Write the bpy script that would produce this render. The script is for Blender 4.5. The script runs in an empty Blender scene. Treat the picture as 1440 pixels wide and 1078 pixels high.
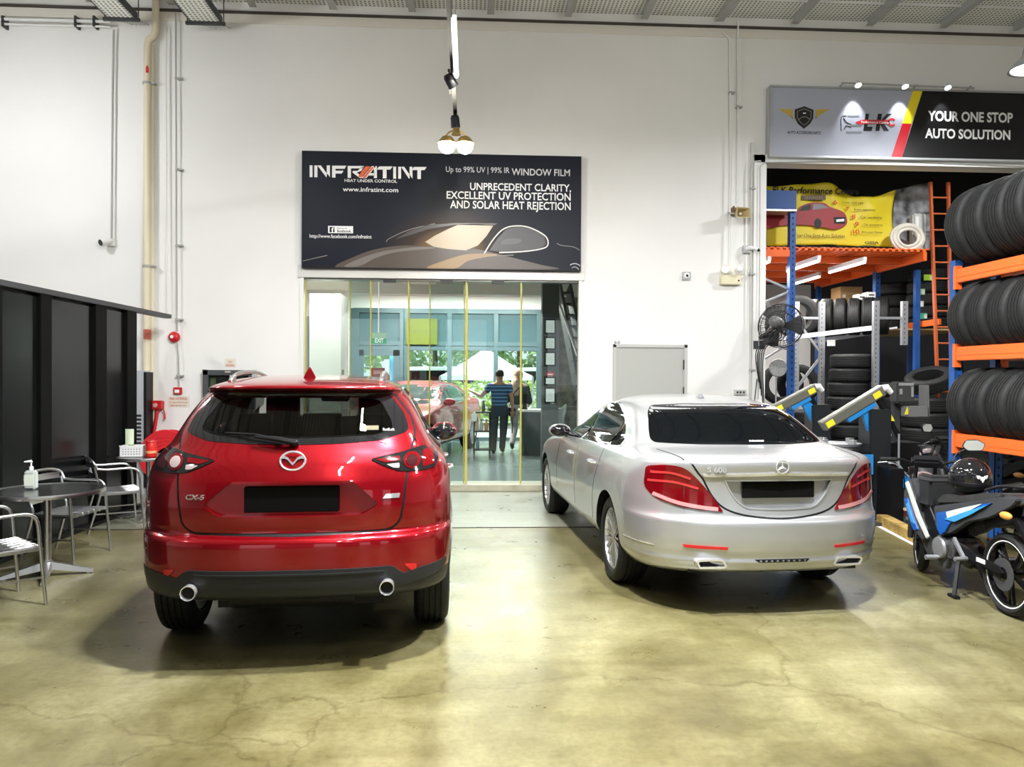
import bpy, bmesh, math, random
from mathutils import Vector, Matrix
from mathutils.bvhtree import BVHTree
from mathutils.interpolate import poly_3d_calc
from mathutils.geometry import delaunay_2d_cdt
random.seed(7)
SC = bpy.context.scene
COL = SC.collection
PI = math.pi
V = Vector

# ------------------------------------------------------------------ camera
FPX, HCAM = 1080.0, 1.655
YAW, PITCH, ROLL = math.radians(3.07), 9 / 1080.0, 0.0052
CAMR = Matrix.Rotation(-YAW, 3, 'Z') @ Matrix.Rotation(PI / 2 - PITCH, 3, 'X') @ Matrix.Rotation(ROLL, 3, 'Z')
cam_d = bpy.data.cameras.new('camera')
cam_d.sensor_width = 36.0
cam_d.lens = 36.0 * FPX / 1440.0
cam_d.clip_start = 0.05
cam_d.clip_end = 300
cam = bpy.data.objects.new('camera', cam_d)
COL.objects.link(cam)
cam.matrix_world = Matrix.Translation((0, 0, HCAM)) @ CAMR.to_4x4()
SC.camera = cam

def at(px, py, Y):
    r = CAMR @ V(((px - 720) / FPX, -(py - 539) / FPX, -1))
    t = Y / r.y
    return V((r.x * t, Y, HCAM + r.z * t))

# ------------------------------------------------------------------ objects
def tag(o, label=None, cat=None, group=None, kind=None):
    if label: o['label'] = label
    if cat: o['category'] = cat
    if group: o['group'] = group
    if kind: o['kind'] = kind
    return o

def thing(name, label, cat, loc=(0, 0, 0), rz=0.0, group=None):
    o = bpy.data.objects.new(name, None)
    COL.objects.link(o)
    o.empty_display_size = 0.1
    o.location = loc
    o.rotation_euler = (0, 0, rz)
    return tag(o, label, cat, group)

def kids(o):
    return [c for c in bpy.data.objects if c.parent is o]

def copy_tree(o, parent=None):
    c = o.copy()
    COL.objects.link(c)
    if parent is not None:
        c.parent = parent
    for k in kids(o):
        copy_tree(k, c)
    return c

def eval_mesh(o):
    dg = bpy.context.evaluated_depsgraph_get()
    dg.update()
    ev = o.evaluated_get(dg)
    return bpy.data.meshes.new_from_object(ev)

class MB:
    """collects shapes into one mesh"""
    def __init__(self):
        self.v, self.f, self.mi = [], [], []
        self.mats = []
        self.cur = 0

    def use(self, m):
        if m not in self.mats:
            self.mats.append(m)
        self.cur = self.mats.index(m)
        return self

    def add(self, verts, faces):
        b = len(self.v)
        self.v.extend([V(p) for p in verts])
        for f in faces:
            self.f.append([b + i for i in f])
            self.mi.append(self.cur)
        return self

    def box(self, c, s, rot=None):
        hx, hy, hz = s[0] / 2, s[1] / 2, s[2] / 2
        pts = [V((x, y, z)) for x in (-hx, hx) for y in (-hy, hy) for z in (-hz, hz)]
        if rot is not None:
            pts = [rot @ p for p in pts]
        c = V(c)
        return self.add([p + c for p in pts], [(0, 1, 3, 2), (4, 6, 7, 5), (0, 4, 5, 1), (2, 3, 7, 6), (0, 2, 6, 4), (1, 5, 7, 3)])

    def mm(self, a, b):
        a, b = V(a), V(b)
        return self.box((a + b) / 2, (abs(b.x - a.x), abs(b.y - a.y), abs(b.z - a.z)))

    def bar(self, p, q, w, h, up=(0, 0, 1)):
        p, q = V(p), V(q)
        d = (q - p)
        L = d.length
        d.normalize()
        up = V(up)
        if abs(d.dot(up)) > .99:
            up = V((0, 1, 0)) if abs(d.y) < .9 else V((1, 0, 0))
        s = d.cross(up).normalized()
        u = s.cross(d).normalized()
        M = Matrix((s, d, u)).transposed()
        return self.box((p + q) / 2, (w, L, h), M)

    def tube(self, pts, r, seg=10, closed=False, caps=True):
        pts = [V(p) for p in pts]
        n = len(pts)
        rr = r if isinstance(r, (list, tuple)) else [r] * n
        vs, fs = [], []
        prev = None
        for i, p in enumerate(pts):
            if closed:
                d = (pts[(i + 1) % n] - pts[i - 1])
            else:
                d = pts[min(i + 1, n - 1)] - pts[max(i - 1, 0)]
            if d.length < 1e-9:
                d = V((0, 0, 1))
            d.normalize()
            if prev is None:
                ref = V((0, 0, 1)) if abs(d.z) < .9 else V((1, 0, 0))
                s = d.cross(ref).normalized()
            else:
                s = (prev - d * prev.dot(d))
                if s.length < 1e-6:
                    s = d.orthogonal()
                s.normalize()
            prev = s
            u = d.cross(s)
            for k in range(seg):
                a = 2 * PI * k / seg
                vs.append(p + (s * math.cos(a) + u * math.sin(a)) * rr[i])
        m = n if closed else n - 1
        for i in range(m):
            for k in range(seg):
                a, b = i * seg + k, i * seg + (k + 1) % seg
                c, d2 = ((i + 1) % n) * seg + (k + 1) % seg, ((i + 1) % n) * seg + k
                fs.append((a, b, c, d2))
        if caps and not closed:
            fs.append(tuple(range(seg))[::-1])
            fs.append(tuple(range((n - 1) * seg, n * seg)))
        return self.add(vs, fs)

    def cyl(self, p, q, r, seg=16, r2=None):
        return self.tube([p, q], [r, r if r2 is None else r2], seg)

    def lathe(self, prof, seg=32, M=None, closed=False):
        """prof: list of (r, z); about local z; M 4x4"""
        vs, fs = [], []
        n = len(prof)
        for i in range(seg):
            a = 2 * PI * i / seg
            for r, z in prof:
                vs.append(V((r * math.cos(a), r * math.sin(a), z)))
        for i in range(seg):
            j = (i + 1) % seg
            for k in range(n if closed else n - 1):
                k2 = (k + 1) % n
                fs.append((i * n + k, j * n + k, j * n + k2, i * n + k2))
        if not closed:
            if prof[0][0] > 1e-6:
                fs.append(tuple(i * n for i in range(seg))[::-1])
            if prof[-1][0] > 1e-6:
                fs.append(tuple(i * n + n - 1 for i in range(seg)))
        if M is not None:
            vs = [M @ p for p in vs]
        return self.add(vs, fs)

    def prism(self, poly, d0, d1, axis='y', M=None):
        """poly of 2d points extruded along axis. axis y: (x,z); x: (y,z); z: (x,y)"""
        def mk(p, d):
            if axis == 'y': return V((p[0], d, p[1]))
            if axis == 'x': return V((d, p[0], p[1]))
            return V((p[0], p[1], d))
        n = len(poly)
        vs = [mk(p, d0) for p in poly] + [mk(p, d1) for p in poly]
        if M is not None:
            vs = [M @ p for p in vs]
        fs = [tuple(range(n)), tuple(range(2 * n - 1, n - 1, -1))]
        for i in range(n):
            j = (i + 1) % n
            fs.append((i, n + i, n + j, j))
        return self.add(vs, fs)

    def ball(self, c, r, seg=16, rings=10, sc=(1, 1, 1), M=None):
        prof = [(max(1e-7, r * math.sin(PI * i / rings)), -r * math.cos(PI * i / rings)) for i in range(rings + 1)]
        T = Matrix.Translation(c) @ (M if M is not None else Matrix.Identity(4)) @ Matrix.Diagonal((sc[0], sc[1], sc[2], 1))
        return self.lathe(prof, seg, T)

    def grid(self, fn, nu, nv):
        vs = [fn(i / nu, j / nv) for j in range(nv + 1) for i in range(nu + 1)]
        fs = []
        for j in range(nv):
            for i in range(nu):
                a = j * (nu + 1) + i
                fs.append((a, a + 1, a + nu + 2, a + nu + 1))
        return self.add(vs, fs)

    def build(self, name, mat=None, parent=None, loc=None, rz=None, smooth=40, bevel=0, fixn=True, weld=True):
        me = bpy.data.meshes.new(name)
        me.from_pydata([tuple(p) for p in self.v], [], self.f)
        mats = self.mats if self.mats else [mat]
        for m in mats:
            me.materials.append(m)
        if self.mats:
            for p, i in zip(me.polygons, self.mi):
                p.material_index = i
        if fixn or weld:
            bm = bmesh.new()
            bm.from_mesh(me)
            if weld:
                bmesh.ops.remove_doubles(bm, verts=bm.verts, dist=1e-6)
            if bevel:
                es = [e for e in bm.edges if len(e.link_faces) == 2 and e.calc_face_angle(0) > 0.6]
                bmesh.ops.bevel(bm, geom=es, offset=bevel, segments=2, affect='EDGES', clamp_overlap=True)
            if fixn:
                bmesh.ops.recalc_face_normals(bm, faces=bm.faces)
            bm.to_mesh(me)
            bm.free()
        if smooth:
            for p in me.polygons:
                p.use_smooth = True
            me.set_sharp_from_angle(angle=math.radians(smooth))
        o = bpy.data.objects.new(name, me)
        COL.objects.link(o)
        if parent is not None:
            o.parent = parent
        if loc is not None:
            o.location = loc
        if rz is not None:
            o.rotation_euler = (0, 0, rz)
        return o

def struct(o):
    o['kind'] = 'structure'
    return o

# ------------------------------------------------------------------ 2d helpers
def rpoly(pts, r=0.02, seg=4):
    """closed polygon with filleted corners; r number or list"""
    n = len(pts)
    out = []
    for i in range(n):
        ri = r[i] if isinstance(r, (list, tuple)) else r
        p, a, b = V(pts[i]), V(pts[i - 1]), V(pts[(i + 1) % n])
        da, db = (a - p), (b - p)
        la, lb = da.length, db.length
        if la < 1e-9 or lb < 1e-9:
            continue
        t = min(ri, la * .48, lb * .48)
        if t < 1e-5:
            out.append(tuple(p))
            continue
        A, B = p + da.normalized() * t, p + db.normalized() * t
        for k in range(seg + 1):
            s = k / seg
            q = A * (1 - s) ** 2 + p * 2 * s * (1 - s) + B * s * s
            out.append(tuple(q))
    return out

def spline(pts, n=8, closed=False):
    """catmull-rom through pts (any dim)"""
    P = [V(p) for p in pts]
    m = len(P)
    out = []
    rng = m if closed else m - 1
    for i in range(rng):
        p1, p2 = P[i], P[(i + 1) % m]
        p0 = P[i - 1] if (i > 0 or closed) else p1 * 2 - p2
        p3 = P[(i + 2) % m] if (i + 2 < m or closed) else p2 * 2 - p1
        for k in range(n):
            t = k / n
            out.append(0.5 * ((2 * p1) + (p2 - p0) * t + (2 * p0 - 5 * p1 + 4 * p2 - p3) * t * t + (3 * p1 - p0 - 3 * p2 + p3) * t ** 3))
    if not closed:
        out.append(P[-1])
    return out

def ribbon(line, w):
    """2d polyline -> closed polygon of width w"""
    L = [V(p) for p in line]
    n = len(L)
    a, b = [], []
    for i in range(n):
        d = (L[min(i + 1, n - 1)] - L[max(i - 1, 0)])
        d.normalize()
        nn = V((-d.y, d.x))
        ww = w[i] if isinstance(w, (list, tuple)) else w
        a.append(tuple(L[i] + nn * ww / 2))
        b.append(tuple(L[i] - nn * ww / 2))
    return a + b[::-1]

def mirror(poly):
    return [(-p[0], p[1]) for p in poly][::-1]

def pchip(xs, ys, x):
    n = len(xs)
    if x <= xs[0]: return ys[0]
    if x >= xs[-1]: return ys[-1]
    h = [xs[i + 1] - xs[i] for i in range(n - 1)]
    d = [(ys[i + 1] - ys[i]) / h[i] for i in range(n - 1)]
    def m(i):
        if i == 0: return d[0]
        if i == n - 1: return d[-1]
        if d[i - 1] * d[i] <= 0: return 0
        w1, w2 = 2 * h[i] + h[i - 1], h[i] + 2 * h[i - 1]
        return (w1 + w2) / (w1 / d[i - 1] + w2 / d[i])
    i = 0
    while x > xs[i + 1]: i += 1
    t = (x - xs[i]) / h[i]
    m0, m1 = m(i), m(i + 1)
    return ((2 * t**3 - 3 * t**2 + 1) * ys[i] + (t**3 - 2 * t**2 + t) * h[i] * m0 + (-2 * t**3 + 3 * t**2) * ys[i + 1] + (t**3 - t**2) * h[i] * m1)

# ------------------------------------------------------------------ materials
def pmat(name, col, rough=.5, metal=0., coat=0., spec=.5, emit=None, estr=0., alpha=1., trans=0., ior=1.45):
    m = bpy.data.materials.new(name)
    m.use_nodes = True
    b = m.node_tree.nodes['Principled BSDF']
    b.inputs['Base Color'].default_value = (*col, 1)
    b.inputs['Roughness'].default_value = rough
    b.inputs['Metallic'].default_value = metal
    b.inputs['Coat Weight'].default_value = coat
    b.inputs['Coat Roughness'].default_value = .03
    b.inputs['Specular IOR Level'].default_value = spec
    b.inputs['IOR'].default_value = ior
    b.inputs['Transmission Weight'].default_value = trans
    b.inputs['Alpha'].default_value = alpha
    if emit is not None:
        b.inputs['Emission Color'].default_value = (*emit, 1)
        b.inputs['Emission Strength'].default_value = estr
    return m

def noisy(m, amt=.15, scale=4., detail=4., rough_amt=0., bump=0., bscale=None, coord='Object'):
    """multiply base colour with noise, optional roughness variation and bump"""
    nt = m.node_tree
    N, L = nt.nodes, nt.links
    b = N['Principled BSDF']
    col = b.inputs['Base Color'].default_value[:]
    tc = N.new('ShaderNodeTexCoord')
    no = N.new('ShaderNodeTexNoise')
    no.inputs['Scale'].default_value = scale
    no.inputs['Detail'].default_value = detail
    L.new(tc.outputs[coord], no.inputs['Vector'])
    mr = N.new('ShaderNodeMapRange')
    mr.inputs['To Min'].default_value = 1 - amt
    mr.inputs['To Max'].default_value = 1 + amt
    mr.inputs['From Min'].default_value = .3
    mr.inputs['From Max'].default_value = .7
    L.new(no.outputs['Fac'], mr.inputs['Value'])
    mx = N.new('ShaderNodeVectorMath')
    mx.operation = 'SCALE'
    mx.inputs[0].default_value = col[:3]
    L.new(mr.outputs[0], mx.inputs['Scale'])
    L.new(mx.outputs[0], b.inputs['Base Color'])
    if rough_amt:
        r0 = b.inputs['Roughness'].default_value
        m2 = N.new('ShaderNodeMapRange')
        m2.inputs['From Min'].default_value = .3
        m2.inputs['From Max'].default_value = .7
        m2.inputs['To Min'].default_value = max(0, r0 - rough_amt)
        m2.inputs['To Max'].default_value = r0 + rough_amt
        L.new(no.outputs['Fac'], m2.inputs['Value'])
        L.new(m2.outputs[0], b.inputs['Roughness'])
    if bump:
        n2 = N.new('ShaderNodeTexNoise')
        n2.inputs['Scale'].default_value = bscale or scale * 4
        L.new(tc.outputs[coord], n2.inputs['Vector'])
        bp = N.new('ShaderNodeBump')
        bp.inputs['Strength'].default_value = bump
        bp.inputs['Distance'].default_value = .01
        L.new(n2.outputs['Fac'], bp.inputs['Height'])
        L.new(bp.outputs[0], b.inputs['Normal'])
    return m

def glass_mat(name, tint=(1, 1, 1), refl=.06, rough=.0, fres=True, block=0.):
    """thin pane: transparent tinted + fresnel mirror"""
    m = bpy.data.materials.new(name)
    m.use_nodes = True
    nt = m.node_tree
    N, L = nt.nodes, nt.links
    N.clear()
    out = N.new('ShaderNodeOutputMaterial')
    tr = N.new('ShaderNodeBsdfTransparent')
    tr.inputs[0].default_value = (*tint, 1)
    gl = N.new('ShaderNodeBsdfGlossy')
    gl.inputs['Roughness'].default_value = rough
    mx = N.new('ShaderNodeMixShader')
    lw = N.new('ShaderNodeLayerWeight')
    lw.inputs['Blend'].default_value = .5
    pw = N.new('ShaderNodeMath')
    pw.operation = 'POWER'
    pw.inputs[1].default_value = 4.
    L.new(lw.outputs['Facing'], pw.inputs[0])
    mr = N.new('ShaderNodeMapRange')
    mr.inputs['To Min'].default_value = refl
    mr.inputs['To Max'].default_value = .8
    L.new(pw.outputs[0], mr.inputs['Value'])
    L.new(mr.outputs[0], mx.inputs['Fac'])
    L.new(tr.outputs[0], mx.inputs[1])
    L.new(gl.outputs[0], mx.inputs[2])
    L.new(mx.outputs[0], out.inputs[0])
    return m

M = {}
M['white'] = pmat('white_paint', (.78, .78, .76), .6)
M['cream'] = pmat('cream_paint', (.74, .68, .52), .5)
M['pipe'] = pmat('pipe_paint', (.72, .64, .47), .45)
M['grey'] = pmat('grey_paint', (.38, .38, .37), .5)
M['dgrey'] = pmat('dark_grey_paint', (.05, .05, .053), .45, spec=.3)
M['black'] = pmat('black_plastic', (.007, .007, .008), .42, spec=.25)
M['gblack'] = pmat('gloss_black', (.008, .008, .009), .08, coat=.5)
M['rubber'] = noisy(pmat('rubber', (.012, .0125, .0125), .6, spec=.3), .25, 30)
M['chrome'] = pmat('chrome', (.80, .80, .82), .12, .78)
M['alu'] = pmat('brushed_aluminium', (.72, .72, .73), .28, 1.)
M['steel'] = pmat('galvanised_steel', (.36, .37, .39), .45, .7)
M['steel_l'] = pmat('pale_steel', (.62, .63, .65), .35, .8)
M['blue'] = pmat('rack_blue', (.012, .07, .26), .45)
M['orange'] = pmat('rack_orange', (.78, .13, .02), .42)
M['red'] = pmat('red_paint', (.55, .015, .02), .4)
M['yellow'] = pmat('yellow_label', (.85, .72, .03), .5)
M['mblue'] = pmat('machine_blue', (.02, .22, .55), .4)
M['txt'] = pmat('white_letters', (.85, .85, .85), .6)
M['txtblack'] = pmat('black_letters', (.01, .01, .01), .6)
M['txtred'] = pmat('red_letters', (.6, .02, .02), .6)
M['card'] = pmat('cardboard', (.45, .29, .13), .8)
M['paper'] = pmat('paper', (.8, .8, .78), .7)
M['lamp'] = pmat('lamp_glow', (1, 1, 1), .5, emit=(1, .98, .92), estr=14)
M['tubeglow'] = pmat('tube_glow', (1, 1, 1), .5, emit=(1, .97, .93), estr=9)

def text(body, size, name, mat, parent, loc, rot=(PI / 2, 0, 0), align='LEFT', bold=0., ext=.0015, sx=1., shear=0., spacing=1.):
    cu = bpy.data.curves.new(name, 'FONT')
    cu.body = body
    cu.size = size
    cu.align_x = align
    cu.extrude = ext
    cu.offset = bold
    cu.shear = shear
    cu.space_character = spacing
    cu.resolution_u = 3
    tmp = bpy.data.objects.new(name, cu)
    COL.objects.link(tmp)
    me = eval_mesh(tmp)
    bpy.data.objects.remove(tmp)
    bpy.data.curves.remove(cu)
    me.name = name
    me.materials.clear()
    me.materials.append(mat)
    R = Matrix.Translation(loc) @ Matrix.Rotation(rot[2], 4, 'Z') @ Matrix.Rotation(rot[1], 4, 'Y') @ Matrix.Rotation(rot[0], 4, 'X') @ Matrix.Diagonal((sx, 1, 1, 1))
    me.transform(R)
    o = bpy.data.objects.new(name, me)
    COL.objects.link(o)
    if parent is not None:
        o.parent = parent
    return o
# ================================================================== car bodies
def inside(p, poly):
    r = False
    n = len(poly)
    for i in range(n):
        a, b = poly[i - 1], poly[i]
        if (a[1] > p[1]) != (b[1] > p[1]) and p[0] < (b[0] - a[0]) * (p[1] - a[1]) / (b[1] - a[1]) + a[0]:
            r = not r
    return r

class CarBody:
    """body shell lofted from horizontal slices; y forward from the rear bumper, x right"""
    def __init__(self, rows, ymid, npz=110, capn=22, siden=44, crown=None, bulges=()):
        keys = ('t', 'z', 'yr', 'w', 'Dr', 'nr', 'yf', 'Df', 'nf')
        # parameter t = arc length in (z, yr, w)
        T = [0.]
        for a, b in zip(rows, rows[1:]):
            T.append(T[-1] + math.sqrt((b[0] - a[0]) ** 2 + (.5 * (b[1] - a[1])) ** 2 + (.5 * (b[2] - a[2])) ** 2))
        cols = list(zip(*rows))
        self.verts, self.faces = [], []
        ymax = max(r[5] for r in rows)
        loops = []
        for i in range(npz + 1):
            t = T[-1] * i / npz
            z, yr, w, Dr, nr, yf, Df, nf = [pchip(T, c, t) for c in cols]
            half = []
            for k in range(capn + 1):
                a = PI / 2 * k / capn
                half.append((w * math.sin(a) ** (2 / nr), yr + Dr * (1 - max(0, math.cos(a)) ** (2 / nr))))
            y0, y1 = yr + Dr, yf - Df
            for k in range(1, siden):
                s = k / siden
                half.append((w, y0 + (y1 - y0) * s))
            for k in range(capn // 2 + 1):
                a = PI / 2 * (1 - k / (capn // 2))
                half.append((w * max(0, math.sin(a)) ** (2 / nf), yf - Df * (1 - math.cos(a) ** (2 / nf))))
            ring = []
            for x, y in half:
                xx = x
                for (yb, sb, zb, szb, A) in bulges:
                    xx += A * math.exp(-((y - yb) / sb) ** 2 - ((z - zb) / szb) ** 2) * (x / w)
                # gentle plan taper
                xx *= 1 - .05 * max(0, (y - ymid) / (ymax - ymid)) ** 2
                zz = z + (crown(z, x / max(w, 1e-4), y) if crown else 0)
                ring.append(V((xx, y, zz)))
            full = ring + [V((-p.x, p.y, p.z)) for p in ring[-2:0:-1]]
            loops.append(full)
        m = len(loops[0])
        for lp in loops:
            self.verts += lp
        for i in range(npz):
            for k in range(m):
                k2 = (k + 1) % m
                self.faces.append((i * m + k, i * m + k2, (i + 1) * m + k2, (i + 1) * m + k))
        self.faces.append(tuple(range(m))[::-1])
        top = npz * m
        self.faces.append(tuple(range(top, top + m)))
        bm = bmesh.new()
        me = bpy.data.meshes.new('tmp')
        me.from_pydata([tuple(v) for v in self.verts], [], self.faces)
        bm.from_mesh(me)
        bmesh.ops.remove_doubles(bm, verts=bm.verts, dist=1e-5)
        bmesh.ops.recalc_face_normals(bm, faces=bm.faces)
        bmesh.ops.triangulate(bm, faces=[f for f in bm.faces if len(f.verts) > 4])
        bm.normal_update()
        bm.to_mesh(me)
        bm.verts.ensure_lookup_table()
        self.bvh = BVHTree.FromBMesh(bm)
        bm.faces.ensure_lookup_table()
        self.tri = [([v.co.copy() for v in f.verts], [v.normal.copy() for v in f.verts]) for f in bm.faces]
        bm.free()
        self.me = me

    def normal(self, p):
        q, n, i, d = self.bvh.find_nearest(p)
        cs, ns = self.tri[i]
        w = poly_3d_calc(cs, q)
        r = V((0, 0, 0))
        for a, b in zip(w, ns):
            r += b * a
        return r.normalized(), d, n

    def hit(self, p, d, far=8):
        h = self.bvh.ray_cast(p, d, far)
        if h[0] is None:
            h = self.bvh.find_nearest(p + d * 3)
        return h[0]

    def shell(self, cutters, mats, name, parent, low=None):
        o = bpy.data.objects.new(name, self.me.copy())
        COL.objects.link(o)
        o.data.materials.clear()
        o.data.materials.append(mats[0])
        for c in cutters:
            md = o.modifiers.new('b', 'BOOLEAN')
            md.operation = 'DIFFERENCE'
            md.solver = 'EXACT'
            md.object = c
            md.material_mode = 'TRANSFER'
        me = eval_mesh(o)
        o.modifiers.clear()
        o.data = me
        me.name = name
        for c in cutters:
            bpy.data.objects.remove(c)
        for p in me.polygons:
            p.use_smooth = True
        if low:
            me.materials.append(low[1])
            for p in me.polygons:
                if p.material_index == 0 and p.center.z < low[0]:
                    p.material_index = len(me.materials) - 1
        nrm = []
        for p in me.polygons:
            c = p.center
            n, d, fn = self.normal(c)
            onsurf = d < 4e-3 and p.normal.dot(fn) > .6
            for li in p.loop_indices:
                if onsurf:
                    nn, _, _ = self.normal(me.vertices[me.loops[li].vertex_index].co)
                    nrm.append(nn)
                else:
                    nrm.append(p.normal.copy())
        me.normals_split_custom_set(nrm)
        o.parent = parent
        return o

    def patch(self, poly, view, name, mat, parent, off=.003, thick=.006, step=.025, hole=None, flat=False):
        """clothe the outline `poly` onto the body, seen from the rear / left / right / top"""
        bm = bmesh.new()
        def mk(p):
            if view == 'rear': return V((p[0], -3, p[1]))
            if view == 'front': return V((p[0], 8, p[1]))
            if view == 'left': return V((-3, p[0], p[1]))
            if view == 'right': return V((3, p[0], p[1]))
            return V((p[0], p[1], 4))
        d = {'rear': V((0, 1, 0)), 'front': V((0, -1, 0)), 'left': V((1, 0, 0)), 'right': V((-1, 0, 0)), 'top': V((0, 0, -1))}[view]
        loops = [list(poly)] + [list(h) for h in (hole or [])]
        pts, edges = [], []
        for lp in loops:
            # densify the outline
            dl = []
            for i in range(len(lp)):
                p, q = V(lp[i][:2]), V(lp[(i + 1) % len(lp)][:2])
                n = max(1, int((q - p).length / (step * 1.3)))
                dl += [p + (q - p) * (k / n) for k in range(n)]
            b0 = len(pts)
            pts += dl
            edges += [(b0 + i, b0 + (i + 1) % len(dl)) for i in range(len(dl))]
        x0, x1 = min(p.x for p in pts), max(p.x for p in pts)
        z0, z1 = min(p.y for p in pts), max(p.y for p in pts)
        outline = [p.copy() for p in pts]
        gx, gz = int((x1 - x0) / step), int((z1 - z0) / step)
        for i in range(1, gx + 1):
            for j in range(1, gz + 1):
                q = V((x0 + (x1 - x0) * i / (gx + 1), z0 + (z1 - z0) * j / (gz + 1)))
                if all((q - o).length_squared > (step * .35) ** 2 for o in outline):
                    pts.append(q)
        vo, eo, fo, *_ = delaunay_2d_cdt(pts, edges, [], 1, 1e-6)
        bv = [bm.verts.new(mk(p)) for p in vo]
        for fc in fo:
            c = (vo[fc[0]] + vo[fc[1]] + vo[fc[2]]) / 3
            if inside(c, loops[0]) and not any(inside(c, h) for h in loops[1:]):
                bm.faces.new([bv[i] for i in fc])
        for v in bm.verts[:]:
            if not v.link_faces:
                bm.verts.remove(v)
        verts = bm.verts[:]
        nn = []
        if flat:
            dep = min((self.hit(v.co, d) - v.co).dot(d) for v in verts)
        for v in verts:
            h = self.hit(v.co, d)
            if flat:
                v.co = v.co + d * (dep - off)
            else:
                v.co = h - d * off
        for fc in bm.faces:
            fc.normal_update()
            if fc.normal.dot(d) > 0:
                fc.normal_flip()
        n0 = len(bm.faces)
        if thick > 0:
            bnd = [e for e in bm.edges if len(e.link_faces) == 1]
            r = bmesh.ops.extrude_edge_only(bm, edges=bnd)
            for e in r['geom']:
                if isinstance(e, bmesh.types.BMVert):
                    e.co += d * (off + thick)
        me = bpy.data.meshes.new(name)
        bm.to_mesh(me)
        bm.free()
        me.materials.append(mat)
        for p in me.polygons:
            p.use_smooth = True
        nrm = []
        for p in me.polygons:
            rim = p.index >= n0
            for li in p.loop_indices:
                if rim or flat:
                    nrm.append(p.normal.copy())
                else:
                    n, _, _ = self.normal(me.vertices[me.loops[li].vertex_index].co)
                    nrm.append(n)
        me.normals_split_custom_set(nrm)
        o = bpy.data.objects.new(name, me)
        COL.objects.link(o)
        o.parent = parent
        return o

def cutter(mb, mat):
    return mb.build('cut', mat, smooth=0)

def tyre_profile(R, w, rim):
    """closed cross-section in (r, z) with tread grooves"""
    h = w / 2
    p = [(rim, -h * .80), (rim + .012, -h * .92), ((R + rim) / 2, -h), (R - .035, -h * .96), (R - .012, -h * .84), (R - .002, -h * .70)]
    gx = [-.48, -.16, .16, .48]
    for g in gx:
        p += [(R, h * g - .006), (R - .009, h * g - .005), (R - .009, h * g + .005), (R, h * g + .006)]
    p += [(R - .002, h * .70), (R - .012, h * .84), (R - .035, h * .96), ((R + rim) / 2, h), (rim + .012, h * .92), (rim, h * .80), (rim - .006, 0)]
    return p

def make_wheel(parent, x, y, R, w, rimr, side, mat_rim, style='multi'):
    """side: +1 right (outer face +x)"""
    T = Matrix.Translation((x, y, R)) @ Matrix.Rotation(side * PI / 2, 4, 'Y')
    rb = MB()
    rb.lathe([(rimr + .004, w * .40), (rimr - .012, w * .42), (rimr - .022, w * .30), (rimr - .03, -w * .4), (rimr + .004, -w * .42)], 40, T, closed=True)
    rb.lathe([(0, w * .36), (.03, w * .37), (.045, w * .34), (.05, w * .18), (.09, w * .12), (.09, w * .02), (0, w * .02)], 24, T)
    if style == 'multi':
        n = 10
        for i in range(n):
            for dd in (-.085, .085):
                a, b = 2 * PI * i / n + dd * .9, 2 * PI * i / n + dd * 2.1
                p = T @ V((.045 * math.cos(a), .045 * math.sin(a), w * .30))
                q = T @ V(((rimr - .012) * math.cos(b), (rimr - .012) * math.sin(b), w * .36))
                rb.bar(p, q, .014, .022, T.to_3x3() @ V((0, 0, 1)))
    else:
        n = 5
        for i in range(n):
            for dd in (-.16, .16):
                a = 2 * PI * i / n + dd * .7
                b = 2 * PI * i / n + dd
                p = T @ V((.05 * math.cos(a), .05 * math.sin(a), w * .30))
                q = T @ V(((rimr - .012) * math.cos(b), (rimr - .012) * math.sin(b), w * .34))
                rb.bar(p, q, .03, .03, T.to_3x3() @ V((0, 0, 1)))
    rim = rb.build('wheel', mat_rim, parent, smooth=35)
    t = MB()
    t.lathe(tyre_profile(R, w, rimr), 56, T, closed=True)
    t.build('tyre', M['rubber'], rim, smooth=35)
    d = MB()
    d.cyl(T @ V((0, 0, -.02)), T @ V((0, 0, .0)), rimr * .78, 32)
    d.build('brake_disc', M['steel'], rim)
    return rim
# ================================================================== red SUV
def inset(poly, d):
    """shrink a polygon by distance d (approximately)"""
    n = len(poly)
    ar = sum(poly[k][0] * poly[(k + 1) % n][1] - poly[(k + 1) % n][0] * poly[k][1] for k in range(n))
    s = 1 if ar > 0 else -1
    out = []
    for i in range(n):
        a, p, b = V(poly[i - 1]), V(poly[i]), V(poly[(i + 1) % n])
        t = (b - a)
        t.normalize()
        out.append((p.x - s * t.y * d, p.y + s * t.x * d))
    return out

def loftbox(rows, mat):
    mb = MB()
    vs, fs = [], []
    for z, w, y0, y1 in rows:
        vs += [V((-w, y0, z)), V((w, y0, z)), V((w, y1, z)), V((-w, y1, z))]
    for i in range(len(rows) - 1):
        for k in range(4):
            fs.append((i * 4 + k, i * 4 + (k + 1) % 4, i * 4 + 4 + (k + 1) % 4, i * 4 + 4 + k))
    n = len(rows) * 4
    fs += [(3, 2, 1, 0), (n - 4, n - 3, n - 2, n - 1)]
    mb.add(vs, fs)
    return cutter(mb, mat)

def paint_mat(name, col, metal=.35, rough=.32, flake=.0):
    m = pmat(name, col, rough, metal, coat=1.)
    return m

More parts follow.
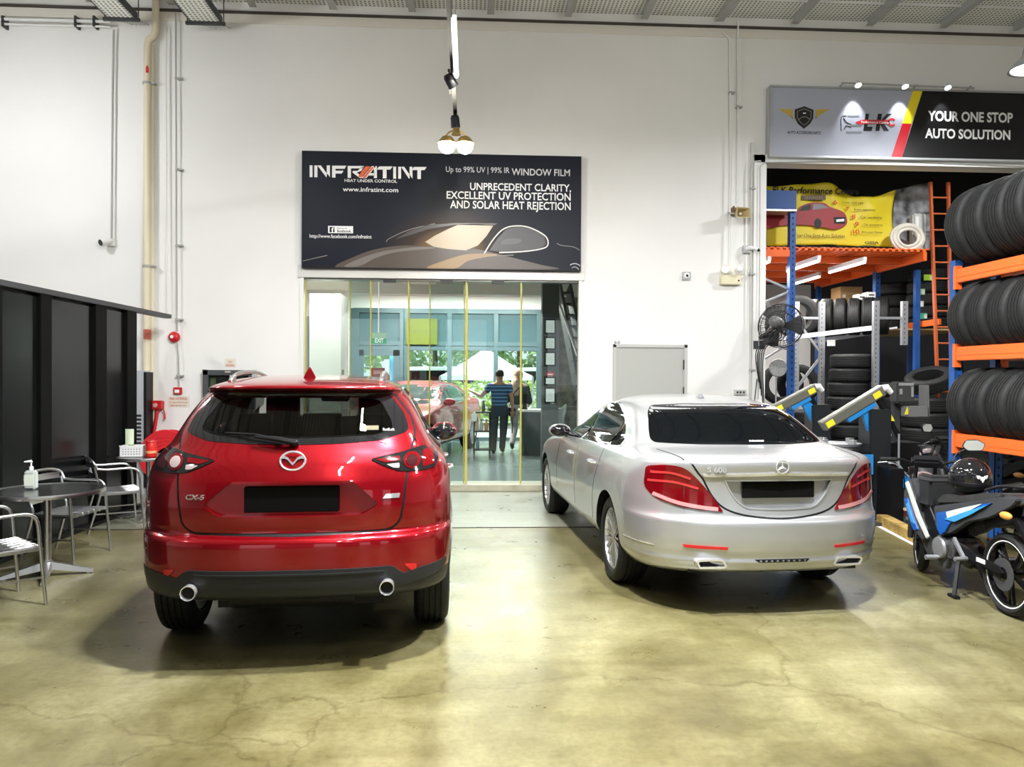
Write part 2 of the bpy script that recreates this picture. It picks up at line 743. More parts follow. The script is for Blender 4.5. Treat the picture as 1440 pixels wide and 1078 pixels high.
M['carred'] = paint_mat('deep_red_lacquer', (.31, .0015, .008), .72, .26)
M['interior'] = pmat('car_interior', (.02, .02, .022), .7)
M['clad'] = pmat('charcoal_cladding', (.018, .019, .021), .45, spec=.35)
M['lensred'] = pmat('red_lens', (.11, .001, .003), .08, coat=.6)
M['lensdark'] = pmat('smoked_lens', (.035, .006, .008), .06, coat=1.)
M['lensclear'] = pmat('clear_lens', (.34, .27, .27), .12, coat=.6)
M['reflector'] = pmat('reflector_red', (.50, .012, .015), .2, coat=.5)
M['carglass'] = glass_mat('tinted_car_glass', (.40, .42, .40), .05)
M['carglass_d'] = pmat('dark_tinted_glass', (.002, .0025, .003), .03, spec=.09)
M['plate'] = pmat('blank_black_plate', (.004, .004, .004), .75, spec=.1)

def build_suv():
    root = thing('suv', 'metallic red SUV seen from behind with roof rails and blanked number plate', 'car', (-1.0, 4.3, 0), math.radians(4.0))
    rows = [
        (.28, .62, .80, .4, 3.0, 4.2, .6, 2.5), (.33, .34, .86, .5, 3.0, 4.4, .7, 2.5), (.40, .08, .89, .6, 3.0, 4.5, .8, 2.4),
        (.43, .03, .90, .62, 2.9, 4.52, .8, 2.4), (.50, .005, .908, .62, 2.8, 4.54, .8, 2.4), (.60, .0, .912, .62, 2.8, 4.55, .8, 2.4), (.70, .0, .913, .62, 2.8, 4.54, .8, 2.4),
        (.738, .008, .913, .62, 2.8, 4.53, .8, 2.4), (.750, .022, .913, .62, 2.8, 4.53, .8, 2.4), (.757, .060, .913, .60, 2.8, 4.52, .8, 2.4), (.770, .072, .913, .58, 2.8, 4.52, .8, 2.4),
        (.80, .066, .913, .58, 2.8, 4.5, .8, 2.4), (.90, .06, .913, .58, 2.8, 4.45, .8, 2.4), (.98, .068, .912, .58, 2.8, 4.3, .8, 2.4), (1.05, .082, .907, .58, 2.8, 3.7, .7, 2.4),
        (1.10, .10, .895, .57, 2.8, 3.32, .6, 2.4), (1.15, .12, .878, .56, 2.8, 3.18, .6, 2.6), (1.19, .145, .848, .55, 2.8, 3.08, .6, 2.6), (1.23, .175, .812, .52, 2.8, 2.98, .55, 2.6), (1.27, .205, .782, .50, 2.9, 2.88, .5, 2.8),
        (1.32, .245, .755, .48, 3.0, 2.78, .5, 2.8), (1.40, .315, .718, .46, 3.0, 2.6, .5, 2.8), (1.48, .39, .674, .44, 3.0, 2.42, .5, 2.8), (1.53, .44, .640, .43, 3.0, 2.3, .5, 2.8), (1.552, .462, .620, .42, 3.0, 2.22, .5, 2.8),
        (1.562, .43, .612, .42, 3.0, 2.2, .5, 2.8), (1.572, .355, .604, .45, 3.0, 2.17, .5, 2.8), (1.585, .335, .590, .46, 2.9, 2.13, .5, 2.8), (1.60, .375, .566, .46, 2.8, 2.08, .5, 2.8), (1.62, .50, .525, .46, 2.6, 2.0, .5, 2.6),
        (1.64, .72, .46, .42, 2.4, 1.9, .45, 2.4), (1.655, 1.0, .36, .32, 2.2, 1.8, .3, 2.2), (1.663, 1.2, .22, .2, 2, 1.7, .2, 2), (1.665, 1.35, .06, .05, 2, 1.5, .05, 2)]
    B = CarBody(rows, 2.3, npz=150, bulges=((.95, .55, .78, .22, .014), (3.63, .5, .75, .2, .014)))
    red, blk = M['carred'], M['black']
    # ---- outlines seen from the rear (x, z)
    hole = rpoly([(-.555, 1.335), (-.44, 1.305), (0, 1.292), (.44, 1.305), (.555, 1.335), (.545, 1.39), (.475, 1.508), (.36, 1.522), (-.36, 1.522), (-.475, 1.508), (-.545, 1.39)], .03)
    glass = rpoly([(-.655, 1.325), (-.50, 1.278), (-.25, 1.262), (0, 1.258), (.25, 1.262), (.50, 1.278), (.655, 1.325), (.628, 1.42), (.535, 1.54), (.40, 1.552), (-.40, 1.552), (-.535, 1.54), (-.628, 1.42)], .03)
    recess = rpoly([(-.485, .925), (-.395, .868), (.395, .868), (.485, .925), (.345, 1.05), (-.345, 1.05)], .03)
    gate = rpoly([(-.645, 1.12), (-.625, .94), (-.605, .82), (-.55, .775), (0, .762), (.55, .775), (.605, .82), (.625, .94), (.645, 1.12), (.66, 1.20), (.69, 1.315), (.655, 1.42), (.555, 1.546), (-.555, 1.546), (-.655, 1.42), (-.69, 1.315), (-.66, 1.20)], .035)
    # ---- shell with wheel wells, plate recess, cabin and window openings
    cut = []
    for yy in (.93, 3.63):
        for s in (-1, 1):
            mb = MB()
            mb.cyl((s * .52, yy, .36), (s * 1.2, yy, .36), .415, 40)
            cut.append(cutter(mb, blk))
    mb = MB(); mb.prism(recess, -1, .118); cut.append(cutter(mb, red))
    cut.append(loftbox([(.60, .70, .45, 3.3), (1.10, .76, .42, 3.05), (1.28, .69, .36, 2.75), (1.50, .59, .52, 2.32), (1.59, .50, .64, 2.0)], M['interior']))
    mb = MB(); mb.prism(hole, -1, 5.2); cut.append(cutter(mb, blk))
    sidew = [rpoly([(.82, 1.285), (1.13, 1.215), (1.13, 1.455), (1.0, 1.47)], .03), rpoly([(1.19, 1.205), (1.92, 1.15), (1.92, 1.515), (1.55, 1.515), (1.19, 1.475)], .03), rpoly([(1.98, 1.145), (2.80, 1.12), (2.72, 1.18), (2.42, 1.40), (2.2, 1.50), (1.98, 1.515)], .03)]
    for sw in sidew:
        mb = MB(); mb.prism(sw, -2, 2, 'x'); cut.append(cutter(mb, blk))
    B.shell(cut, [red], 'body', root, low=(.50, M['clad']))
    # ---- tailgate panel
    B.patch(inset(gate, -.008), 'rear', 'tailgate_seam', blk, root, .0015, .004, hole=[inset(gate, .012)])
    tg = B.patch(inset(gate, .005), 'rear', 'tailgate', red, root, .004, .006, hole=[inset(recess, -.002), inset(glass, .02)])
    # frit and glass
    B.patch(glass, 'rear', 'window_surround', M['gblack'], root, .007, .010, hole=[hole])
    gl = B.patch(inset(hole, -.006), 'rear', 'rear_window', M['carglass'], root, .0035, .002)
    wb = MB(); wb.prism(rpoly([(.555, 1.296), (.605, 1.298), (.605, 1.300), (.555, 1.300)], 0), .205, .211)
    text('RedLok', .022, 'window_sticker', M['txt'], gl, (.50, .218, 1.337), ext=.0005, bold=.0006)
    st = MB(); st.mm((.40, .236, 1.34), (.475, .240, 1.365)); st.build('permit_sticker', pmat('pale_sticker', (.45, .42, .28), .6), gl)
    for sw in sidew:
        for side in ('left', 'right'):
            B.patch(inset(sw, -.012), side, 'side_window', M['carglass'], root, .002, .003, step=.06)
    B.patch(rpoly([(-.62, 1.14), (.62, 1.14), (.5, 1.54), (-.5, 1.54)], .05), 'front', 'windscreen', M['carglass'], root, .002, .003, step=.08)
    for side in ('left', 'right'):
        B.patch(ribbon([(.72, 1.295), (1.13, 1.195), (1.95, 1.128), (2.95, 1.09)], .018), side, 'chrome_strip', M['chrome'], root, .008, .008, step=.08)
        for yy, z0, z1 in ((1.16, 1.20, 1.47), (1.95, 1.14, 1.53)):
            B.patch(ribbon([(yy, z0), (yy, z1)], .055), side, 'window_pillar', M['gblack'], root, .004, .006, step=.06)
        for yy in (1.17, 1.98, 3.02):
            B.patch(ribbon([(yy + .12 if yy < 1.5 else yy, .50), (yy + (.22 if yy < 1.5 else 0), .80), (yy, 1.12)], .008), side, 'door_seam', blk, root, .0015, .002, step=.08)
        # arch and sill cladding
        for yy in (.93, 3.63):
            arc = [(yy + .445 * math.cos(a), .36 + .445 * math.sin(a)) for a in [math.radians(-8 + 196 * i / 28) for i in range(29)]]
            B.patch(ribbon(arc, .062), side, 'arch_cladding', M['clad'], root, .008, .02, step=.06)
        B.patch([(1.37, .33), (3.18, .33), (3.18, .47), (1.37, .47)], side, 'sill_cladding', M['clad'], root, .008, .01, step=.08)
        for yy in (1.28, 2.10):
            sg = -1 if side == 'left' else 1
            hp = B.hit(V((sg * 3, yy, 1.0)), V((-sg, 0, 0)))
            mb = MB()
            mb.tube(spline([hp + V((0, -.09, 0)), hp + V((sg * .035, -.07, .004)), hp + V((sg * .04, 0, .006)), hp + V((sg * .035, .07, .004)), hp + V((0, .09, 0))], 4), .011, 8)
            mb.build('door_handle', M['chrome'], root)
    # ---- bumper cladding, reflectors, exhausts
    clad = rpoly([(-.885, .56), (-.72, .548), (-.625, .527), (-.565, .58), (.565, .58), (.625, .527), (.72, .548), (.885, .56), (.875, .50), (.72, .468), (.40, .440), (0, .434), (-.40, .440), (-.72, .468), (-.875, .50)], [.01, .02, .02, .03, .03, .02, .02, .01, .03, .05, .1, .1, .1, .05, .03])
    B.patch(clad, 'rear', 'bumper_cladding', M['clad'], root, .010, .02)
    B.patch(ribbon([(-.52, .555), (.52, .555)], .010), 'rear', 'bumper_ridge', M['clad'], root, .017, .01)
    for s in (-1, 1):
        pl = [(.632, .578), (.70, .572), (.703, .520), (.688, .520)]
        B.patch(rpoly(pl if s > 0 else mirror(pl), .008), 'rear', 'bumper_reflector', M['reflector'], root, .006, .010, step=.015)
        mb = MB()
        T = Matrix.Translation((s * .535, .108, .468)) @ Matrix.Rotation(PI / 2, 4, 'X')
        mb.lathe([(.030, -.15), (.036, -.15), (.041, .10), (.0425, .112), (.041, .118), (.036, .116), (.034, .10)], 28, T, closed=True)
        ex = mb.build('exhaust_pipe', M['chrome'], root, smooth=50)
        mb = MB(); mb.cyl((s * .535, .025, .468), (s * .535, .05, .468), .035, 24)
        mb.build('exhaust_bore', M['black'], ex)
        mb = MB(); hp = B.hit(V((s * .29 - .05, -3, .735)), V((0, 1, 0)))
        mb.cyl(hp + V((0, -.002, -.03)), hp + V((0, .01, -.03)), .012, 16)
        mb.build('parking_sensor', red, root)
    # ---- tail lights
    for s in (-1, 1):
        def mp(p): return p if s > 0 else mirror(p)
        hous = rpoly([(.43, 1.176), (.52, 1.196), (.62, 1.212), (.72, 1.234), (.815, 1.238), (.835, 1.17), (.815, 1.11), (.70, 1.10), (.60, 1.104), (.50, 1.142)], .02)
        h = B.patch(mp(hous), 'rear', 'tail_light', M['gblack'], root, .010, .014)
        B.patch(mp(rpoly([(.46, 1.174), (.60, 1.190), (.60, 1.163), (.52, 1.155)], .008)), 'rear', 'light_bar', M['lensred'], h, .013, .004, step=.015)
        B.patch(mp(rpoly([(.525, 1.146), (.60, 1.150), (.60, 1.122), (.565, 1.125)], .008)), 'rear', 'indicator_lens', M['lensclear'], h, .013, .004, step=.015)
        ring = [(.672 + .050 * math.cos(a), 1.163 + .046 * math.sin(a)) for a in [2 * PI * i / 28 for i in range(28)]]
        B.patch(mp(ring), 'rear', 'lamp_ring', M['lensred'], h, .014, .006, step=.015)
        ring = [(.672 + .034 * math.cos(a), 1.163 + .031 * math.sin(a)) for a in [2 * PI * i / 28 for i in range(28)]]
        B.patch(mp(ring), 'rear', 'round_lamp', M['lensclear'] if s < 0 else M['lensdark'], h, .019, .006, step=.015)
        B.patch(mp(rpoly([(.735, 1.215), (.80, 1.22), (.805, 1.13), (.735, 1.12)], .01)), 'rear', 'side_lens', M['lensdark'] if s < 0 else M['lensred'], h, .013, .004, step=.015)
    # ---- plate, emblem, badges
    mb = MB(); mb.mm((-.262, .095, .885), (.262, .112, 1.03))
    mb.build('number_plate', M['plate'], root, bevel=.004)
    mb = MB(); mb.mm((-.33, .07, 1.042), (.33, .125, 1.062)); mb.build('tailgate_grip', red, root, bevel=.006)
    hp = B.hit(V((0, -3, 1.172)), V((0, 1, 0)))
    T = Matrix.Translation(hp + V((0, -.012, 0))) @ Matrix.Rotation(math.radians(74), 4, 'X')
    mb = MB()
    oval = [(.069 * math.cos(a), .053 * math.sin(a)) for a in [2 * PI * i / 40 for i in range(40)]]
    mb.tube([T @ V((x, y, 0)) for x, y in oval], .0068, 10, closed=True)
    for s in (-1, 1):
        wing = [(0, -.026), (s * .010, -.016), (s * .026, .004), (s * .044, .013), (s * .066, .012), (s * .062, .024), (s * .046, .028), (s * .026, .020), (s * .010, -.002), (0, -.010)]
        mb.prism(wing, -.004, .006, 'z', T)
    mb.build('emblem', M['chrome'], root)
    def badge(body, x, z, size, al='LEFT', sx=1.15):
        hp = B.hit(V((x + .04, -3, z)), V((0, 1, 0)))
        hp2 = B.hit(V((x + .06, -3, z)), V((0, 1, 0)))
        an = math.atan2(hp2.y - hp.y, .02)
        text(body, size, 'model_badge', M['chrome'], root, (x, hp.y - .008 - .04 * math.tan(an), z), (PI / 2, 0, an), al, bold=.0012, ext=.003, sx=sx, shear=.15)
    badge('CX-5', -.585, .962, .038, sx=1.3)
    hp = B.hit(V((.55, -3, .965)), V((0, 1, 0)))
    B.patch(rpoly([(.505, .955), (.525, .98), (.605, .98), (.60, .955)], .002), 'rear', 'tech_badge', M['chrome'], root, .009, .006)
    # ---- wiper
    hp = B.hit(V((0, -3, 1.272)), V((0, 1, 0)))
    mb = MB()
    mb.ball(hp + V((0, -.03, .0)), .024, 14, 8, (1.2, 1, .9))
    mb.tube([hp + V((.01, -.04, 0)), hp + V((-.10, -.045, .022)), hp + V((-.22, -.03, .035))], [.018, .016, .008], 8)
    mb.tube([hp + V((-.06, -.024, .012)), hp + V((-.22, -.006, .045)), hp + V((-.40, .045, .052))], [.006, .007, .006], 8)
    mb.build('rear_wiper', blk, root)
    # ---- roof rails, fin
    for s in (-1, 1):
        pts = []
        for i, y in enumerate([.66, .72, .85, 1.1, 1.5, 1.9, 2.1, 2.16]):
            hp = B.hit(V((s * (.455 if y > 2 else .47), y, 4)), V((0, 0, -1)))
            pts.append(hp + V((0, 0, [-.004, .016, .034, .042, .042, .036, .018, -.004][i])))
        mb = MB(); mb.tube(spline(pts, 5), .014, 10)
        for y in (.74, 1.4, 2.05):
            hp = B.hit(V((s * .47, y, 4)), V((0, 0, -1)))
            mb.bar(hp + V((0, -.05, .014)), hp + V((0, .05, .014)), .018, .04)
        mb.build('roof_rail', M['alu'], root)
    hp = B.hit(V((0, .86, 4)), V((0, 0, -1)))
    mb = MB()
    mb.grid(lambda u, v: hp + V(((u - .5) * .062 * (1 - v) ** .7 * (1 if True else 0), -.05 + .15 * (v * .25 + abs(.0)) - .01 * v, -.004 + .07 * v)), 8, 8)
    fv = [hp + V(p) for p in [(-.042, -.055, -.006), (.042, -.055, -.006), (.026, .12, -.006), (-.026, .12, -.006), (-.004, -.045, .066), (.004, -.045, .066), (.003, -.005, .062), (-.003, -.005, .062), (-.026, -.058, .028), (.026, -.058, .028)]]
    mb = MB()
    mb.add(fv, [(3, 2, 1, 0), (0, 1, 9, 8), (8, 9, 5, 4), (4, 5, 6, 7), (2, 3, 7, 6), (1, 2, 6, 5, 9), (3, 0, 8, 4, 7)])
    mb.build('antenna_fin', red, root, bevel=.004)
    # ---- mirrors
    for s in (-1, 1):
        mb = MB()
        c = V((s * .945, 2.66, 1.16))
        mb.ball(c, .1, 20, 12, (1.15, .75, .85))
        mm = mb.build('door_mirror', red if s < 0 else red, root)
        g = MB(); g.ball(c + V((0, -.028, 0)), .092, 18, 10, (1.1, .6, .82)); g.build('mirror_glass', M['gblack'], mm)
        g = MB(); g.bar((s * .86, 2.72, 1.10), (s * .98, 2.68, 1.11), .05, .03); g.build('mirror_arm', blk, mm)
    # ---- wheels
    for y in (.93, 3.63):
        for s in (-1, 1):
            make_wheel(root, s * .80, y, .36, .23, .235, s, M['alu'], 'five')
    # underbody and cabin fittings
    mb = MB(); mb.mm((-.5, .5, .24), (.5, 4.0, .40)); mb.cyl((-.35, .25, .40), (.35, .25, .40), .09, 20)
    mb.build('underbody', blk, root)
    def seat(name, x, y, w, hz, hr):
        mb = MB()
        mb.box((x, y, (hz + .70) / 2), (w, .16, hz - .70), Matrix.Rotation(math.radians(-10), 3, 'X'))
        for hx in hr:
            mb.box((hx, y - .04, hz + .085), (.25, .10, .15))
            mb.cyl((hx - .06, y - .03, hz - .02), (hx - .06, y - .04, hz + .04), .007, 8)
            mb.cyl((hx + .06, y - .03, hz - .02), (hx + .06, y - .04, hz + .04), .007, 8)
        mb.build(name, M['interior'], root, bevel=.025)
    seat('rear_seat', 0, 1.05, 1.25, 1.24, (-.40, .06, .42))
    seat('front_seat', -.36, 2.0, .52, 1.32, (-.36,))
    seat('front_seat', .36, 2.0, .52, 1.32, (.36,))
    mb = MB(); mb.box((0, 2.42, 1.47), (.24, .03, .065)); mb.build('rear_view_mirror', blk, root, bevel=.01)
    mb = MB(); mb.mm((-.7, 2.75, .85), (.7, 3.05, 1.10)); mb.build('dashboard', M['interior'], root, bevel=.04)
    return root
build_suv()
# ================================================================== sedans
M['silver'] = pmat('silver_lacquer', (.46, .47, .475), .33, .7, coat=.7)
M['oldred'] = pmat('red_lacquer', (.34, .008, .015), .3, .35, coat=1.)

SEDAN_ROWS = [
    (.25, .42, .80, .5, 3.0, 4.9, .6, 2.5), (.29, .16, .88, .6, 2.9, 5.1, .7, 2.5), (.335, .05, .925, .7, 2.7, 5.18, .8, 2.4), (.37, .03, .945, .74, 2.6, 5.2, .8, 2.4),
    (.395, .012, .955, .76, 2.6, 5.22, .8, 2.4), (.41, .022, .958, .76, 2.6, 5.22, .8, 2.4), (.47, .008, .962, .76, 2.6, 5.23, .8, 2.4), (.56, .0, .966, .76, 2.6, 5.24, .8, 2.4), (.645, .0, .966, .76, 2.6, 5.25, .8, 2.4),
    (.67, .006, .966, .75, 2.6, 5.25, .8, 2.4), (.685, .03, .965, .73, 2.6, 5.25, .8, 2.4), (.72, .045, .962, .72, 2.6, 5.24, .8, 2.4), (.80, .055, .955, .70, 2.6, 5.2, .8, 2.4), (.88, .058, .944, .68, 2.6, 5.0, .8, 2.4),
    (.95, .055, .932, .66, 2.6, 4.6, .8, 2.3), (1.0, .048, .918, .64, 2.6, 4.0, .7, 2.3), (1.04, .04, .900, .62, 2.6, 3.72, .6, 2.4), (1.06, .04, .888, .60, 2.6, 3.64, .6, 2.5), (1.072, .052, .875, .58, 2.6, 3.60, .6, 2.5),
    (1.084, .10, .862, .52, 2.6, 3.57, .6, 2.5), (1.098, .22, .846, .48, 2.7, 3.54, .55, 2.6), (1.112, .38, .826, .45, 2.8, 3.5, .55, 2.6), (1.126, .52, .806, .42, 2.9, 3.46, .5, 2.8), (1.145, .62, .788, .40, 3.0, 3.4, .5, 2.8),
    (1.18, .70, .766, .40, 3.0, 3.3, .5, 2.8), (1.25, .83, .732, .40, 3.0, 3.12, .5, 2.8), (1.33, .98, .690, .40, 3.0, 2.92, .5, 2.8), (1.39, 1.12, .645, .42, 3.0, 2.76, .5, 2.8), (1.43, 1.27, .595, .42, 2.8, 2.64, .5, 2.6),
    (1.46, 1.44, .535, .42, 2.6, 2.54, .45, 2.4), (1.48, 1.62, .46, .36, 2.4, 2.46, .4, 2.4), (1.494, 1.85, .34, .25, 2.2, 2.38, .2, 2.2), (1.50, 2.0, .2, .1, 2, 2.3, .1, 2), (1.502, 2.12, .06, .03, 2, 2.25, .03, 2)]

def build_sedan(root, paint, detail=True, glass_side=None, mirror_mat=None):
    blk = M['black']
    crown = lambda z, u, y: (.022 * (1 - u * u) if False else 0) + .02 * (1 - abs(u) ** 2.2) * math.exp(-((z - 1.085) / .05) ** 2)
    B = CarBody(SEDAN_ROWS, 2.6, npz=150 if detail else 90, capn=24 if detail else 14, crown=crown, bulges=((1.13, .55, .78, .2, .010), (4.30, .5, .72, .2, .010)))
    cut = []
    for yy in (1.13, 4.295):
        for s in (-1, 1):
            mb = MB(); mb.cyl((s * .56, yy, .345), (s * 1.3, yy, .345), .392, 40); cut.append(cutter(mb, blk))
    recess = rpoly([(-.40, .955), (-.345, .84), (-.26, .755), (0, .742), (.26, .755), (.345, .84), (.40, .955)], [.02, .05, .06, .1, .06, .05, .02])
    if detail:
        mb = MB(); mb.prism(recess, -1, .105); cut.append(cutter(mb, paint))
    B.shell(cut, [paint], 'body', root)
    gd = glass_side or M['carglass_d']
    # ---- glass
    rw = rpoly([(-.70, 1.158), (-.35, 1.150), (0, 1.148), (.35, 1.150), (.70, 1.158), (.665, 1.25), (.60, 1.375), (.53, 1.425), (.28, 1.438), (-.28, 1.438), (-.53, 1.425), (-.60, 1.375), (-.665, 1.25)], .04)
    g = B.patch(rw, 'rear', 'rear_window', M['carglass_d'], root, .003, .006)
    ws = rpoly([(-.72, 1.06), (.72, 1.06), (.56, 1.42), (-.56, 1.42)], .06)
    B.patch(ws, 'front', 'windscreen', gd, root, .003, .006, step=.06)
    fr = rpoly([(2.50, 1.052), (3.30, 1.035), (3.12, 1.13), (2.84, 1.29), (2.50, 1.40)], [.02, .03, .05, .1, .03])
    rr = rpoly([(1.50, 1.075), (2.42, 1.055), (2.42, 1.41), (2.05, 1.415), (1.62, 1.335), (1.50, 1.29)], [.02, .02, .03, .1, .1, .03])
    qt = rpoly([(1.17, 1.10), (1.43, 1.082), (1.43, 1.27), (1.36, 1.225)], [.03, .01, .03, .03])
    frame = rpoly([(1.11, 1.088), (2.4, 1.040), (3.42, 1.018), (3.16, 1.14), (2.86, 1.31), (2.45, 1.428), (2.04, 1.432), (1.60, 1.352), (1.34, 1.24)], [.03, .2, .03, .1, .1, .1, .2, .1, .05])
    for side in ('left', 'right'):
        s = -1 if side == 'left' else 1
        B.patch(frame, side, 'window_frame', M['chrome'], root, .003, .006, step=.06, hole=[inset(frame, .018)])
        B.patch(inset(frame, .016), side, 'window_pillar', M['gblack'], root, .0015, .003, step=.06)
        for w, nm in ((fr, 'front_door_window'), (rr, 'rear_door_window'), (qt, 'quarter_window')):
            B.patch(w, side, nm, gd, root, .0045, .003, step=.06)
        for ln in ([(2.46, 1.04), (2.46, .70), (2.43, .42)], [(3.40, 1.0), (3.46, .75), (3.46, .42)], [(1.48, 1.07), (1.52, .92), (1.62, .72), (1.66, .42)]):
            B.patch(ribbon(spline(ln, 5), .009), side, 'door_seam', blk, root, .0012, .002, step=.07)
        for yy, zz in ((1.72, .905), (2.68, .895)):
            hp = B.hit(V((s * 3, yy, zz)), V((-s, 0, 0)))
            mb = MB()
            mb.tube(spline([hp + V((0, -.10, 0)), hp + V((s * .032, -.08, .002)), hp + V((s * .04, 0, .006)), hp + V((s * .032, .08, .006)), hp + V((0, .10, .004))], 4), .012, 8)
            mb.build('door_handle', M['chrome'], root)
        B.patch(ribbon([(1.62, .355), (3.82, .335)], .022), side, 'sill_chrome', M['chrome'], root, .006, .006, step=.08)
        # mirrors
        mb = MB()
        c = V((s * .985, 3.16, 1.085))
        mb.ball(c, .1, 20, 12, (1.2, .7, .72))
        mm = mb.build('door_mirror', paint, root)
        gq = MB(); gq.ball(c + V((0, -.022, 0)), .094, 18, 10, (1.15, .62, .68)); gq.build('mirror_glass', mirror_mat or M['gblack'], mm)
        gq = MB(); gq.bar((s * .86, 3.22, 1.02), (s * .97, 3.18, 1.04), .06, .03); gq.build('mirror_arm', blk, mm)
        # tail light
        def mp(p): return p if s > 0 else mirror(p)
        lamp = rpoly([(.865, 1.025), (.76, 1.048), (.655, 1.035), (.58, .965), (.49, .86), (.405, .735), (.56, .742), (.70, .762), (.815, .80), (.88, .87)], [.03, .05, .05, .05, .05, .012, .03, .05, .05, .05])
        lt = B.patch(mp(lamp), 'rear', 'tail_light', M['lensred'], root, .008, .014)
        if detail:
            for a, b in (((.845, .985), (.615, .955)), ((.86, .925), (.565, .89))):
                m_ = ((a[0] + b[0]) / 2, (a[1] + b[1]) / 2 + .018)
                B.patch(mp(ribbon(spline([a, m_, b], 6), .016)), 'rear', 'light_guide', M['lensglow'], lt, .0115, .004)
            B.patch(mp(ribbon(spline([(.835, .835), (.70, .787), (.55, .762), (.44, .752)], 6), .026)), 'rear', 'reversing_strip', M['lenspink'], lt, .0115, .004)
            B.patch(mp(ribbon([(.385, .497), (.655, .502)], .022) if False else rpoly([(.39, .480), (.385, .500), (.675, .505), (.66, .484)], .004)), 'rear', 'bumper_reflector', M['reflector'], root, .006, .01)
    if not detail:
        for s in (-1, 1):
            def mp(p): return p if s > 0 else mirror(p)
            B.patch(mp(rpoly([(.45, .66), (.78, .70), (.80, .78), (.52, .74)], .03)), 'front', 'headlight', M['lensclear'], root, .006, .01, step=.05)
        B.patch(rpoly([(-.42, .42), (.42, .42), (.46, .66), (-.46, .66)], .06), 'front', 'grille', M['gblack'], root, .006, .01, step=.05)
        mb = MB(); mb.mm((-.6, 5.235, .44), (.1, 5.26, .55))
    else:
        lid = [(-.615, 1.07), (-.57, 1.0), (-.535, .955), (-.475, .84), (-.405, .765), (-.30, .722), (-.15, .698), (0, .690), (.15, .698), (.30, .722), (.405, .765), (.475, .84), (.535, .955), (.57, 1.0), (.615, 1.07)]
        lid = spline(lid, 4)
        B.patch(ribbon(lid, .012), 'rear', 'boot_lid_seam', blk, root, .0015, .003)
        for s in (-1, 1):
            B.patch(ribbon(spline([(s * .652, .16), (s * .66, .25), (s * .69, .45), (s * .715, .60)], 5), .008), 'top', 'boot_lid_seam', blk, root, .0015, .002, step=.04)
        B.patch(rpoly([(-.53, .972), (0, .985), (.53, .972), (.545, .99), (0, 1.004), (-.545, .99)], .006), 'rear', 'chrome_strip', M['chrome'], root, .012, .016)
        # plate and surround
        mb = MB(); mb.mm((-.262, .082, .825), (.262, .099, .937)); mb.build('number_plate', M['plate'], root, bevel=.004)
        B.patch(recess, 'rear', 'recess_lip', paint, root, .004, .004, hole=[inset(recess, .010)])
        # star emblem
        hp = B.hit(V((0, -3, 1.045)), V((0, 1, 0)))
        mb = MB(); c = hp + V((0, -.012, 0))
        mb.tube([c + V((.044 * math.cos(a), 0, .044 * math.sin(a))) for a in [2 * PI * i / 32 for i in range(32)]], .005, 8, closed=True)
        for k in range(3):
            a = PI / 2 + 2 * PI * k / 3
            d, n = V((math.cos(a), 0, math.sin(a))), V((-math.sin(a), 0, math.cos(a)))
            mb.add([c + d * .042, c + n * .007 - V((0, 0, 0)), c - n * .007, c + V((0, -.008, 0)), c + V((0, .004, 0)) ], [(0, 1, 3), (0, 3, 2), (0, 2, 4), (0, 4, 1)])
        mb.build('emblem', M['chrome'], root)
        hp = B.hit(V((-.44, -3, 1.02)), V((0, 1, 0)))
        hq = B.hit(V((-.50, -3, 1.02)), V((0, 1, 0)))
        an = math.atan2(hp.y - hq.y, .06)
        text('S 600', .050, 'model_badge', M['chrome'], root, (-.515, hq.y - .010, 1.008), (PI / 2, 0, an), bold=.0008, ext=.003, sx=1.15)
        text('INFRATINT', .022, 'window_sticker', M['txt'], g, (.04, .655, 1.168), (math.radians(40), 0, 0), ext=.0004, bold=.0006, sx=1.1)
        # exhausts
        for s in (-1, 1):
            ep = [(.385, .362), (.41, .408), (.44, .416), (.585, .414), (.605, .398), (.585, .352), (.41, .350)]
            ep = ep if s > 0 else mirror(ep)
            ep = rpoly(ep, .012)
            hy = B.hit(V((s * .5, -3, .40)), V((0, 1, 0))).y
            mb = MB()
            inn = inset(ep, .013)
            n = len(ep)
            vs = [(p[0], hy - .03, p[1]) for p in ep] + [(p[0], hy - .03, p[1]) for p in inn] + [(p[0], hy + .10, p[1]) for p in inn] + [(p[0], hy + .10, p[1]) for p in ep]
            fs = []
            for i in range(n):
                j = (i + 1) % n
                for k in range(4):
                    fs.append((k * n + i, k * n + j, ((k + 1) % 4) * n + j, ((k + 1) % 4) * n + i))
            mb.add(vs, fs)
            ex = mb.build('exhaust_trim', M['chrome'], root, bevel=.002)
            mb = MB(); mb.prism(inset(ep, .011), hy + .0, hy + .02); mb.build('exhaust_bore', blk, ex)
        # lower grille and bumper chrome
        gp = B.patch(rpoly([(-.20, .412), (.20, .412), (.17, .392), (-.17, .392)], .006), 'rear', 'lower_vent', blk, root, .004, .008)
        for i in range(9):
            x = -.16 + .04 * i
            B.patch(rpoly([(x - .008, .398), (x - .004, .407), (x + .010, .407), (x + .006, .398)], .001), 'rear', 'vent_fin', M['alu'], gp, .008, .006)
        for side in ('left', 'right'):
            B.patch(ribbon([(.28, .475), (.62, .478)], .008), side, 'bumper_chrome', M['chrome'], root, .004, .004)
        # antenna
        hp = B.hit(V((0, 1.62, 4)), V((0, 0, -1)))
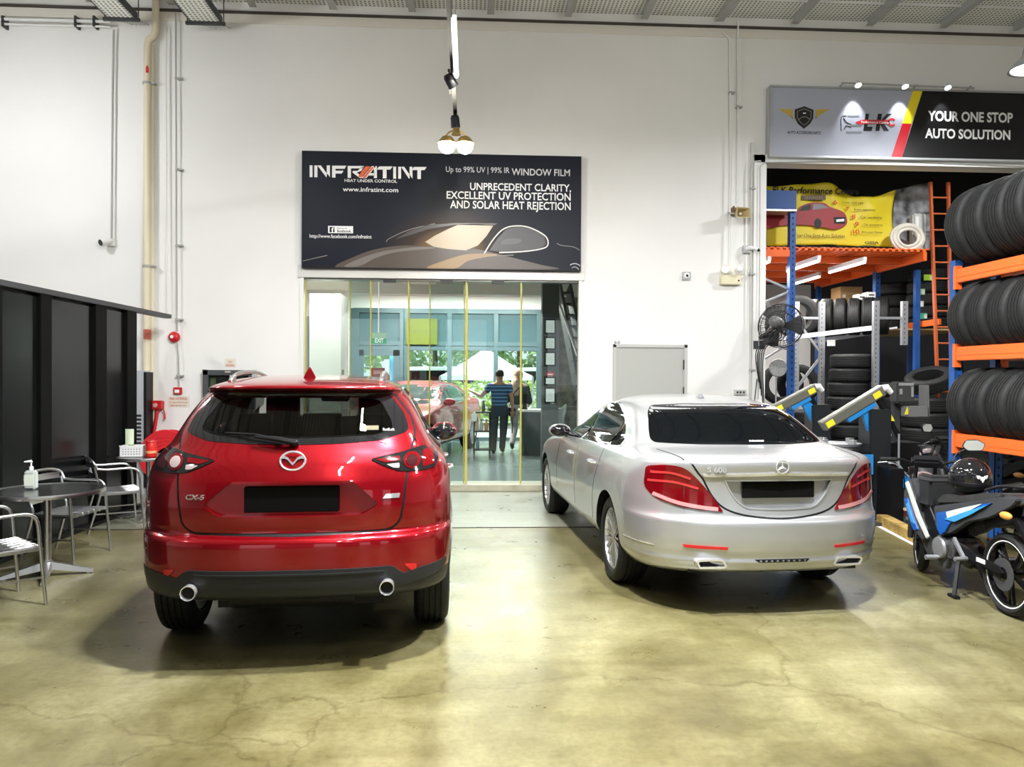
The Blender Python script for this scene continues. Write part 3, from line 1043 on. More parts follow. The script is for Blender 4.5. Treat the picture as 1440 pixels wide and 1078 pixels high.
        mb = MB(); mb.add([hp + V(p) for p in [(-.03, -.05, -.004), (.03, -.05, -.004), (.02, .10, -.004), (-.02, .10, -.004), (-.005, -.045, .04), (.005, -.045, .04), (.004, 0, .034), (-.004, 0, .034)]],
                          [(3, 2, 1, 0), (0, 1, 5, 4), (4, 5, 6, 7), (2, 3, 7, 6), (1, 2, 6, 5), (3, 0, 4, 7)])
        mb.build('antenna_fin', paint, root, bevel=.006)
    for y in (1.13, 4.295):
        for s in (-1, 1):
            make_wheel(root, s * .815, y, .345, .255, .245, s, M['alu'], 'multi')
    mb = MB(); mb.mm((-.5, .7, .20), (.5, 4.6, .40)); mb.mm((-.62, .16, .30), (.62, .6, .40))
    mb.build('underbody', blk, root)
    return B

M['lensglow'] = pmat('bright_red_lens', (.42, .03, .03), .1, coat=.6)
M['lenspink'] = pmat('pale_lens', (.45, .20, .20), .2, coat=.6)
sr = thing('sedan', 'silver four-door sedan with very dark rear window, parked on the concrete at right', 'car', (2.15, 5.15, 0), math.radians(3.8))
build_sedan(sr, M['silver'])
# ================================================================== the hall
WY = 11.2
WORLD_ROOTS = set()

def wthing(name, label, cat, loc, group=None, rz=0.):
    """a thing whose parts are given in world coordinates"""
    o = thing(name, label, cat, loc, rz, group)
    WORLD_ROOTS.add(o.name)
    return o

_build = MB.build
def _build_w(self, name, mat=None, parent=None, **k):
    o = _build(self, name, mat, parent, **k)
    if parent is not None and parent.name in WORLD_ROOTS:
        o.matrix_parent_inverse = (Matrix.Translation(parent.location) @ Matrix.Rotation(parent.rotation_euler.z, 4, 'Z')).inverted()
    return o
MB.build = _build_w

def adopt(o, parent):
    o.parent = parent
    if parent.name in WORLD_ROOTS:
        o.matrix_parent_inverse = (Matrix.Translation(parent.location) @ Matrix.Rotation(parent.rotation_euler.z, 4, 'Z')).inverted()
    return o

_h = text('H', 1., 'h', M['txt'], None, (0, 0, 0), (0, 0, 0), ext=0)
CAPH = max(v.co.y for v in _h.data.vertices)
bpy.data.objects.remove(_h)
def fit_text(body, px0, px1, pyt, pyb, Y, name, mat, parent, bold=0., ext=.002, shear=0., cap=True):
    """text stretched to the rectangle it fills on the plane at depth Y"""
    o = text(body, 1., name, mat, None, (0, 0, 0), (0, 0, 0), bold=bold, ext=0, shear=shear)
    me = o.data
    xs = [v.co.x for v in me.vertices]; ys = [v.co.y for v in me.vertices]
    a, b = at(px0, pyb, Y), at(px1, pyt, Y)
    sx = (b.x - a.x) / (max(xs) - min(xs))
    zz = at((px0 + px1) / 2, pyb, Y).z, at((px0 + px1) / 2, pyt, Y).z
    y0, y1 = 0., CAPH
    sz = (zz[1] - zz[0]) / (y1 - y0) * .93
    x0 = min(xs)
    for v in me.vertices:
        v.co = V((a.x + (v.co.x - x0) * sx, Y - ext, zz[0] + (v.co.y - y0) * sz))
    me.update()
    if parent is not None:
        adopt(o, parent)
    return o

def flat(pts, Y, name, mat, parent, d=.002, px=True):
    """a thin printed shape on a board at depth Y, pixel outline of the print"""
    mb = MB()
    p2 = [(at(x, y, Y).x, at(x, y, Y).z) for x, y in pts] if px else pts
    mb.prism(p2, Y - d, Y)
    return mb.build(name, mat, parent, smooth=0)

# ---- materials of the shell
def wall_mat():
    m = pmat('wall_paint', (.80, .79, .765), .55)
    noisy(m, .035, .7, 6.)
    return m
M['wall'] = wall_mat()

def floor_mat():
    m = bpy.data.materials.new('concrete')
    m.use_nodes = True
    nt = m.node_tree; N, L = nt.nodes, nt.links
    b = N['Principled BSDF']
    tc = N.new('ShaderNodeTexCoord')
    def noise(scale, det=6, dist=0., rough=.6, sc=None):
        n = N.new('ShaderNodeTexNoise')
        n.inputs['Scale'].default_value = scale
        n.inputs['Detail'].default_value = det
        n.inputs['Roughness'].default_value = rough
        n.inputs['Distortion'].default_value = dist
        if sc:
            mp = N.new('ShaderNodeMapping'); mp.inputs['Scale'].default_value = sc
            L.new(tc.outputs['Object'], mp.inputs[0]); L.new(mp.outputs[0], n.inputs['Vector'])
        else:
            L.new(tc.outputs['Object'], n.inputs['Vector'])
        return n
    def ramp(src, stops):
        r = N.new('ShaderNodeValToRGB')
        while len(r.color_ramp.elements) < len(stops):
            r.color_ramp.elements.new(.5)
        for e, (p, c) in zip(r.color_ramp.elements, stops):
            e.position = p
            e.color = (*c, 1) if len(c) == 3 else c
        L.new(src, r.inputs[0])
        return r
    def mix(a, c, fac, mode='MIX', f=None):
        x = N.new('ShaderNodeMix'); x.data_type = 'RGBA'; x.blend_type = mode
        if f is not None: x.inputs[0].default_value = f
        else: L.new(fac, x.inputs[0])
        for s, i in ((a, 6), (c, 7)):
            if isinstance(s, tuple): x.inputs[i].default_value = (*s, 1)
            else: L.new(s, x.inputs[i])
        return x.outputs[2]
    n1 = noise(.55, 5, .3, .55)
    base = ramp(n1.outputs['Fac'], [(.28, FLOOR_C[0]), (.44, FLOOR_C[1]), (.58, FLOOR_C[2]), (.74, FLOOR_C[3])]).outputs[0]
    n2 = noise(3.2, 5, .2, .55)
    st = ramp(n2.outputs['Fac'], [(.25, (.66, .64, .55)), (.62, (1, 1, 1)), (.72, (1.0, 1.0, 1.0)), (.8, (1.12, 1.12, 1.1))]).outputs[0]
    c = mix(base, st, None, 'MULTIPLY', .8)
    n3 = noise(1.5, 6, .5, .58, (1.4, .6, 1))
    st2 = ramp(n3.outputs['Fac'], [(.24, (.36, .32, .20)), (.58, (1, 1, 1))]).outputs[0]
    c = mix(c, st2, None, 'MULTIPLY', .7)
    nl = noise(.16, 3, 0, .5)
    lr = ramp(nl.outputs['Fac'], [(.38, (.66, .63, .52)), (.60, (1.05, 1.05, 1.05))]).outputs[0]
    c = mix(c, lr, None, 'MULTIPLY', .9)
    # fine cracks
    vo = N.new('ShaderNodeTexVoronoi'); vo.feature = 'DISTANCE_TO_EDGE'; vo.inputs['Scale'].default_value = .42
    nd = noise(1.3, 8, 0)
    va = N.new('ShaderNodeMix'); va.data_type = 'RGBA'; va.blend_type = 'LINEAR_LIGHT'; va.inputs[0].default_value = .35
    L.new(tc.outputs['Object'], va.inputs[6]); L.new(nd.outputs['Color'], va.inputs[7])
    L.new(va.outputs[2], vo.inputs['Vector'])
    cr = ramp(vo.outputs['Distance'], [(.0, (.45, .40, .28)), (.006, (1, 1, 1))]).outputs[0]
    c = mix(c, cr, None, 'MULTIPLY', .55)
    # paler painted strip in front of the shops
    sx = N.new('ShaderNodeSeparateXYZ'); L.new(tc.outputs['Object'], sx.inputs[0])
    gt = N.new('ShaderNodeMath'); gt.operation = 'GREATER_THAN'; gt.inputs[1].default_value = 8.43
    L.new(sx.outputs['Y'], gt.inputs[0])
    pale = mix((.29, .30, .24), st, None, 'MULTIPLY', .5)
    c = mix(c, pale, gt.outputs[0])
    ng = noise(26, 6, 0, .7)
    gr = ramp(ng.outputs['Fac'], [(.36, (.72, .70, .64)), (.58, (1.06, 1.06, 1.06))]).outputs[0]
    c = mix(c, gr, None, 'MULTIPLY', .7)
    ns = noise(2.2, 9, .3, .7, (.35, 2.4, 1))
    sr_ = ramp(ns.outputs['Fac'], [(.28, (.62, .58, .46)), (.62, (1, 1, 1))]).outputs[0]
    c = mix(c, sr_, None, 'MULTIPLY', .6)
    L.new(c, b.inputs['Base Color'])
    rr = N.new('ShaderNodeMapRange'); L.new(n2.outputs['Fac'], rr.inputs['Value'])
    rr.inputs['From Min'].default_value = .3; rr.inputs['From Max'].default_value = .7
    rr.inputs['To Min'].default_value = .26; rr.inputs['To Max'].default_value = .38
    L.new(rr.outputs[0], b.inputs['Roughness'])
    bp = N.new('ShaderNodeBump'); bp.inputs['Strength'].default_value = .03; bp.inputs['Distance'].default_value = .02
    L.new(n1.outputs['Fac'], bp.inputs['Height']); L.new(bp.outputs[0], b.inputs['Normal'])
    return m
FLOOR_C = [(.095, .084, .034), (.19, .174, .085), (.275, .260, .150), (.37, .36, .245)]

def deck_mat():
    """perforated metal ceiling"""
    m = pmat('perforated_deck', (.82, .82, .77), .6)
    nt = m.node_tree; N, L = nt.nodes, nt.links
    tc = N.new('ShaderNodeTexCoord')
    vo = N.new('ShaderNodeTexVoronoi'); vo.voronoi_dimensions = '2D'; vo.inputs['Scale'].default_value = 17; vo.inputs['Randomness'].default_value = 0
    L.new(tc.outputs['Object'], vo.inputs['Vector'])
    lt = N.new('ShaderNodeMath'); lt.operation = 'LESS_THAN'; lt.inputs[1].default_value = .30
    L.new(vo.outputs['Distance'], lt.inputs[0])
    mx = N.new('ShaderNodeMix'); mx.data_type = 'RGBA'
    L.new(lt.outputs[0], mx.inputs[0])
    mx.inputs[6].default_value = (.86, .86, .80, 1); mx.inputs[7].default_value = (.20, .20, .18, 1)
    L.new(mx.outputs[2], N['Principled BSDF'].inputs['Base Color'])
    return m

# ---- shell
XL, XR, YB = -10.0, 12.5, -7.5
GX0, GX1, GZ0, GZ1 = -2.43, 1.60, .07, 3.09          # glazed opening
TX0, TZ1 = 4.33, 4.84                                # opening of the tyre bay
CZ = 6.98
mb = MB(); mb.mm((XL, YB - 20, -.12), (XR, WY + .02, 0)); struct(mb.build('floor', floor_mat()))
mb = MB()
mb.mm((XL, WY, 0), (GX0, WY + .25, CZ)); mb.mm((GX1, WY, 0), (TX0, WY + .25, CZ))
mb.mm((GX0, WY, GZ1), (GX1, WY + .25, CZ)); mb.mm((TX0, WY, TZ1), (XR, WY + .25, CZ))
mb.mm((GX0, WY, -.1), (GX1, WY + .25, .03))
struct(mb.build('wall_back', M['wall'], smooth=0))
mb = MB(); mb.mm((XL - .2, YB, 0), (XL, WY + .25, CZ)); struct(mb.build('wall_left', M['wall']))
mb = MB(); mb.mm((XR, YB, 0), (XR + .2, WY + .25, CZ)); struct(mb.build('wall_right', M['wall']))
mb = MB(); mb.mm((XL, YB - .2, 3.9), (XR, YB, CZ))
for xa, xb in ((XL, -4.9), (-2.6, -1.0), (.6, 3.0), (4.6, 6.4), (8.4, XR)): mb.mm((xa, YB - .2, 0), (xb, YB, 3.9))
struct(mb.build('wall_front', pmat('front_wall_paint', (.10, .10, .095), .7)))
mb = MB(); mb.mm((XL, YB, CZ), (XR, WY + .25, CZ + .1)); struct(mb.build('ceiling', deck_mat()))
# ceiling ribs and the channel along the wall
k = 0
for i in range(-8, 11):
    x = -.86 + 1.118 * i
    if x < XL + .1 or x > XR - .1: continue
    k += 1
    mb = MB(); mb.mm((x - .028, YB, CZ - .115), (x + .028, WY - .12, CZ + .005)); mb.mm((x - .05, YB, CZ - .12), (x + .05, WY - .12, CZ - .108))
    struct(mb.build('trim_%d' % k, M['grey']))
mb = MB(); mb.mm((XL, WY - .06, CZ - .165), (XR, WY, CZ - .145)); struct(mb.build('trim_40', pmat('rust_channel', (.06, .05, .042), .6)))
mb = MB(); mb.mm((XL, WY - .015, CZ - .30), (XR, WY, CZ - .17)); struct(mb.build('trim_41', pmat('band_paint', (.76, .72, .64), .6)))
for j, y in enumerate((10.6, 9.9, 9.2)):
    mb = MB(); mb.mm((XL, y, CZ - .03), (XR, y + .03, CZ + .004)); struct(mb.build('trim_%d' % (42 + j), M['white']))
# joint across the floor, sill and frames
mb = MB(); mb.mm((XL, 8.405, -.01), (XR, 8.45, .002)); struct(mb.build('trim_50', pmat('joint_filler', (.035, .03, .02), .8)))
mb = MB(); mb.mm((GX0 - .03, WY - .06, 0), (GX1 + .03, WY + .40, .085)); struct(mb.build('trim_51', noisy(pmat('sill_concrete', (.42, .40, .30), .5), .2, 6), bevel=.004))
mb = MB()
mb.mm((GX0 - .05, WY - .03, GZ1 - .02), (GX1 + .05, WY + .1, GZ1 + .16)); struct(mb.build('trim_52', pmat('header_aluminium', (.62, .61, .57), .4, .2), bevel=.004))
for i, x in enumerate((GX0, GX1)):
    mb = MB(); mb.mm((x - .025, WY - .02, .06), (x + .025, WY + .12, GZ1)); struct(mb.build('trim_%d' % (53 + i), M['white']))
mb = MB(); mb.mm((TX0 - .17, WY - .05, 0), (TX0, WY + .02, TZ1 + .12)); mb.mm((TX0 - .17, WY - .05, TZ1), (XR, WY + .02, TZ1 + .12))
mb.mm((TX0 - .02, WY - .02, 0), (TX0 + .03, WY + .27, TZ1)); struct(mb.build('trim_56', M['wall'], bevel=.004))
mb = MB(); mb.mm((TX0 - .21, WY - .03, 0), (TX0 - .17, WY, TZ1 + .3)); struct(mb.build('trim_57', pmat('reveal_paint', (.6, .6, .57), .6)))

# ---- grey service door
d0, d1 = at(862, 484, WY), at(966, 484, WY)
mb = MB()
for a, b in (((d0.x, d0.z), (d0.x + .045, 0)), ((d1.x - .045, d1.z), (d1.x, 0))):
    mb.mm((a[0], WY - .03, b[1]), (b[0], WY + .02, a[1]))
mb.mm((d0.x, WY - .03, d0.z - .045), (d1.x, WY + .02, d0.z))
dr = struct(mb.build('door_1', pmat('door_frame_paint', (.50, .50, .46), .5), bevel=.003))
mb = MB(); mb.mm((d0.x + .045, WY - .012, 0), (d1.x - .045, WY + .02, d0.z - .045)); mb.build('door_leaf', pmat('door_paint', (.43, .435, .40), .45), dr)
for z in (1.85, 1.45, .4):
    mb = MB(); mb.cyl((d1.x - .05, WY - .02, z - .07), (d1.x - .05, WY - .02, z + .07), .012, 10); mb.build('hinge', M['dgrey'], dr)
fit_text('B1-02', 864, 872, 479, 483.5, WY - .032, 'door_number', M['txtblack'], dr, bold=.01)
mb = MB(); mb.mm((at(861, 484, WY).x, WY - .03, at(861, 484.5, WY).z), (at(874, 484, WY).x, WY, at(861, 478, WY).z)); mb.build('number_tag', M['paper'], dr)

# ---- pipes and conduits on the wall
def riser(name, label, pts, r, mat, clips=(), Y=WY - .06, cat='pipe', clipmat=None):
    w = [at(x, y, Y) for x, y in pts]
    if pts[-1][1] > 600: w[-1].z = 0
    t = wthing(name, label, cat, (w[-1].x, Y, w[-1].z))
    mb = MB(); mb.tube(w, r, 12); mb.build('tube', mat, t, smooth=60)
    for (cx_, cy_) in clips:
        c = at(cx_, cy_, Y)
        mb = MB(); mb.lathe([(r + .002, -.015), (r + .012, -.015), (r + .012, .015), (r + .002, .015)], 16, Matrix.Translation(c), closed=True)
        mb.mm((c.x + r, Y - .012, c.z - .012), (c.x + r + .06, Y + .06, c.z + .012))
        mb.build('clip', clipmat or M['grey'], t)
    return t
rp = riser('water_pipe', 'fat cream vertical pipe with offset bend running down behind the black partition', [(219, -12), (219, 44), (216, 52), (209, 56), (207.5, 64), (207, 120), (207, 300), (206, 650)], .048, M['pipe'], ((207, 117), (207, 374)), Y=WY - .1)
mb = MB(); c = at(207, 97, WY - .15); mb.prism([(c.x - .018, c.z - .05), (c.x + .018, c.z - .05), (c.x + .018, c.z + .02), (c.x, c.z + .06), (c.x - .018, c.z + .02)], WY - .152, WY - .145); mb.build('flow_arrow', M['red'], rp)
mb = MB(); c = at(207, 470, WY - .1); mb.lathe([(.049, -.07), (.051, -.07), (.051, .07), (.049, .07)], 16, Matrix.Translation(c), closed=True); mb.build('red_band', pmat('faded_red_band', (.5, .12, .08), .6), rp)
riser('water_pipe', 'thinner pale pipe beside the fat cream vertical pipe', [(214, 64), (214, 300), (214, 650)], .030, M['cream'], (), Y=WY - .05)
riser('cable_conduit', 'thin white conduit on the wall left of the alarm bell conduit', [(233, 38), (234, 300), (235.5, 447)], .009, M['white'], (), cat='conduit')
riser('cable_conduit', 'grey conduit dropping from the ceiling to the red alarm bell', [(247, 18), (248, 300), (249, 466)], .011, M['grey'], ((248, 110), (249, 238), (249, 345), (249, 449)), cat='conduit')
riser('cable_conduit', 'thin conduit between the red alarm bell and the red call point', [(249, 482), (251, 500), (252, 545)], .009, M['grey'], ((250, 528),), cat='conduit')
riser('cable_conduit', 'grey conduit dropping to the white bullet camera at far left', [(160, 42), (158.5, 130), (157, 335)], .014, M['grey'], (), cat='conduit')
riser('cable_conduit', 'white conduit with bent top ending at the emergency light', [(1016, 45), (1024, 52), (1027, 60), (1027, 220), (1025, 378)], .012, M['white'], ((1027, 130), (1026, 300)), cat='conduit')
riser('cable_conduit', 'white conduit running straight down to the horn loudspeaker', [(1038, 30), (1038, 180), (1036, 285)], .012, M['white'], ((1037, 150),), cat='conduit')
riser('cable_conduit', 'slim conduit along the frame of the tyre bay opening', [(1070, 226), (1059, 227), (1056, 240), (1056, 420), (1055, 560)], .010, pmat('conduit_grey', (.55, .55, .52), .5), ((1056, 265), (1055, 385), (1055, 520)), cat='conduit')
riser('cable_conduit', 'dark thin cable run beside the tyre bay frame', [(1440, 234), (1250, 226), (1075, 228), (1069, 234), (1068, 400), (1066, 560)], .006, M['grey'], (), cat='cable', Y=WY - .075)
for i, (y, r_) in enumerate(((27, .022), (34, .016))):
    t = wthing('cable_conduit', ['upper horizontal conduit high on the wall at far left', 'lower horizontal conduit high on the wall at far left'][i], 'conduit', (at(0, y, WY - .1)))
    mb = MB(); mb.tube([at(-60, y - 2, WY - .1), at(156, y + 3.5, WY - .1)], r_, 10); mb.build('tube', M['white'], t)
    for x in (5, 107, 133):
        c = at(x, y, WY - .1); mb = MB(); mb.mm((c.x - .015, WY - .13, c.z - .04), (c.x + .015, WY, c.z + .04)); mb.build('clip', M['dgrey'], t)

# ---- cable trays hanging under the deck
def tray(name, label, x0, x1, z, yend):
    t = wthing(name, label, 'cable tray', ((x0 + x1) / 2, yend, z))
    mb = MB()
    for x in (x0, x1):
        mb = MB(); mb.mm((x - .012, 2.5, z), (x + .012, yend, z + .09)); mb.build('side_rail', M['dgrey'], t)
    mb = MB(); mb.mm((x0, 2.5, z), (x1, yend, z + .012)); mb.build('tray_floor', deckm, t)
    mb = MB()
    for k in range(5):
        xx = x0 + (x1 - x0) * (.2 + .15 * k)
        mb.tube([(xx, 2.5, z + .03), (xx + .01, 6, z + .03), (xx, yend + .1, z + .025), (xx + .02, yend + .35, z + .12), (xx + .02, WY - .1, z + .16)], .014, 8)
    mb.build('cable_bundle', M['steel_l'], t)
    for y in (yend - .04, yend - .95, yend - 2.4, yend - 4):
        mb = MB(); mb.mm((x0 - .06, y - .02, z - .04), (x1 + .06, y + .02, z))
        for x in (x0 - .04, x1 + .04):
            mb.cyl((x, y, z - .05), (x, y, CZ), .007, 6)
        mb.build('hanger', M['dgrey'], t)
    return t
deckm = deck_mat()
tray('cable_tray', 'perforated cable tray hanging above the cream pipe at upper left', -4.86, -4.50, 6.42, 10.6)
tray('cable_tray', 'perforated cable tray hanging second from left, right of the cream pipe', -3.78, -3.38, 6.40, 10.6)

# ---- small fittings on the wall
def cyl_thing(): pass
c = at(246, 474, WY)
t = wthing('alarm_bell', 'round red fire alarm bell on the white wall', 'alarm bell', (c.x, WY, c.z))
mb = MB(); T = Matrix.Translation((c.x, WY, c.z)) @ Matrix.Rotation(PI / 2, 4, 'X')
mb.lathe([(0, .0), (.075, .0), (.078, .03), (.072, .055), (.04, .075), (0, .08)], 28, T); mb.build('gong', M['red'], t, smooth=60)
mb = MB(); mb.lathe([(.0, .078), (.022, .079), (.024, .088), (0, .092)], 18, Matrix.Translation((-.012, 0, .003)) @ T); mb.build('centre_cap', M['txt'], t)
c = at(251, 549, WY)
t = wthing('call_point', 'small red fire call point box under the alarm bell', 'fire alarm call point', (c.x, WY, c.z))
mb = MB(); mb.mm((c.x - .055, WY - .05, c.z - .048), (c.x + .055, WY, c.z + .048)); mb.build('box', M['red'], t, bevel=.006)
mb = MB(); mb.mm((c.x - .034, WY - .054, c.z - .03), (c.x + .030, WY - .045, c.z + .014)); mb.build('glass', M['paper'], t)
def notice(name, label, box, lines):
    a, b = at(box[0], box[3], WY), at(box[2], box[1], WY)
    t = wthing(name, label, 'notice', (a.x, WY, a.z))
    mb = MB(); mb.mm((a.x, WY - .004, a.z), (b.x, WY, b.z)); mb.build('sheet', pmat('notice_sheet', (.72, .68, .58), .6), t)
    for body, r in lines:
        fit_text(body, *r, WY - .005, 'lettering', pmat('faded_red', (.62, .16, .14), .6), t, bold=.012)
notice('notice', 'faded white notice with red lettering below the call point', (237, 557, 267, 572), [('FIRE HOSEREEL', (239, 264, 558.5, 562)), ('In case of fire break', (239, 264, 564, 566.5)), ('glass and turn valve', (240, 262, 568, 570.5))])
notice('notice', 'small white notice with red lettering above the dark framed cabinet', (316, 504, 332, 516), [('DRY', (321, 327, 507, 510.5)), ('RISER', (318, 330, 512, 515)), ])
# hose valve with pipe
c = at(224, 569, WY)
t = wthing('hose_valve', 'red square valve box with red pipe above the hose reel', 'fire valve', (c.x, WY, c.z - .5))
mb = MB(); mb.mm((c.x - .075, WY - .14, c.z - .062), (c.x + .075, WY, c.z + .062)); mb.build('valve_box', M['red'], t, bevel=.012)
mb = MB(); mb.lathe([(.0, .0), (.032, .0), (.03, .012), (0, .014)], 18, Matrix.Translation((c.x, WY - .14, c.z)) @ Matrix.Rotation(PI / 2, 4, 'X')); mb.build('valve_cap', pmat('pale_red', (.7, .35, .33), .4), t)
mb = MB(); mb.tube([(c.x + .01, WY - .08, c.z - .05), (c.x - .02, WY - .1, c.z - .3), (c.x - .05, WY - .14, c.z - .62)], .024, 12); mb.build('pipe', M['red'], t)
mb = MB(); mb.tube([(c.x + .08, WY - .06, c.z - .06), (c.x + .1, WY - .06, c.z - .12), (c.x + .10, WY - .06, c.z - .2)], [.01, .01, .016], 8); mb.build('nozzle', M['red'], t)
# hose reel
c = at(236, 641, WY - .3)
t = wthing('hose_reel', 'round red fire hose reel standing behind the red SUV', 'hose reel', (c.x, WY - .25, 0))
T = Matrix.Translation((c.x, WY - .36, c.z)) @ Matrix.Rotation(PI / 2, 4, 'X')
mb = MB(); mb.lathe([(0, .0), (.10, .005), (.12, .02), (.36, .02), (.372, .0), (.36, -.02), (.1, -.02), (0, -.02)], 48, T); mb.build('disc', pmat('reel_red', (.62, .02, .03), .3), t, smooth=30)
mb = MB()
for r_ in (.17, .22, .27): mb.lathe([(r_ - .006, .018), (r_, .026), (r_ + .006, .018)], 48, T)
mb.build('disc_rib', M['red'], t)
mb = MB()
for kx in range(3): mb.lathe([(.14 + .0, -.05 - .05 * kx - .02), (.34 - .01, -.05 - .05 * kx - .02), (.34 - .01, -.05 - .05 * kx + .02), (.14, -.05 - .05 * kx + .02)], 40, T, closed=True)
mb.build('hose', M['rubber'], t)
mb = MB(); mb.lathe([(0, -.2), (.36, -.2), (.36, -.18), (0, -.18)], 40, T); mb.build('back_disc', M['red'], t)
mb = MB(); mb.lathe([(0, .0), (.05, .0), (.045, .05), (0, .055)], 20, T); mb.cyl((c.x, WY - .1, c.z), (c.x, WY - .02, c.z), .05, 16); mb.mm((c.x - .06, WY - .17, 0), (c.x + .06, WY - .01, c.z)); mb.build('bracket', M['red'], t)
# dark framed cabinet
a, b = at(289, 520, WY), at(360, 520, WY)
t = wthing('wall_cabinet', 'dark grey framed glass cabinet on the wall behind the SUV roof', 'cabinet', (a.x, WY, .25))
mb = MB()
mb.mm((a.x, WY - .12, .25), (a.x + .075, WY, a.z)); mb.mm((b.x - .075, WY - .12, .25), (b.x, WY, a.z)); mb.mm((a.x, WY - .12, a.z - .075), (b.x, WY, a.z)); mb.mm((a.x, WY - .12, .25), (b.x, WY, .33))
mb.build('frame', pmat('slate_frame', (.07, .075, .08), .4), t, bevel=.006)
mb = MB(); mb.mm((a.x + .06, WY - .02, .3), (b.x - .06, WY - .005, a.z - .06)); mb.build('back_panel', pmat('cabinet_inside', (.30, .30, .22), .6), t)
mb = MB(); mb.mm((a.x + .17, WY - .06, .4), (b.x - .1, WY - .02, a.z - .09)); mb.build('valve_gear', pmat('dark_gear', (.03, .02, .02), .5), t)
mb = MB(); mb.mm((a.x + .07, WY - .10, .3), (b.x - .07, WY - .094, a.z - .07)); mb.build('glass', glass_mat('cabinet_glass', (.8, .85, .8), .08), t)
mb = MB(); mb.mm((a.x + .31, WY - .124, a.z - .032), (a.x + .39, WY - .118, a.z - .018)); mb.build('maker_plate', M['cream'], t)
# grey louvred locker behind the partition
LKX = at(203, 560, WY - .32).x
t = wthing('locker', 'grey louvred metal locker seen in the gap behind the black partition', 'locker', (-4.95, WY - .3, 0))
mb = MB(); mb.mm((-5.5, WY - .32, 0), (LKX, WY - .12, at(200, 521, WY - .3).z)); mb.build('body', pmat('locker_grey', (.42, .44, .47), .4), t, bevel=.008)
mb = MB(); mb.mm((LKX - .005, WY - .33, .1), (LKX + .03, WY - .1, at(200, 521, WY - .3).z - .02)); mb.build('edge_strip', M['black'], t)
for kx in range(8):
    z = at(195, 584 + 5.5 * kx, WY - .3).z
    mb = MB(); mb.box((LKX - .12, WY - .325, z), (.16, .012, .03), Matrix.Rotation(.5, 3, 'X')); mb.build('louvre', M['dgrey'], t)
# cameras, horn, emergency light
c = at(153, 341, WY)
t = wthing('security_camera', 'white bullet security camera at the foot of a conduit, far left', 'security camera', (c.x, WY, c.z))
mb = MB(); mb.mm((c.x + .0, WY - .05, c.z - .055), (c.x + .1, WY, c.z + .06)); mb.build('mount', M['white'], t, bevel=.008)
mb = MB(); mb.tube([(c.x + .05, WY - .04, c.z + .02), (c.x + .0, WY - .10, c.z + .0), (c.x - .04, WY - .15, c.z - .025)], [.04, .055, .05], 16); mb.build('housing', M['white'], t)
mb = MB(); mb.cyl((c.x - .04, WY - .15, c.z - .025), (c.x - .045, WY - .158, c.z - .028), .042, 16); mb.build('lens', M['gblack'], t)
c = at(965, 388, WY)
t = wthing('security_camera', 'small square grey camera on the bare wall above the service door', 'security camera', (c.x, WY, c.z))
mb = MB(); mb.mm((c.x - .062, WY - .03, c.z - .06), (c.x + .062, WY, c.z + .06)); mb.build('base', pmat('camera_grey', (.45, .46, .46), .5), t, bevel=.006)
mb = MB(); mb.ball((c.x, WY - .03, c.z), .045, 18, 10, (1, .6, 1)); mb.build('dome', M['txt'], t)
mb = MB(); mb.ball((c.x, WY - .05, c.z), .02, 12, 8); mb.build('lens', M['gblack'], t)
c = at(1049, 351, WY)
t = wthing('security_camera', 'bullet camera on a grey box beside the tyre bay frame', 'security camera', (c.x, WY, c.z))
mb = MB(); mb.mm((c.x - .06, WY - .06, c.z - .055), (c.x + .055, WY, c.z + .055)); mb.build('junction_box', pmat('camera_box', (.5, .5, .5), .5), t, bevel=.006)
mb = MB(); mb.tube([(c.x - .01, WY - .05, c.z), (c.x + .02, WY - .1, c.z + .012), (c.x + .07, WY - .14, c.z + .0), (c.x + .12, WY - .16, c.z - .02)], [.025, .03, .024, .024], 12); mb.build('housing', M['txt'], t)
mb = MB(); mb.tube([(c.x + .115, WY - .158, c.z - .018), (c.x + .14, WY - .175, c.z - .05)], [.022, .018], 12); mb.build('lens', M['gblack'], t)
c = at(1041, 301, WY - .15)
t = wthing('horn_speaker', 'small beige square horn loudspeaker on the wall under a conduit', 'loudspeaker', (c.x, WY, c.z))
T = Matrix.Translation((c.x, WY - .2, c.z)) @ Matrix.Rotation(math.radians(10), 4, 'Z')
mb = MB()
def sq(y, h, w): return [T @ V((-w, y, -h)), T @ V((w, y, -h)), T @ V((w, y, h)), T @ V((-w, y, h))]
vs = sq(-.06, .075, .105) + sq(.12, .03, .035) + sq(-.055, .062, .092) + sq(.10, .018, .022)
mb.add(vs, [(0, 1, 5, 4), (1, 2, 6, 5), (2, 3, 7, 6), (3, 0, 4, 7), (8, 9, 13, 12), (9, 10, 14, 13), (10, 11, 15, 14), (11, 8, 12, 15), (0, 1, 9, 8), (1, 2, 10, 9), (2, 3, 11, 10), (3, 0, 8, 11), (4, 5, 6, 7), (12, 13, 14, 15)])
mb.build('horn', pmat('aged_beige', (.50, .40, .20), .5), t, bevel=.004)
mb = MB(); mb.ball(T @ V((0, .04, 0)), .026, 12, 8); mb.build('driver_cone', M['cream'], t)
mb = MB(); mb.bar((c.x - .05, WY - .1, c.z + .05), (c.x - .05, WY, c.z + .14), .03, .03); mb.mm((c.x - .09, WY - .04, c.z + .0), (c.x + .02, WY, c.z + .12)); mb.build('bracket', pmat('brown_bracket', (.18, .12, .07), .5), t, bevel=.004)
c = at(1026, 387, WY)
t = wthing('emergency_light', 'cream twin-head emergency light box on the wall below conduits', 'emergency light', (c.x, WY, c.z - .15))
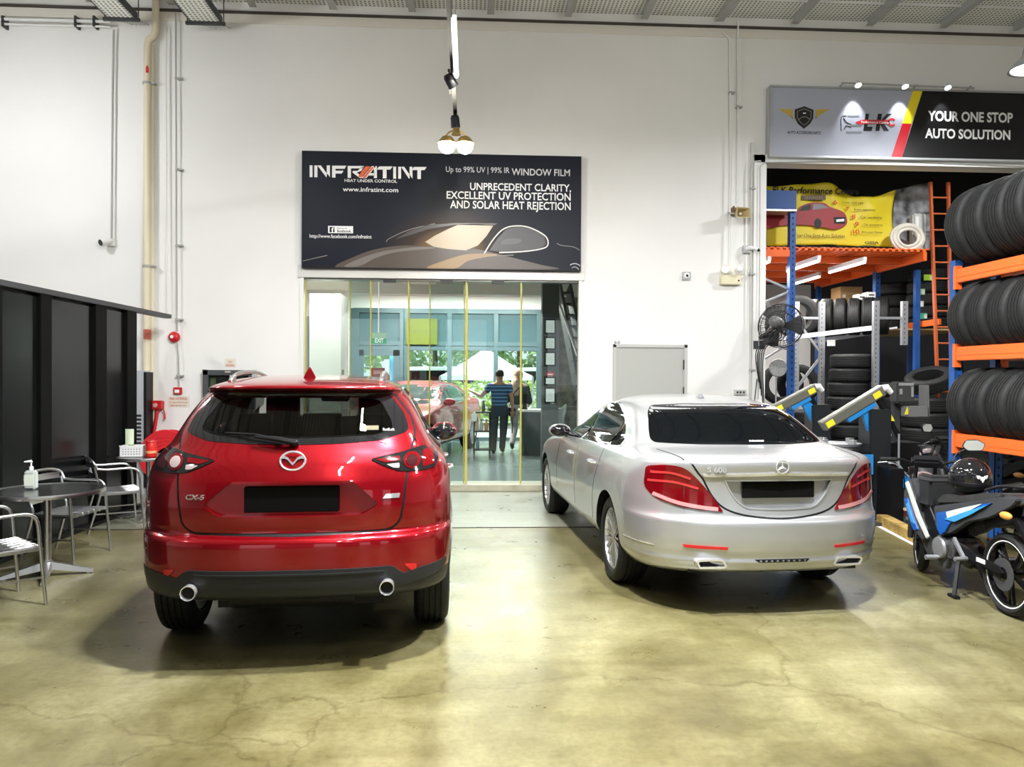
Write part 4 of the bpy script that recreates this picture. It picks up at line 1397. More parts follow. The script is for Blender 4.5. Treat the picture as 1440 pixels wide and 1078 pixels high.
mb = MB(); mb.mm((c.x - .155, WY - .08, c.z - .145), (c.x + .15, WY, c.z + .0)); mb.build('battery_box', pmat('emergency_cream', (.74, .69, .48), .45), t, bevel=.01)
for s in (-1, 1):
    p = V((c.x + s * .10, WY - .10, c.z + .07))
    mb = MB(); T = Matrix.Translation(p) @ Matrix.Rotation(PI / 2 - .1, 4, 'X') @ Matrix.Rotation(s * .25, 4, 'Y')
    mb.lathe([(0, -.05), (.03, -.05), (.06, .0), (.066, .02), (.058, .024), (0, .028)], 24, T); hd = mb.build('lamp_head', M['cream'], t, smooth=60)
    mb = MB(); mb.lathe([(0, .03), (.052, .026), (.05, .03), (0, .036)], 24, T); mb.build('lamp_lens', M['steel_l'], hd)
mb = MB(); mb.cyl((c.x + .11, WY - .082, c.z - .085), (c.x + .11, WY - .078, c.z - .085), .012, 10); mb.build('test_button', M['gblack'], t)
c = at(1040, 551, WY)
t = wthing('socket_box', 'small grey double socket low on the wall behind the silver sedan roof', 'socket', (c.x, WY, c.z))
mb = MB(); mb.mm((c.x - .09, WY - .04, c.z - .04), (c.x + .09, WY, c.z + .035)); mb.build('box', pmat('socket_grey', (.5, .5, .48), .5), t, bevel=.005)
for dx in (-.045, .0, .05):
    mb = MB(); mb.mm((c.x + dx - .014, WY - .044, c.z - .02), (c.x + dx + .014, WY - .038, c.z + .012)); mb.build('switch', M['dgrey'], t)

# ================================================================== signboard over the glass doors
SY = WY - .10
a, b = at(425.5, 376.5, SY), at(816.5, 216, SY)
z0, z1 = at(620, 377.5, SY).z, at(620, 217, SY).z
SG = wthing('signboard', 'large black shop signboard with white lettering and a printed car above the glass doors', 'signboard', (a.x, WY, z0))
def print_mat():
    """navy print with the printed golden flare over the bonnet"""
    m = pmat('printed_navy', (.006, .008, .016), .4, spec=.22)
    nt = m.node_tree; N, L = nt.nodes, nt.links
    tc = N.new('ShaderNodeTexCoord')
    mp = N.new('ShaderNodeMapping'); mp.vector_type = 'TEXTURE'
    c = at(632, 352, SY)
    mp.inputs['Location'].default_value = (c.x, SY, c.z); mp.inputs['Scale'].default_value = (1.0, 1, .62)
    L.new(tc.outputs['Object'], mp.inputs[0])
    g = N.new('ShaderNodeTexGradient'); g.gradient_type = 'SPHERICAL'
    L.new(mp.outputs[0], g.inputs[0])
    r = N.new('ShaderNodeValToRGB')
    r.color_ramp.elements[0].color = (.006, .008, .016, 1); r.color_ramp.elements[1].color = (.34, .20, .07, 1)
    r.color_ramp.elements.new(.45).color = (.035, .022, .016, 1)
    L.new(g.outputs[0], r.inputs[0]); L.new(r.outputs[0], N['Principled BSDF'].inputs['Base Color'])
    return m
mb = MB(); mb.mm((a.x, SY, z0), (b.x, WY, z1)); mb.build('board', print_mat(), SG)
mb = MB()
for q in (((a.x - .012, SY - .004, z0 - .012), (b.x + .012, WY, z0)), ((a.x - .012, SY - .004, z1), (b.x + .012, WY, z1 + .012)), ((a.x - .012, SY - .004, z0), (a.x, WY, z1)), ((b.x, SY - .004, z0), (b.x + .012, WY, z1))):
    mb.mm(*q)
mb.build('edging', M['black'], SG)
# car picture (generic coupe)
def art(nm, pts, mat, n=6, closed=True, d=.002):
    pp = spline(pts, n, closed) if n else [V(p) for p in pts]
    return flat([(p.x, p.y) for p in pp], SY, nm, mat, SG, d)
gm = lambda c, r=.35: pmat('print_tone', c, r)
art('printed_bodywork', [(472, 376), (500, 360), (530, 350), (566, 345), (600, 346), (640, 346), (680, 352), (720, 362), (760, 372), (780, 378.5), (640, 377.5), (540, 376.5)], gm((.075, .055, .040)), 6, True, .001)
art('printed_bonnet', [(600, 377), (625, 366), (660, 357), (700, 358), (660, 366), (640, 377.3)], gm((.30, .19, .085)), 6, True, .002)
art('printed_highlight', [(484, 374), (512, 361), (545, 352), (590, 347), (610, 349), (560, 354), (530, 362), (505, 374)], gm((.16, .14, .125)), 6, True, .002)
art('printed_windscreen', [(598, 340), (612, 331), (630, 322), (645, 315.5), (670, 315), (694, 316.5), (684, 332), (672, 345), (655, 352), (630, 350), (610, 347)], gm((.52, .42, .30)), 0, True, .003)
art('printed_roof', [(556, 336), (575, 325), (600, 316), (640, 313.5), (700, 314), (694, 317), (640, 316), (603, 322), (575, 331)], gm((.05, .045, .045)), 0, True, .003)
art('printed_side_window', [(688, 352), (700, 335), (712, 322), (726, 318.5), (745, 320), (765, 330), (768, 343), (760, 350), (720, 354), (705, 354)], gm((.028, .024, .022)), 0, True, .003)
for ln, w in (([(681, 356), (694, 336), (708, 322), (725, 317.5), (745, 320), (767, 332), (770, 345), (758, 350.5), (730, 354), (702, 355)], 1.6),):
    pp = [(p.x, p.y) for p in spline(ln, 6)]
    flat(ribbon(pp, w), SY, 'printed_chrome_line', gm((.72, .68, .62)), SG, .004)
art('printed_mirror', [(704, 343), (709, 337), (722, 335), (733, 337), (729, 342), (715, 344)], gm((.07, .065, .06)), 5, True, .005)
for ln in ([(543, 340), (548, 335), (575, 323), (612, 314)], [(425.5, 367), (440, 363.5), (460, 359)], [(690, 360), (722, 358.5)], [(783, 342), (790, 345), (806, 347), (816, 352)]):
    flat(ribbon([(p.x, p.y) for p in spline(ln, 5)], .9), SY, 'printed_line', gm((.22, .20, .19)), SG, .003)
for rr_, w in ((11, 1.2), (6.5, .8)):
    flat(ribbon([(808 + rr_ * math.cos(q), 382 - rr_ * math.sin(q) * 1.05) for q in [math.radians(25 + 10 * i) for i in range(11)]], w), SY, 'printed_wheel_arch', gm((.5, .5, .52)), SG, .003)
# logo word in slanted block letters
def logo(ch, x0, x1, y0, y1):
    w = (x1 - x0)
    X = lambda u, v: (x0 + w * u + (1 - v) * 0, y1 + (y0 - y1) * v)    # v up
    s = .30
    sh = []
    if ch == 'I': sh = [[(0, 0), (1, 0), (1, 1), (0, 1)]]
    if ch == 'N': sh = [[(0, 0), (.2, 0), (.2, 1), (0, 1)], [(.2, 1), (.42, 1), (1, 0), (.76, 0)], [(.80, 0), (1, 0), (1, 1), (.80, 1)]]
    if ch == 'F': sh = [[(0, 0), (.24, 0), (.24, 1), (0, 1)], [(.24, .74), (.24, 1), (1, 1), (.88, .74)], [(.24, .34), (.24, .58), (.8, .58), (.68, .34)]]
    if ch == 'R': sh = [[(0, 0), (.2, 0), (.2, 1), (0, 1)], [(.2, .80), (.2, 1), (1.0, 1), (.9, .80)], [(.3, .44), (.55, .44), (1.0, 0), (.72, 0)], [(.76, .80), (1.0, 1), (.84, .60), (.55, .44), (.3, .44), (.3, .58), (.62, .60)]]
    if ch == 'A': sh = [[(0, 0), (.30, 0), (.92, 1), (.66, 1)], [(.80, 0), (1.0, 0), (1.0, 1), (.80, 1)], [(.42, .22), (.55, .42), (.85, .42), (.85, .22)]]
    if ch == 'T': sh = [[(0, .74), (.14, 1), (1, 1), (.86, .74)], [(.38, 0), (.62, 0), (.62, .74), (.38, .74)]]
    for q in sh:
        flat([X(*p) for p in q], SY, 'logo_letter', M['txt'], SG, .004)
xs = [('I', 435.5, 439.5), ('N', 442, 464), ('F', 467, 487), ('R', 489, 512), ('A', 509, 530), ('T', 530, 552), ('I', 553, 557), ('N', 560, 580), ('T', 579, 600)]
for ch, x0, x1 in xs:
    t_ = (x0 - 435) / 165
    logo(ch, x0, x1, 232.5 + 2.6 * t_, 249 + 3 * t_)
flat([(503, 249), (509, 249), (521, 234), (514, 234)], SY, 'logo_slash', pmat('logo_orange', (.75, .13, .04), .5), SG, .005)
flat([(510, 250), (514, 250), (526, 235), (522.5, 235)], SY, 'logo_slash', pmat('logo_orange', (.75, .13, .04), .5), SG, .005)
W = M['txt']
fit_text('HEAT UNDER CONTROL', 484.5, 558.5, 252, 256.2, SY, 'lettering', W, SG, bold=.012)
fit_text('www.infratint.com', 482, 560, 263, 269.5, SY, 'lettering', W, SG, bold=.01)
fit_text('Up to 99% UV | 99% IR', 627, 716.5, 234.2, 242.5, SY, 'lettering', pmat('dim_letters', (.6, .6, .62), .5), SG, bold=.004)
fit_text('WINDOW FILM', 719.5, 801.5, 237, 246.8, SY, 'lettering', pmat('dim_letters', (.62, .62, .64), .5), SG, bold=.012)
fit_text('UNPRECEDENT CLARITY,', 661, 803, 257.6, 268, SY, 'lettering', W, SG, bold=.015)
fit_text('EXCELLENT UV PROTECTION', 628, 802.5, 269.7, 280.5, SY, 'lettering', W, SG, bold=.015)
fit_text('AND SOLAR HEAT REJECTION', 633, 802.5, 282.6, 293.8, SY, 'lettering', W, SG, bold=.015)
flat([(461.5, 317.5), (496.5, 318), (496.5, 328), (461.5, 327.5)], SY, 'white_tag', M['txt'], SG, .003)
flat([(463.5, 319), (470.5, 319), (470.5, 326.5), (463.5, 326.5)], SY, 'tag_square', M['black'], SG, .004)
fit_text('f', 466, 469.6, 319.5, 326.3, SY - .0015, 'lettering', W, SG, bold=.03, ext=.0035)
fit_text('Find us on', 474, 488, 319.5, 321.8, SY - .001, 'lettering', M['txtblack'], SG, bold=.006, ext=.003)
fit_text('facebook.', 474, 494.5, 322.6, 326.6, SY - .001, 'lettering', M['txtblack'], SG, bold=.02, ext=.003)
fit_text('http://www.facebook.com/infratint', 435.5, 522.5, 329.4, 334.6, SY, 'lettering', W, SG, bold=.008)

# ================================================================== signboard over the tyre bay
SY = WY - .14
a, b = at(1084.5, 217, SY), at(1500, 130, SY)
zt, zb = at(1085, 122.5, SY).z, at(1085, 217.5, SY).z
S2 = wthing('signboard', 'long grey and black signboard with yellow and red slash above the tyre bay', 'signboard', (a.x, WY, zb))
mb = MB(); mb.mm((a.x, SY, zb), (b.x, WY, zt)); mb.build('board', pmat('sign_grey', (.40, .42, .50), .4), S2)
mb = MB()
for q in (((a.x - .03, SY - .012, zb - .03), (b.x, WY, zb)), ((a.x - .03, SY - .012, zt), (b.x, WY, zt + .03)), ((a.x - .03, SY - .012, zb), (a.x, WY, zt))): mb.mm(*q)
mb.build('frame', pmat('sign_frame', (.45, .46, .47), .35, .4), S2, bevel=.004)
def f2(pts, nm, mat, d=.003): return flat(pts, SY, nm, mat, S2, d)
X = lambda px, py: (at(px, py, SY).x, at(px, py, SY).z)
zA, zB = zt, zb
pA = lambda px: at(px, 150, SY).x
mb = MB(); mb.prism([(pA(1297), zA), (b.x, zA), (b.x, zB), (pA(1269), zB)], SY - .002, SY); mb.build('black_field', pmat('sign_black', (.006, .006, .007), .35), S2, smooth=0)
zm = at(1283, 174, SY).z
xm0, xm1 = pA(1269), pA(1282)
mb = MB(); mb.prism([(pA(1283.5), zA), (pA(1297), zA), (xm1, zm), (xm0, zm)], SY - .003, SY); mb.build('yellow_slash', pmat('slash_yellow', (.85, .68, .02), .4), S2, smooth=0)
mb = MB(); mb.prism([(xm0, zm), (xm1, zm), (pA(1269), zB), (pA(1254), zB)], SY - .003, SY); mb.build('red_slash', pmat('slash_red', (.62, .012, .025), .4), S2, smooth=0)
fit_text('YOUR ONE STOP', 1304.5, 1424, 157, 171, SY, 'lettering', W, S2, bold=.03, ext=.006)
fit_text('AUTO SOLUTION', 1300.5, 1420.5, 181.5, 195, SY, 'lettering', W, S2, bold=.03, ext=.006)
gold = pmat('badge_gold', (.55, .38, .06), .4)
f2(rpoly([(1131, 149.5), (1144, 154.5), (1143.5, 166), (1139, 174), (1130.5, 181), (1122, 174), (1117.5, 165), (1117.5, 154)], .8), 'shield', M['txtblack'], .004)
shp = rpoly([(1131, 153), (1140.5, 157), (1140, 165.5), (1136.5, 171.5), (1130.5, 176.5), (1124.5, 171), (1121, 165), (1121, 156.5)], .8)
f2(ribbon(shp + [shp[0]], .6), 'shield_line', pmat('badge_grey', (.35, .33, .28), .4), .006)
f2(ribbon([(1123, 168), (1128, 164.5), (1134, 164.5), (1139, 168)], .7), 'shield_line', pmat('badge_grey', (.35, .33, .28), .4), .006)
f2([(1129, 158.5), (1133, 158.5), (1133, 160), (1129, 160)], 'shield_mark', M['txt'], .006)
for s in (-1, 1):
    for k_ in range(4):
        y0_ = 153 + k_ * 3.4
        xo, xi = 36 - k_ * 5.5, 16
        pts = [(1130.8 + s * xo, y0_), (1130.8 + s * xi, y0_ + 1.2), (1130.8 + s * xi, y0_ + 4.2), (1130.8 + s * (xo - 4), y0_ + 3.0)]
        f2(pts, 'wing_feather', gold, .004)
fit_text('AUTO ACCESSORICARTZ', 1107, 1154.5, 184.3, 188.3, SY, 'lettering', M['txtblack'], S2, bold=.02, shear=.1)
# performance centre logo
gy = pmat('logo_grey', (.26, .28, .31), .3, .3)
for y_, xa, xb in ((162, 1192, 1208), (175, 1196, 1212), (184.5, 1190, 1212)):
    f2([(xa, y_), (xb, y_ + .2), (xb - 1, y_ + 2.6), (xa, y_ + 2.4)], 'logo_bar', gy, .004)
f2(ribbon(spline([(1183, 184), (1182.5, 170), (1184, 164), (1190, 163)], 5), 1.0), 'logo_line', M['txtblack'], .004)
f2(ribbon(spline([(1186, 166), (1190, 172), (1197, 175)], 5), 1.4), 'logo_line', M['txtblack'], .004)
f2(ribbon(spline([(1187, 182), (1190, 177), (1197, 179)], 5), 1.2), 'logo_line', M['txtblack'], .004)
f2([(1217, 160), (1222, 160), (1219.5, 178), (1227, 178), (1225.5, 184), (1214, 184)], 'logo_letter', M['txtblack'], .004)
f2([(1234.5, 160), (1240, 160), (1236.5, 184), (1231, 184)], 'logo_letter', M['txtblack'], .004)
f2([(1247, 160), (1254, 160), (1241, 171.5), (1250, 184), (1243, 184), (1236.5, 172)], 'logo_letter', M['txtblack'], .004)
rd = pmat('wrench_red', (.62, .03, .04), .4)
f2(rpoly([(1203, 171.5), (1212, 168.5), (1250, 168.8), (1250, 174.3), (1206, 174.6)], .8), 'wrench_handle', rd, .006)
ring = [(1254 + 4.8 * math.cos(q), 172 + 4.8 * math.sin(q)) for q in [math.radians(35 + 29 * i) for i in range(11)]]
f2(ribbon(ring, 2.6), 'wrench_jaw', rd, .006)
fit_text('Performance Centre', 1211, 1249.5, 170, 173.4, SY - .005, 'lettering', W, S2, bold=.02)
# lamp rail with three spots
ra, rb_ = at(1184, 116.5, WY - .25), at(1370, 124, WY - .25)
RL = wthing('lamp_rail', 'slim grey rail carrying three small spotlights above the grey signboard', 'lamp rail', (ra.x, WY, ra.z))
mb = MB(); mb.tube([ra, rb_], .014, 8); mb.build('rail', M['grey'], RL)
for px in (1186, 1290, 1366):
    p = at(px, 117, WY - .25); p.z = ra.z
    mb = MB(); mb.bar(p, V((p.x, WY, p.z - .03)), .02, .02); mb.build('rail_bracket', M['grey'], RL)
SPOTS = []
for i, px in enumerate((1206, 1272, 1332)):
    p = at(px, 119, WY - .27); p.z = ra.z - .01
    lb = ['first small white spotlight from the left over the grey signboard', 'middle small white spotlight over the signboard near the yellow slash', 'small white spotlight over the black end of the signboard'][i]
    t = wthing('spotlight', lb, 'spotlight', tuple(p), 'spotlights on the sign rail')
    T = Matrix.Translation(p + V((0, .0, -.0))) @ Matrix.Rotation(math.radians(-28), 4, 'X')
    mb = MB(); mb.lathe([(0, .055), (.018, .055), (.022, .03), (.05, -.045), (.046, -.045), (.018, .02), (0, .02)], 20, T); mb.build('shade', pmat('spot_white', (.8, .8, .8), .4), t, smooth=50)
    mb = MB(); mb.lathe([(0, -.035), (.040, -.035), (.036, -.02), (0, -.01)], 18, T); mb.build('bulb', M['lamp'], t)
    SPOTS.append(p)
BAYL, OFFL = [], []
# ================================================================== left side: black partition, bistro tables and chairs
PX = -4.14
pt = wthing('partition', 'tall black glossy panelled partition running along the left side', 'partition', (PX, 7, 0))
pgl = noisy(pmat('black_laminate', (.005, .0055, .006), .2, spec=.3), .3, 1.5)
def yx(px):
    r = at(px, 500, 1.)
    return PX / r.x
mb = MB(); mb.mm((PX - .10, 3.6, 0), (PX - .03, yx(188), 2.44)); mb.build('carcass', M['black'], pt)
for a, b in ((-70, -18), (-2, 52), (68, 130), (146, 175)):
    mb = MB(); mb.mm((PX - .03, yx(a), .04), (PX - .004, yx(b), 2.40)); mb.build('panel', pgl, pt)
for a, b in ((-18, -2), (52, 68), (130, 146), (175, 188.5)):
    mb = MB(); mb.mm((PX - .06, yx(a), 0), (PX + .035, yx(b), 2.44)); mb.build('post', pmat('matt_black', (.003, .003, .003), .6, spec=.1), pt, bevel=.004)
mb = MB(); mb.mm((PX - .05, 3.6, 2.43), (PX + .05, yx(236), 2.485)); mb.build('top_rail', M['dgrey'], pt, bevel=.004)
mb = MB(); mb.mm((PX - .02, yx(188), .0), (PX + .06, yx(196), .05)); mb.mm((PX - .02, 3.6, 0), (PX + .05, yx(188), .04)); mb.build('plinth', M['black'], pt)

def bistro_table(loc, r, label, rz=.4):
    t = thing('bistro_table', label, 'table', loc, rz, 'round metal bistro tables')
    T = Matrix.Translation((0, 0, .70))
    top = noisy(pmat('table_steel', (.16, .165, .17), .22, .9), .3, 14)
    mb = MB(); mb.lathe([(0, -.004), (r - .01, -.004), (r - .012, .012), (0, .014)], 48, T); mb.build('tabletop', top, t)
    mb = MB(); mb.lathe([(r - .012, -.016), (r + .004, -.016), (r + .008, .0), (r + .004, .018), (r - .012, .016)], 48, T, closed=True); mb.build('rim', M['alu'], t, smooth=60)
    mb = MB(); mb.cyl((0, 0, .08), (0, 0, .69), .028, 20); mb.lathe([(0, .655), (.09, .67), (.12, .695), (0, .695)], 24); mb.build('column', M['alu'], t)
    mb = MB()
    for k in range(4):
        a = k * PI / 2
        d = V((math.cos(a), math.sin(a), 0)); s = V((-d.y, d.x, 0))
        v = [d * .03 + s * .035 + V((0, 0, .06)), d * .03 - s * .035 + V((0, 0, .06)), d * .03 - s * .03 + V((0, 0, .125)), d * .03 + s * .03 + V((0, 0, .125)),
             d * .33 + s * .022 + V((0, 0, .006)), d * .33 - s * .022 + V((0, 0, .006)), d * .33 - s * .016 + V((0, 0, .032)), d * .33 + s * .016 + V((0, 0, .032))]
        mb.add(v, [(0, 1, 5, 4), (1, 2, 6, 5), (2, 3, 7, 6), (3, 0, 4, 7), (4, 5, 6, 7), (3, 2, 1, 0)])
        mb.cyl(d * .30, d * .30 + V((0, 0, .02)), .016, 10)
    mb.lathe([(0, .05), (.045, .05), (.04, .135), (0, .135)], 20)
    mb.build('foot', M['alu'], t)
    return t
bistro_table((-3.46, 6.48, 0), .42, 'round metal bistro table in the foreground left with a sanitizer bottle on it')
bistro_table((-3.73, 9.12, 0), .33, 'round metal bistro table at the end of the black partition holding a basket', .1)

def make_chair(loc, rz, label):
    """faces +x before rotation"""
    t = thing('bistro_chair', label, 'chair', loc, rz, 'aluminium bistro chairs')
    R = .0125
    w = .255
    for s in (-1, 1):
        mb = MB()
        mb.tube(spline([(.25, s * (w + .01), 0), (.215, s * w, .40), (.20, s * w, .58), (.17, s * w, .645), (.10, s * w, .668), (-.10, s * w, .665), (-.20, s * (w - .01), .675)], 5), R, 10)
        mb.build('arm', M['alu'], t)
        mb = MB(); mb.tube(spline([(-.28, s * (w - .02), 0), (-.17, s * (w - .03), .40), (-.19, s * (w - .03), .52), (-.225, s * (w - .02), .70)], 5), R, 10); mb.build('leg', M['alu'], t)
        mb = MB(); mb.bar((.21, s * (w - .004), .405), (-.175, s * (w - .03), .40), .02, .022); mb.build('side_rail', M['alu'], t)
        mb = MB(); mb.bar((.235, s * w, .2), (-.225, s * (w - .025), .2), .012, .012); mb.build('stretcher', M['alu'], t)
    mb = MB(); mb.tube(spline([(-.20, -(w - .012), .675), (-.235, -(w - .02), .745), (-.265, -.15, .775), (-.275, 0, .78), (-.265, .15, .775), (-.235, w - .02, .745), (-.20, w - .012, .675)], 5), R, 10); mb.build('back_rail', M['alu'], t)
    for z, x in ((.715, -.235), (.60, -.212), (.52, -.196)):
        mb = MB()
        mb.grid(lambda u, v: V((x - .035 * (1 - (2 * u - 1) ** 2), (u - .5) * 2 * (w - .03), z - .028 + .056 * v)), 10, 1)
        mb.grid(lambda u, v: V((x - .006 - .035 * (1 - (2 * u - 1) ** 2), (u - .5) * 2 * (w - .03), z - .028 + .056 * v)), 10, 1)
        mb.build('back_slat', M['alu'], t, fixn=False)
    for k in range(6):
        y = -.2 + .08 * k
        mb = MB(); mb.tube(spline([(.235, y, .395), (.22, y, .425), (.1, y, .42), (-.1, y, .408), (-.18, y, .415)], 4), [.0] * 17 if False else .006, 6)
        mb.box((.02, y, .418), (.40, .062, .010)); mb.build('seat_slat', M['alu'], t, bevel=.003)
    mb = MB(); mb.bar((.205, -w, .405), (.205, w, .405), .022, .02); mb.bar((-.17, -w + .03, .40), (-.17, w - .03, .40), .022, .02); mb.build('seat_frame', M['alu'], t)
    return t
make_chair((-3.41, 5.68, 0), math.radians(48), 'metal bistro chair cut by the left edge, nearest the camera')
make_chair((-3.67, 7.20, 0), math.radians(-8), 'metal bistro chair behind the foreground table, back to the partition')
make_chair((-3.84, 8.52, 0), math.radians(32), 'metal bistro chair turned toward the far table beside the red SUV')
make_chair((-3.40, 9.62, 0), math.radians(215), 'metal bistro chair on the far side of the end table, mostly behind the SUV')

# ---- things on the tables
t = thing('sanitizer_bottle', 'clear pump bottle of hand sanitizer on the foreground table', 'bottle', (-3.60, 6.50, .716))
mb = MB(); mb.mm((-.045, -.03, 0), (.045, .03, .155)); mb.build('bottle', pmat('milky_plastic', (.72, .78, .72), .25, trans=.3), t, bevel=.012)
mb = MB(); mb.mm((-.04, -.0315, .03), (.04, -.0305, .12)); mb.build('label', pmat('bottle_label', (.75, .80, .70), .5), t)
mb = MB(); mb.cyl((0, 0, .155), (0, 0, .185), .017, 14); mb.cyl((0, 0, .185), (0, 0, .215), .006, 8); mb.tube([(0, 0, .222), (.0, 0, .228), (-.05, -.01, .224)], [.012, .012, .006], 10); mb.build('pump', M['txt'], t)
def tz(px, py, Y): return at(px, py, Y)
t = thing('basket', 'small white perforated basket on the end table', 'basket', (-3.90, 9.12, .718), .1)
mb = MB()
for a, b in (((-.12, -.08, 0), (.12, .08, .008)), ((-.125, -.085, 0), (.125, -.078, .125)), ((-.125, .078, 0), (.125, .085, .125)), ((-.125, -.085, 0), (-.118, .085, .125)), ((.118, -.085, 0), (.125, .085, .125)), ((-.13, -.09, .115), (.13, -.078, .128))): mb.mm(a, b)
mb.build('body', M['txt'], t)
for k in range(7):
    for j in range(3):
        mb = MB(); mb.box((-.09 + .03 * k, -.0855, .03 + .028 * j), (.016, .003, .014)); mb.build('perforation', M['grey'], t)
t = thing('snack_packet', 'tall pale green packet standing up in the white basket', 'packet', (-3.95, 9.13, .73), .2)
mb = MB(); mb.grid(lambda u, v: V(((u - .5) * .09, -.018 * math.sin(PI * u) * (1 - v * .6), v * .30)), 8, 8); mb.grid(lambda u, v: V(((u - .5) * .09, .018 * math.sin(PI * u) * (1 - v * .6), v * .30)), 8, 8); mb.build('packet', pmat('packet_print', (.62, .70, .52), .4), t)
mb = MB(); mb.grid(lambda u, v: V(((u - .5) * .06 + .02, -.0195 * math.sin(PI * (u * .66 + .3)) - .002, .02 + v * .10)), 6, 3); mb.build('green_print', pmat('packet_green', (.10, .30, .05), .4), t)
t = thing('canister', 'red round canister on the end table beside the white basket', 'canister', (-3.68, 9.06, .718))
mb = MB(); mb.lathe([(0, 0), (.058, 0), (.06, .01), (.06, .15), (.055, .16), (0, .16)], 28); mb.build('can', pmat('canister_red', (.62, .02, .015), .3), t)
mb = MB(); mb.lathe([(0, .16), (.061, .16), (.061, .18), (.055, .188), (0, .188)], 28); mb.build('lid', pmat('lid_red', (.5, .02, .02), .4), t)
mb = MB(); mb.lathe([(.0605, .04), (.0612, .04), (.0612, .07), (.0605, .07)], 28, closed=True); mb.build('label_band', pmat('label_orange', (.75, .35, .15), .5), t)
# ================================================================== tyre bay, racks and tyres
BY = 16.4
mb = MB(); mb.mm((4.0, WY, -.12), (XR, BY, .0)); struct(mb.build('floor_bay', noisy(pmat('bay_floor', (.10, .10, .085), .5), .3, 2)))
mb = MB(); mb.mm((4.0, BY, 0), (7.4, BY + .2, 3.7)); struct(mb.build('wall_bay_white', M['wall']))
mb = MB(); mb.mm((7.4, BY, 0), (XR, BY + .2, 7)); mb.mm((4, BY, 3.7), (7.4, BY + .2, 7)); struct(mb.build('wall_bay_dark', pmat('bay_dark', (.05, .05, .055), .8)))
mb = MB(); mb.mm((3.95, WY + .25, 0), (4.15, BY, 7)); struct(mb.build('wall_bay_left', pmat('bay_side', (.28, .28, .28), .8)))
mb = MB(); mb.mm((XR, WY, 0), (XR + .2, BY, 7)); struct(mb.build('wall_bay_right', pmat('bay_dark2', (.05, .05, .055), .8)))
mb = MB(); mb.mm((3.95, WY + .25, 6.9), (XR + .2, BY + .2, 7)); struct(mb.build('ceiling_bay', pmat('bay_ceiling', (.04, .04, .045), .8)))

_ty = {}
def tyre_mesh(R, w):
    if (R, w) not in _ty:
        mb = MB(); mb.lathe(tyre_profile(R, w, R * .62), 44, closed=True)
        o = mb.build('tyre', M['rubber'], smooth=32)
        _ty[(R, w)] = o.data
        bpy.data.objects.remove(o)
    return _ty[(R, w)]
def tyre(loc, axis, label, group, R=.33, w=.215):
    o = bpy.data.objects.new('tyre', tyre_mesh(R, w))
    COL.objects.link(o)
    o.location = loc
    o.rotation_euler = V(axis).to_track_quat('Z', 'Y').to_euler()
    return tag(o, label, 'tyre', group)
ORD = ['farthest', 'second from the far end', 'third from the far end', 'fourth from the far end', 'nearest']
# ---- right-hand rack: orange beams, blue uprights
RX0, RX1 = 4.60, 5.0
rk = wthing('tyre_rack', 'blue and orange steel tyre rack standing at the right edge', 'tyre rack', (4.78, 6.2, 0))
for y in (7.06, 4.9):
    for x in (RX0, RX1):
        mb = MB().use(M['blue']); mb.mm((x - .04, y - .045, 0), (x - .034, y + .045, 2.78)); mb.mm((x + .034, y - .045, 0), (x + .04, y + .045, 2.78)); mb.mm((x - .04, y + .038, 0), (x + .04, y + .045, 2.78)); mb.mm((x - .04, y - .045, 0), (x + .04, y - .038, 2.78)); mb.use(M['black'])
        for kk in range(34): mb.box((x, y - .0455, .12 + .078 * kk), (.014, .004, .03))
        mb.build('upright', None, rk)
    for z in (.3, 1.2, 2.0):
        mb = MB(); mb.bar((RX0, y, z), (RX1, y, z + .4), .03, .03); mb.build('brace', M['blue'], rk)
for z in (2.56, 1.83, 1.02):
    for x in (RX0 - .03, RX1 + .03):
        mb = MB(); mb.mm((x - .022, 4.92, z), (x + .022, 7.04, z + .13)); bmn = mb.build('beam', M['orange'], rk, bevel=.006)
        mb = MB(); mb.mm((x - .026, 4.93, z + .045), (x + .026, 7.03, z + .085)); mb.build('beam_rib', M['orange'], bmn, bevel=.004)
        mb = MB(); mb.mm((x - .03, 6.98, z - .06), (x + .03, 7.02, z + .16)); mb.build('beam_bracket', M['orange'], bmn)
for zc, R, nm, gp in ((3.08, .37, 'top', 'tyres in the top row of the right rack'), (2.235, .335, 'middle', 'tyres in the middle row of the right rack'), (1.43, .335, 'bottom', 'tyres in the bottom row of the right rack')):
    for i in range(5):
        tyre((4.76 + .012 * ((i * 7) % 3), 6.84 - .262 * i, zc), (.05, 1, 0), 'used tyre in the %s row of the right rack, %s' % (nm, ORD[i]), gp, R, .245)
for i in range(2):
    tyre((4.93, 6.05 - .33 * i, .335), (.25, 1, 0), ['upright tyre on the floor under the right rack behind the motorcycle seat', 'upright floor tyre under the right rack at the frame edge'][i], 'floor tyres under the rack', .335, .245)

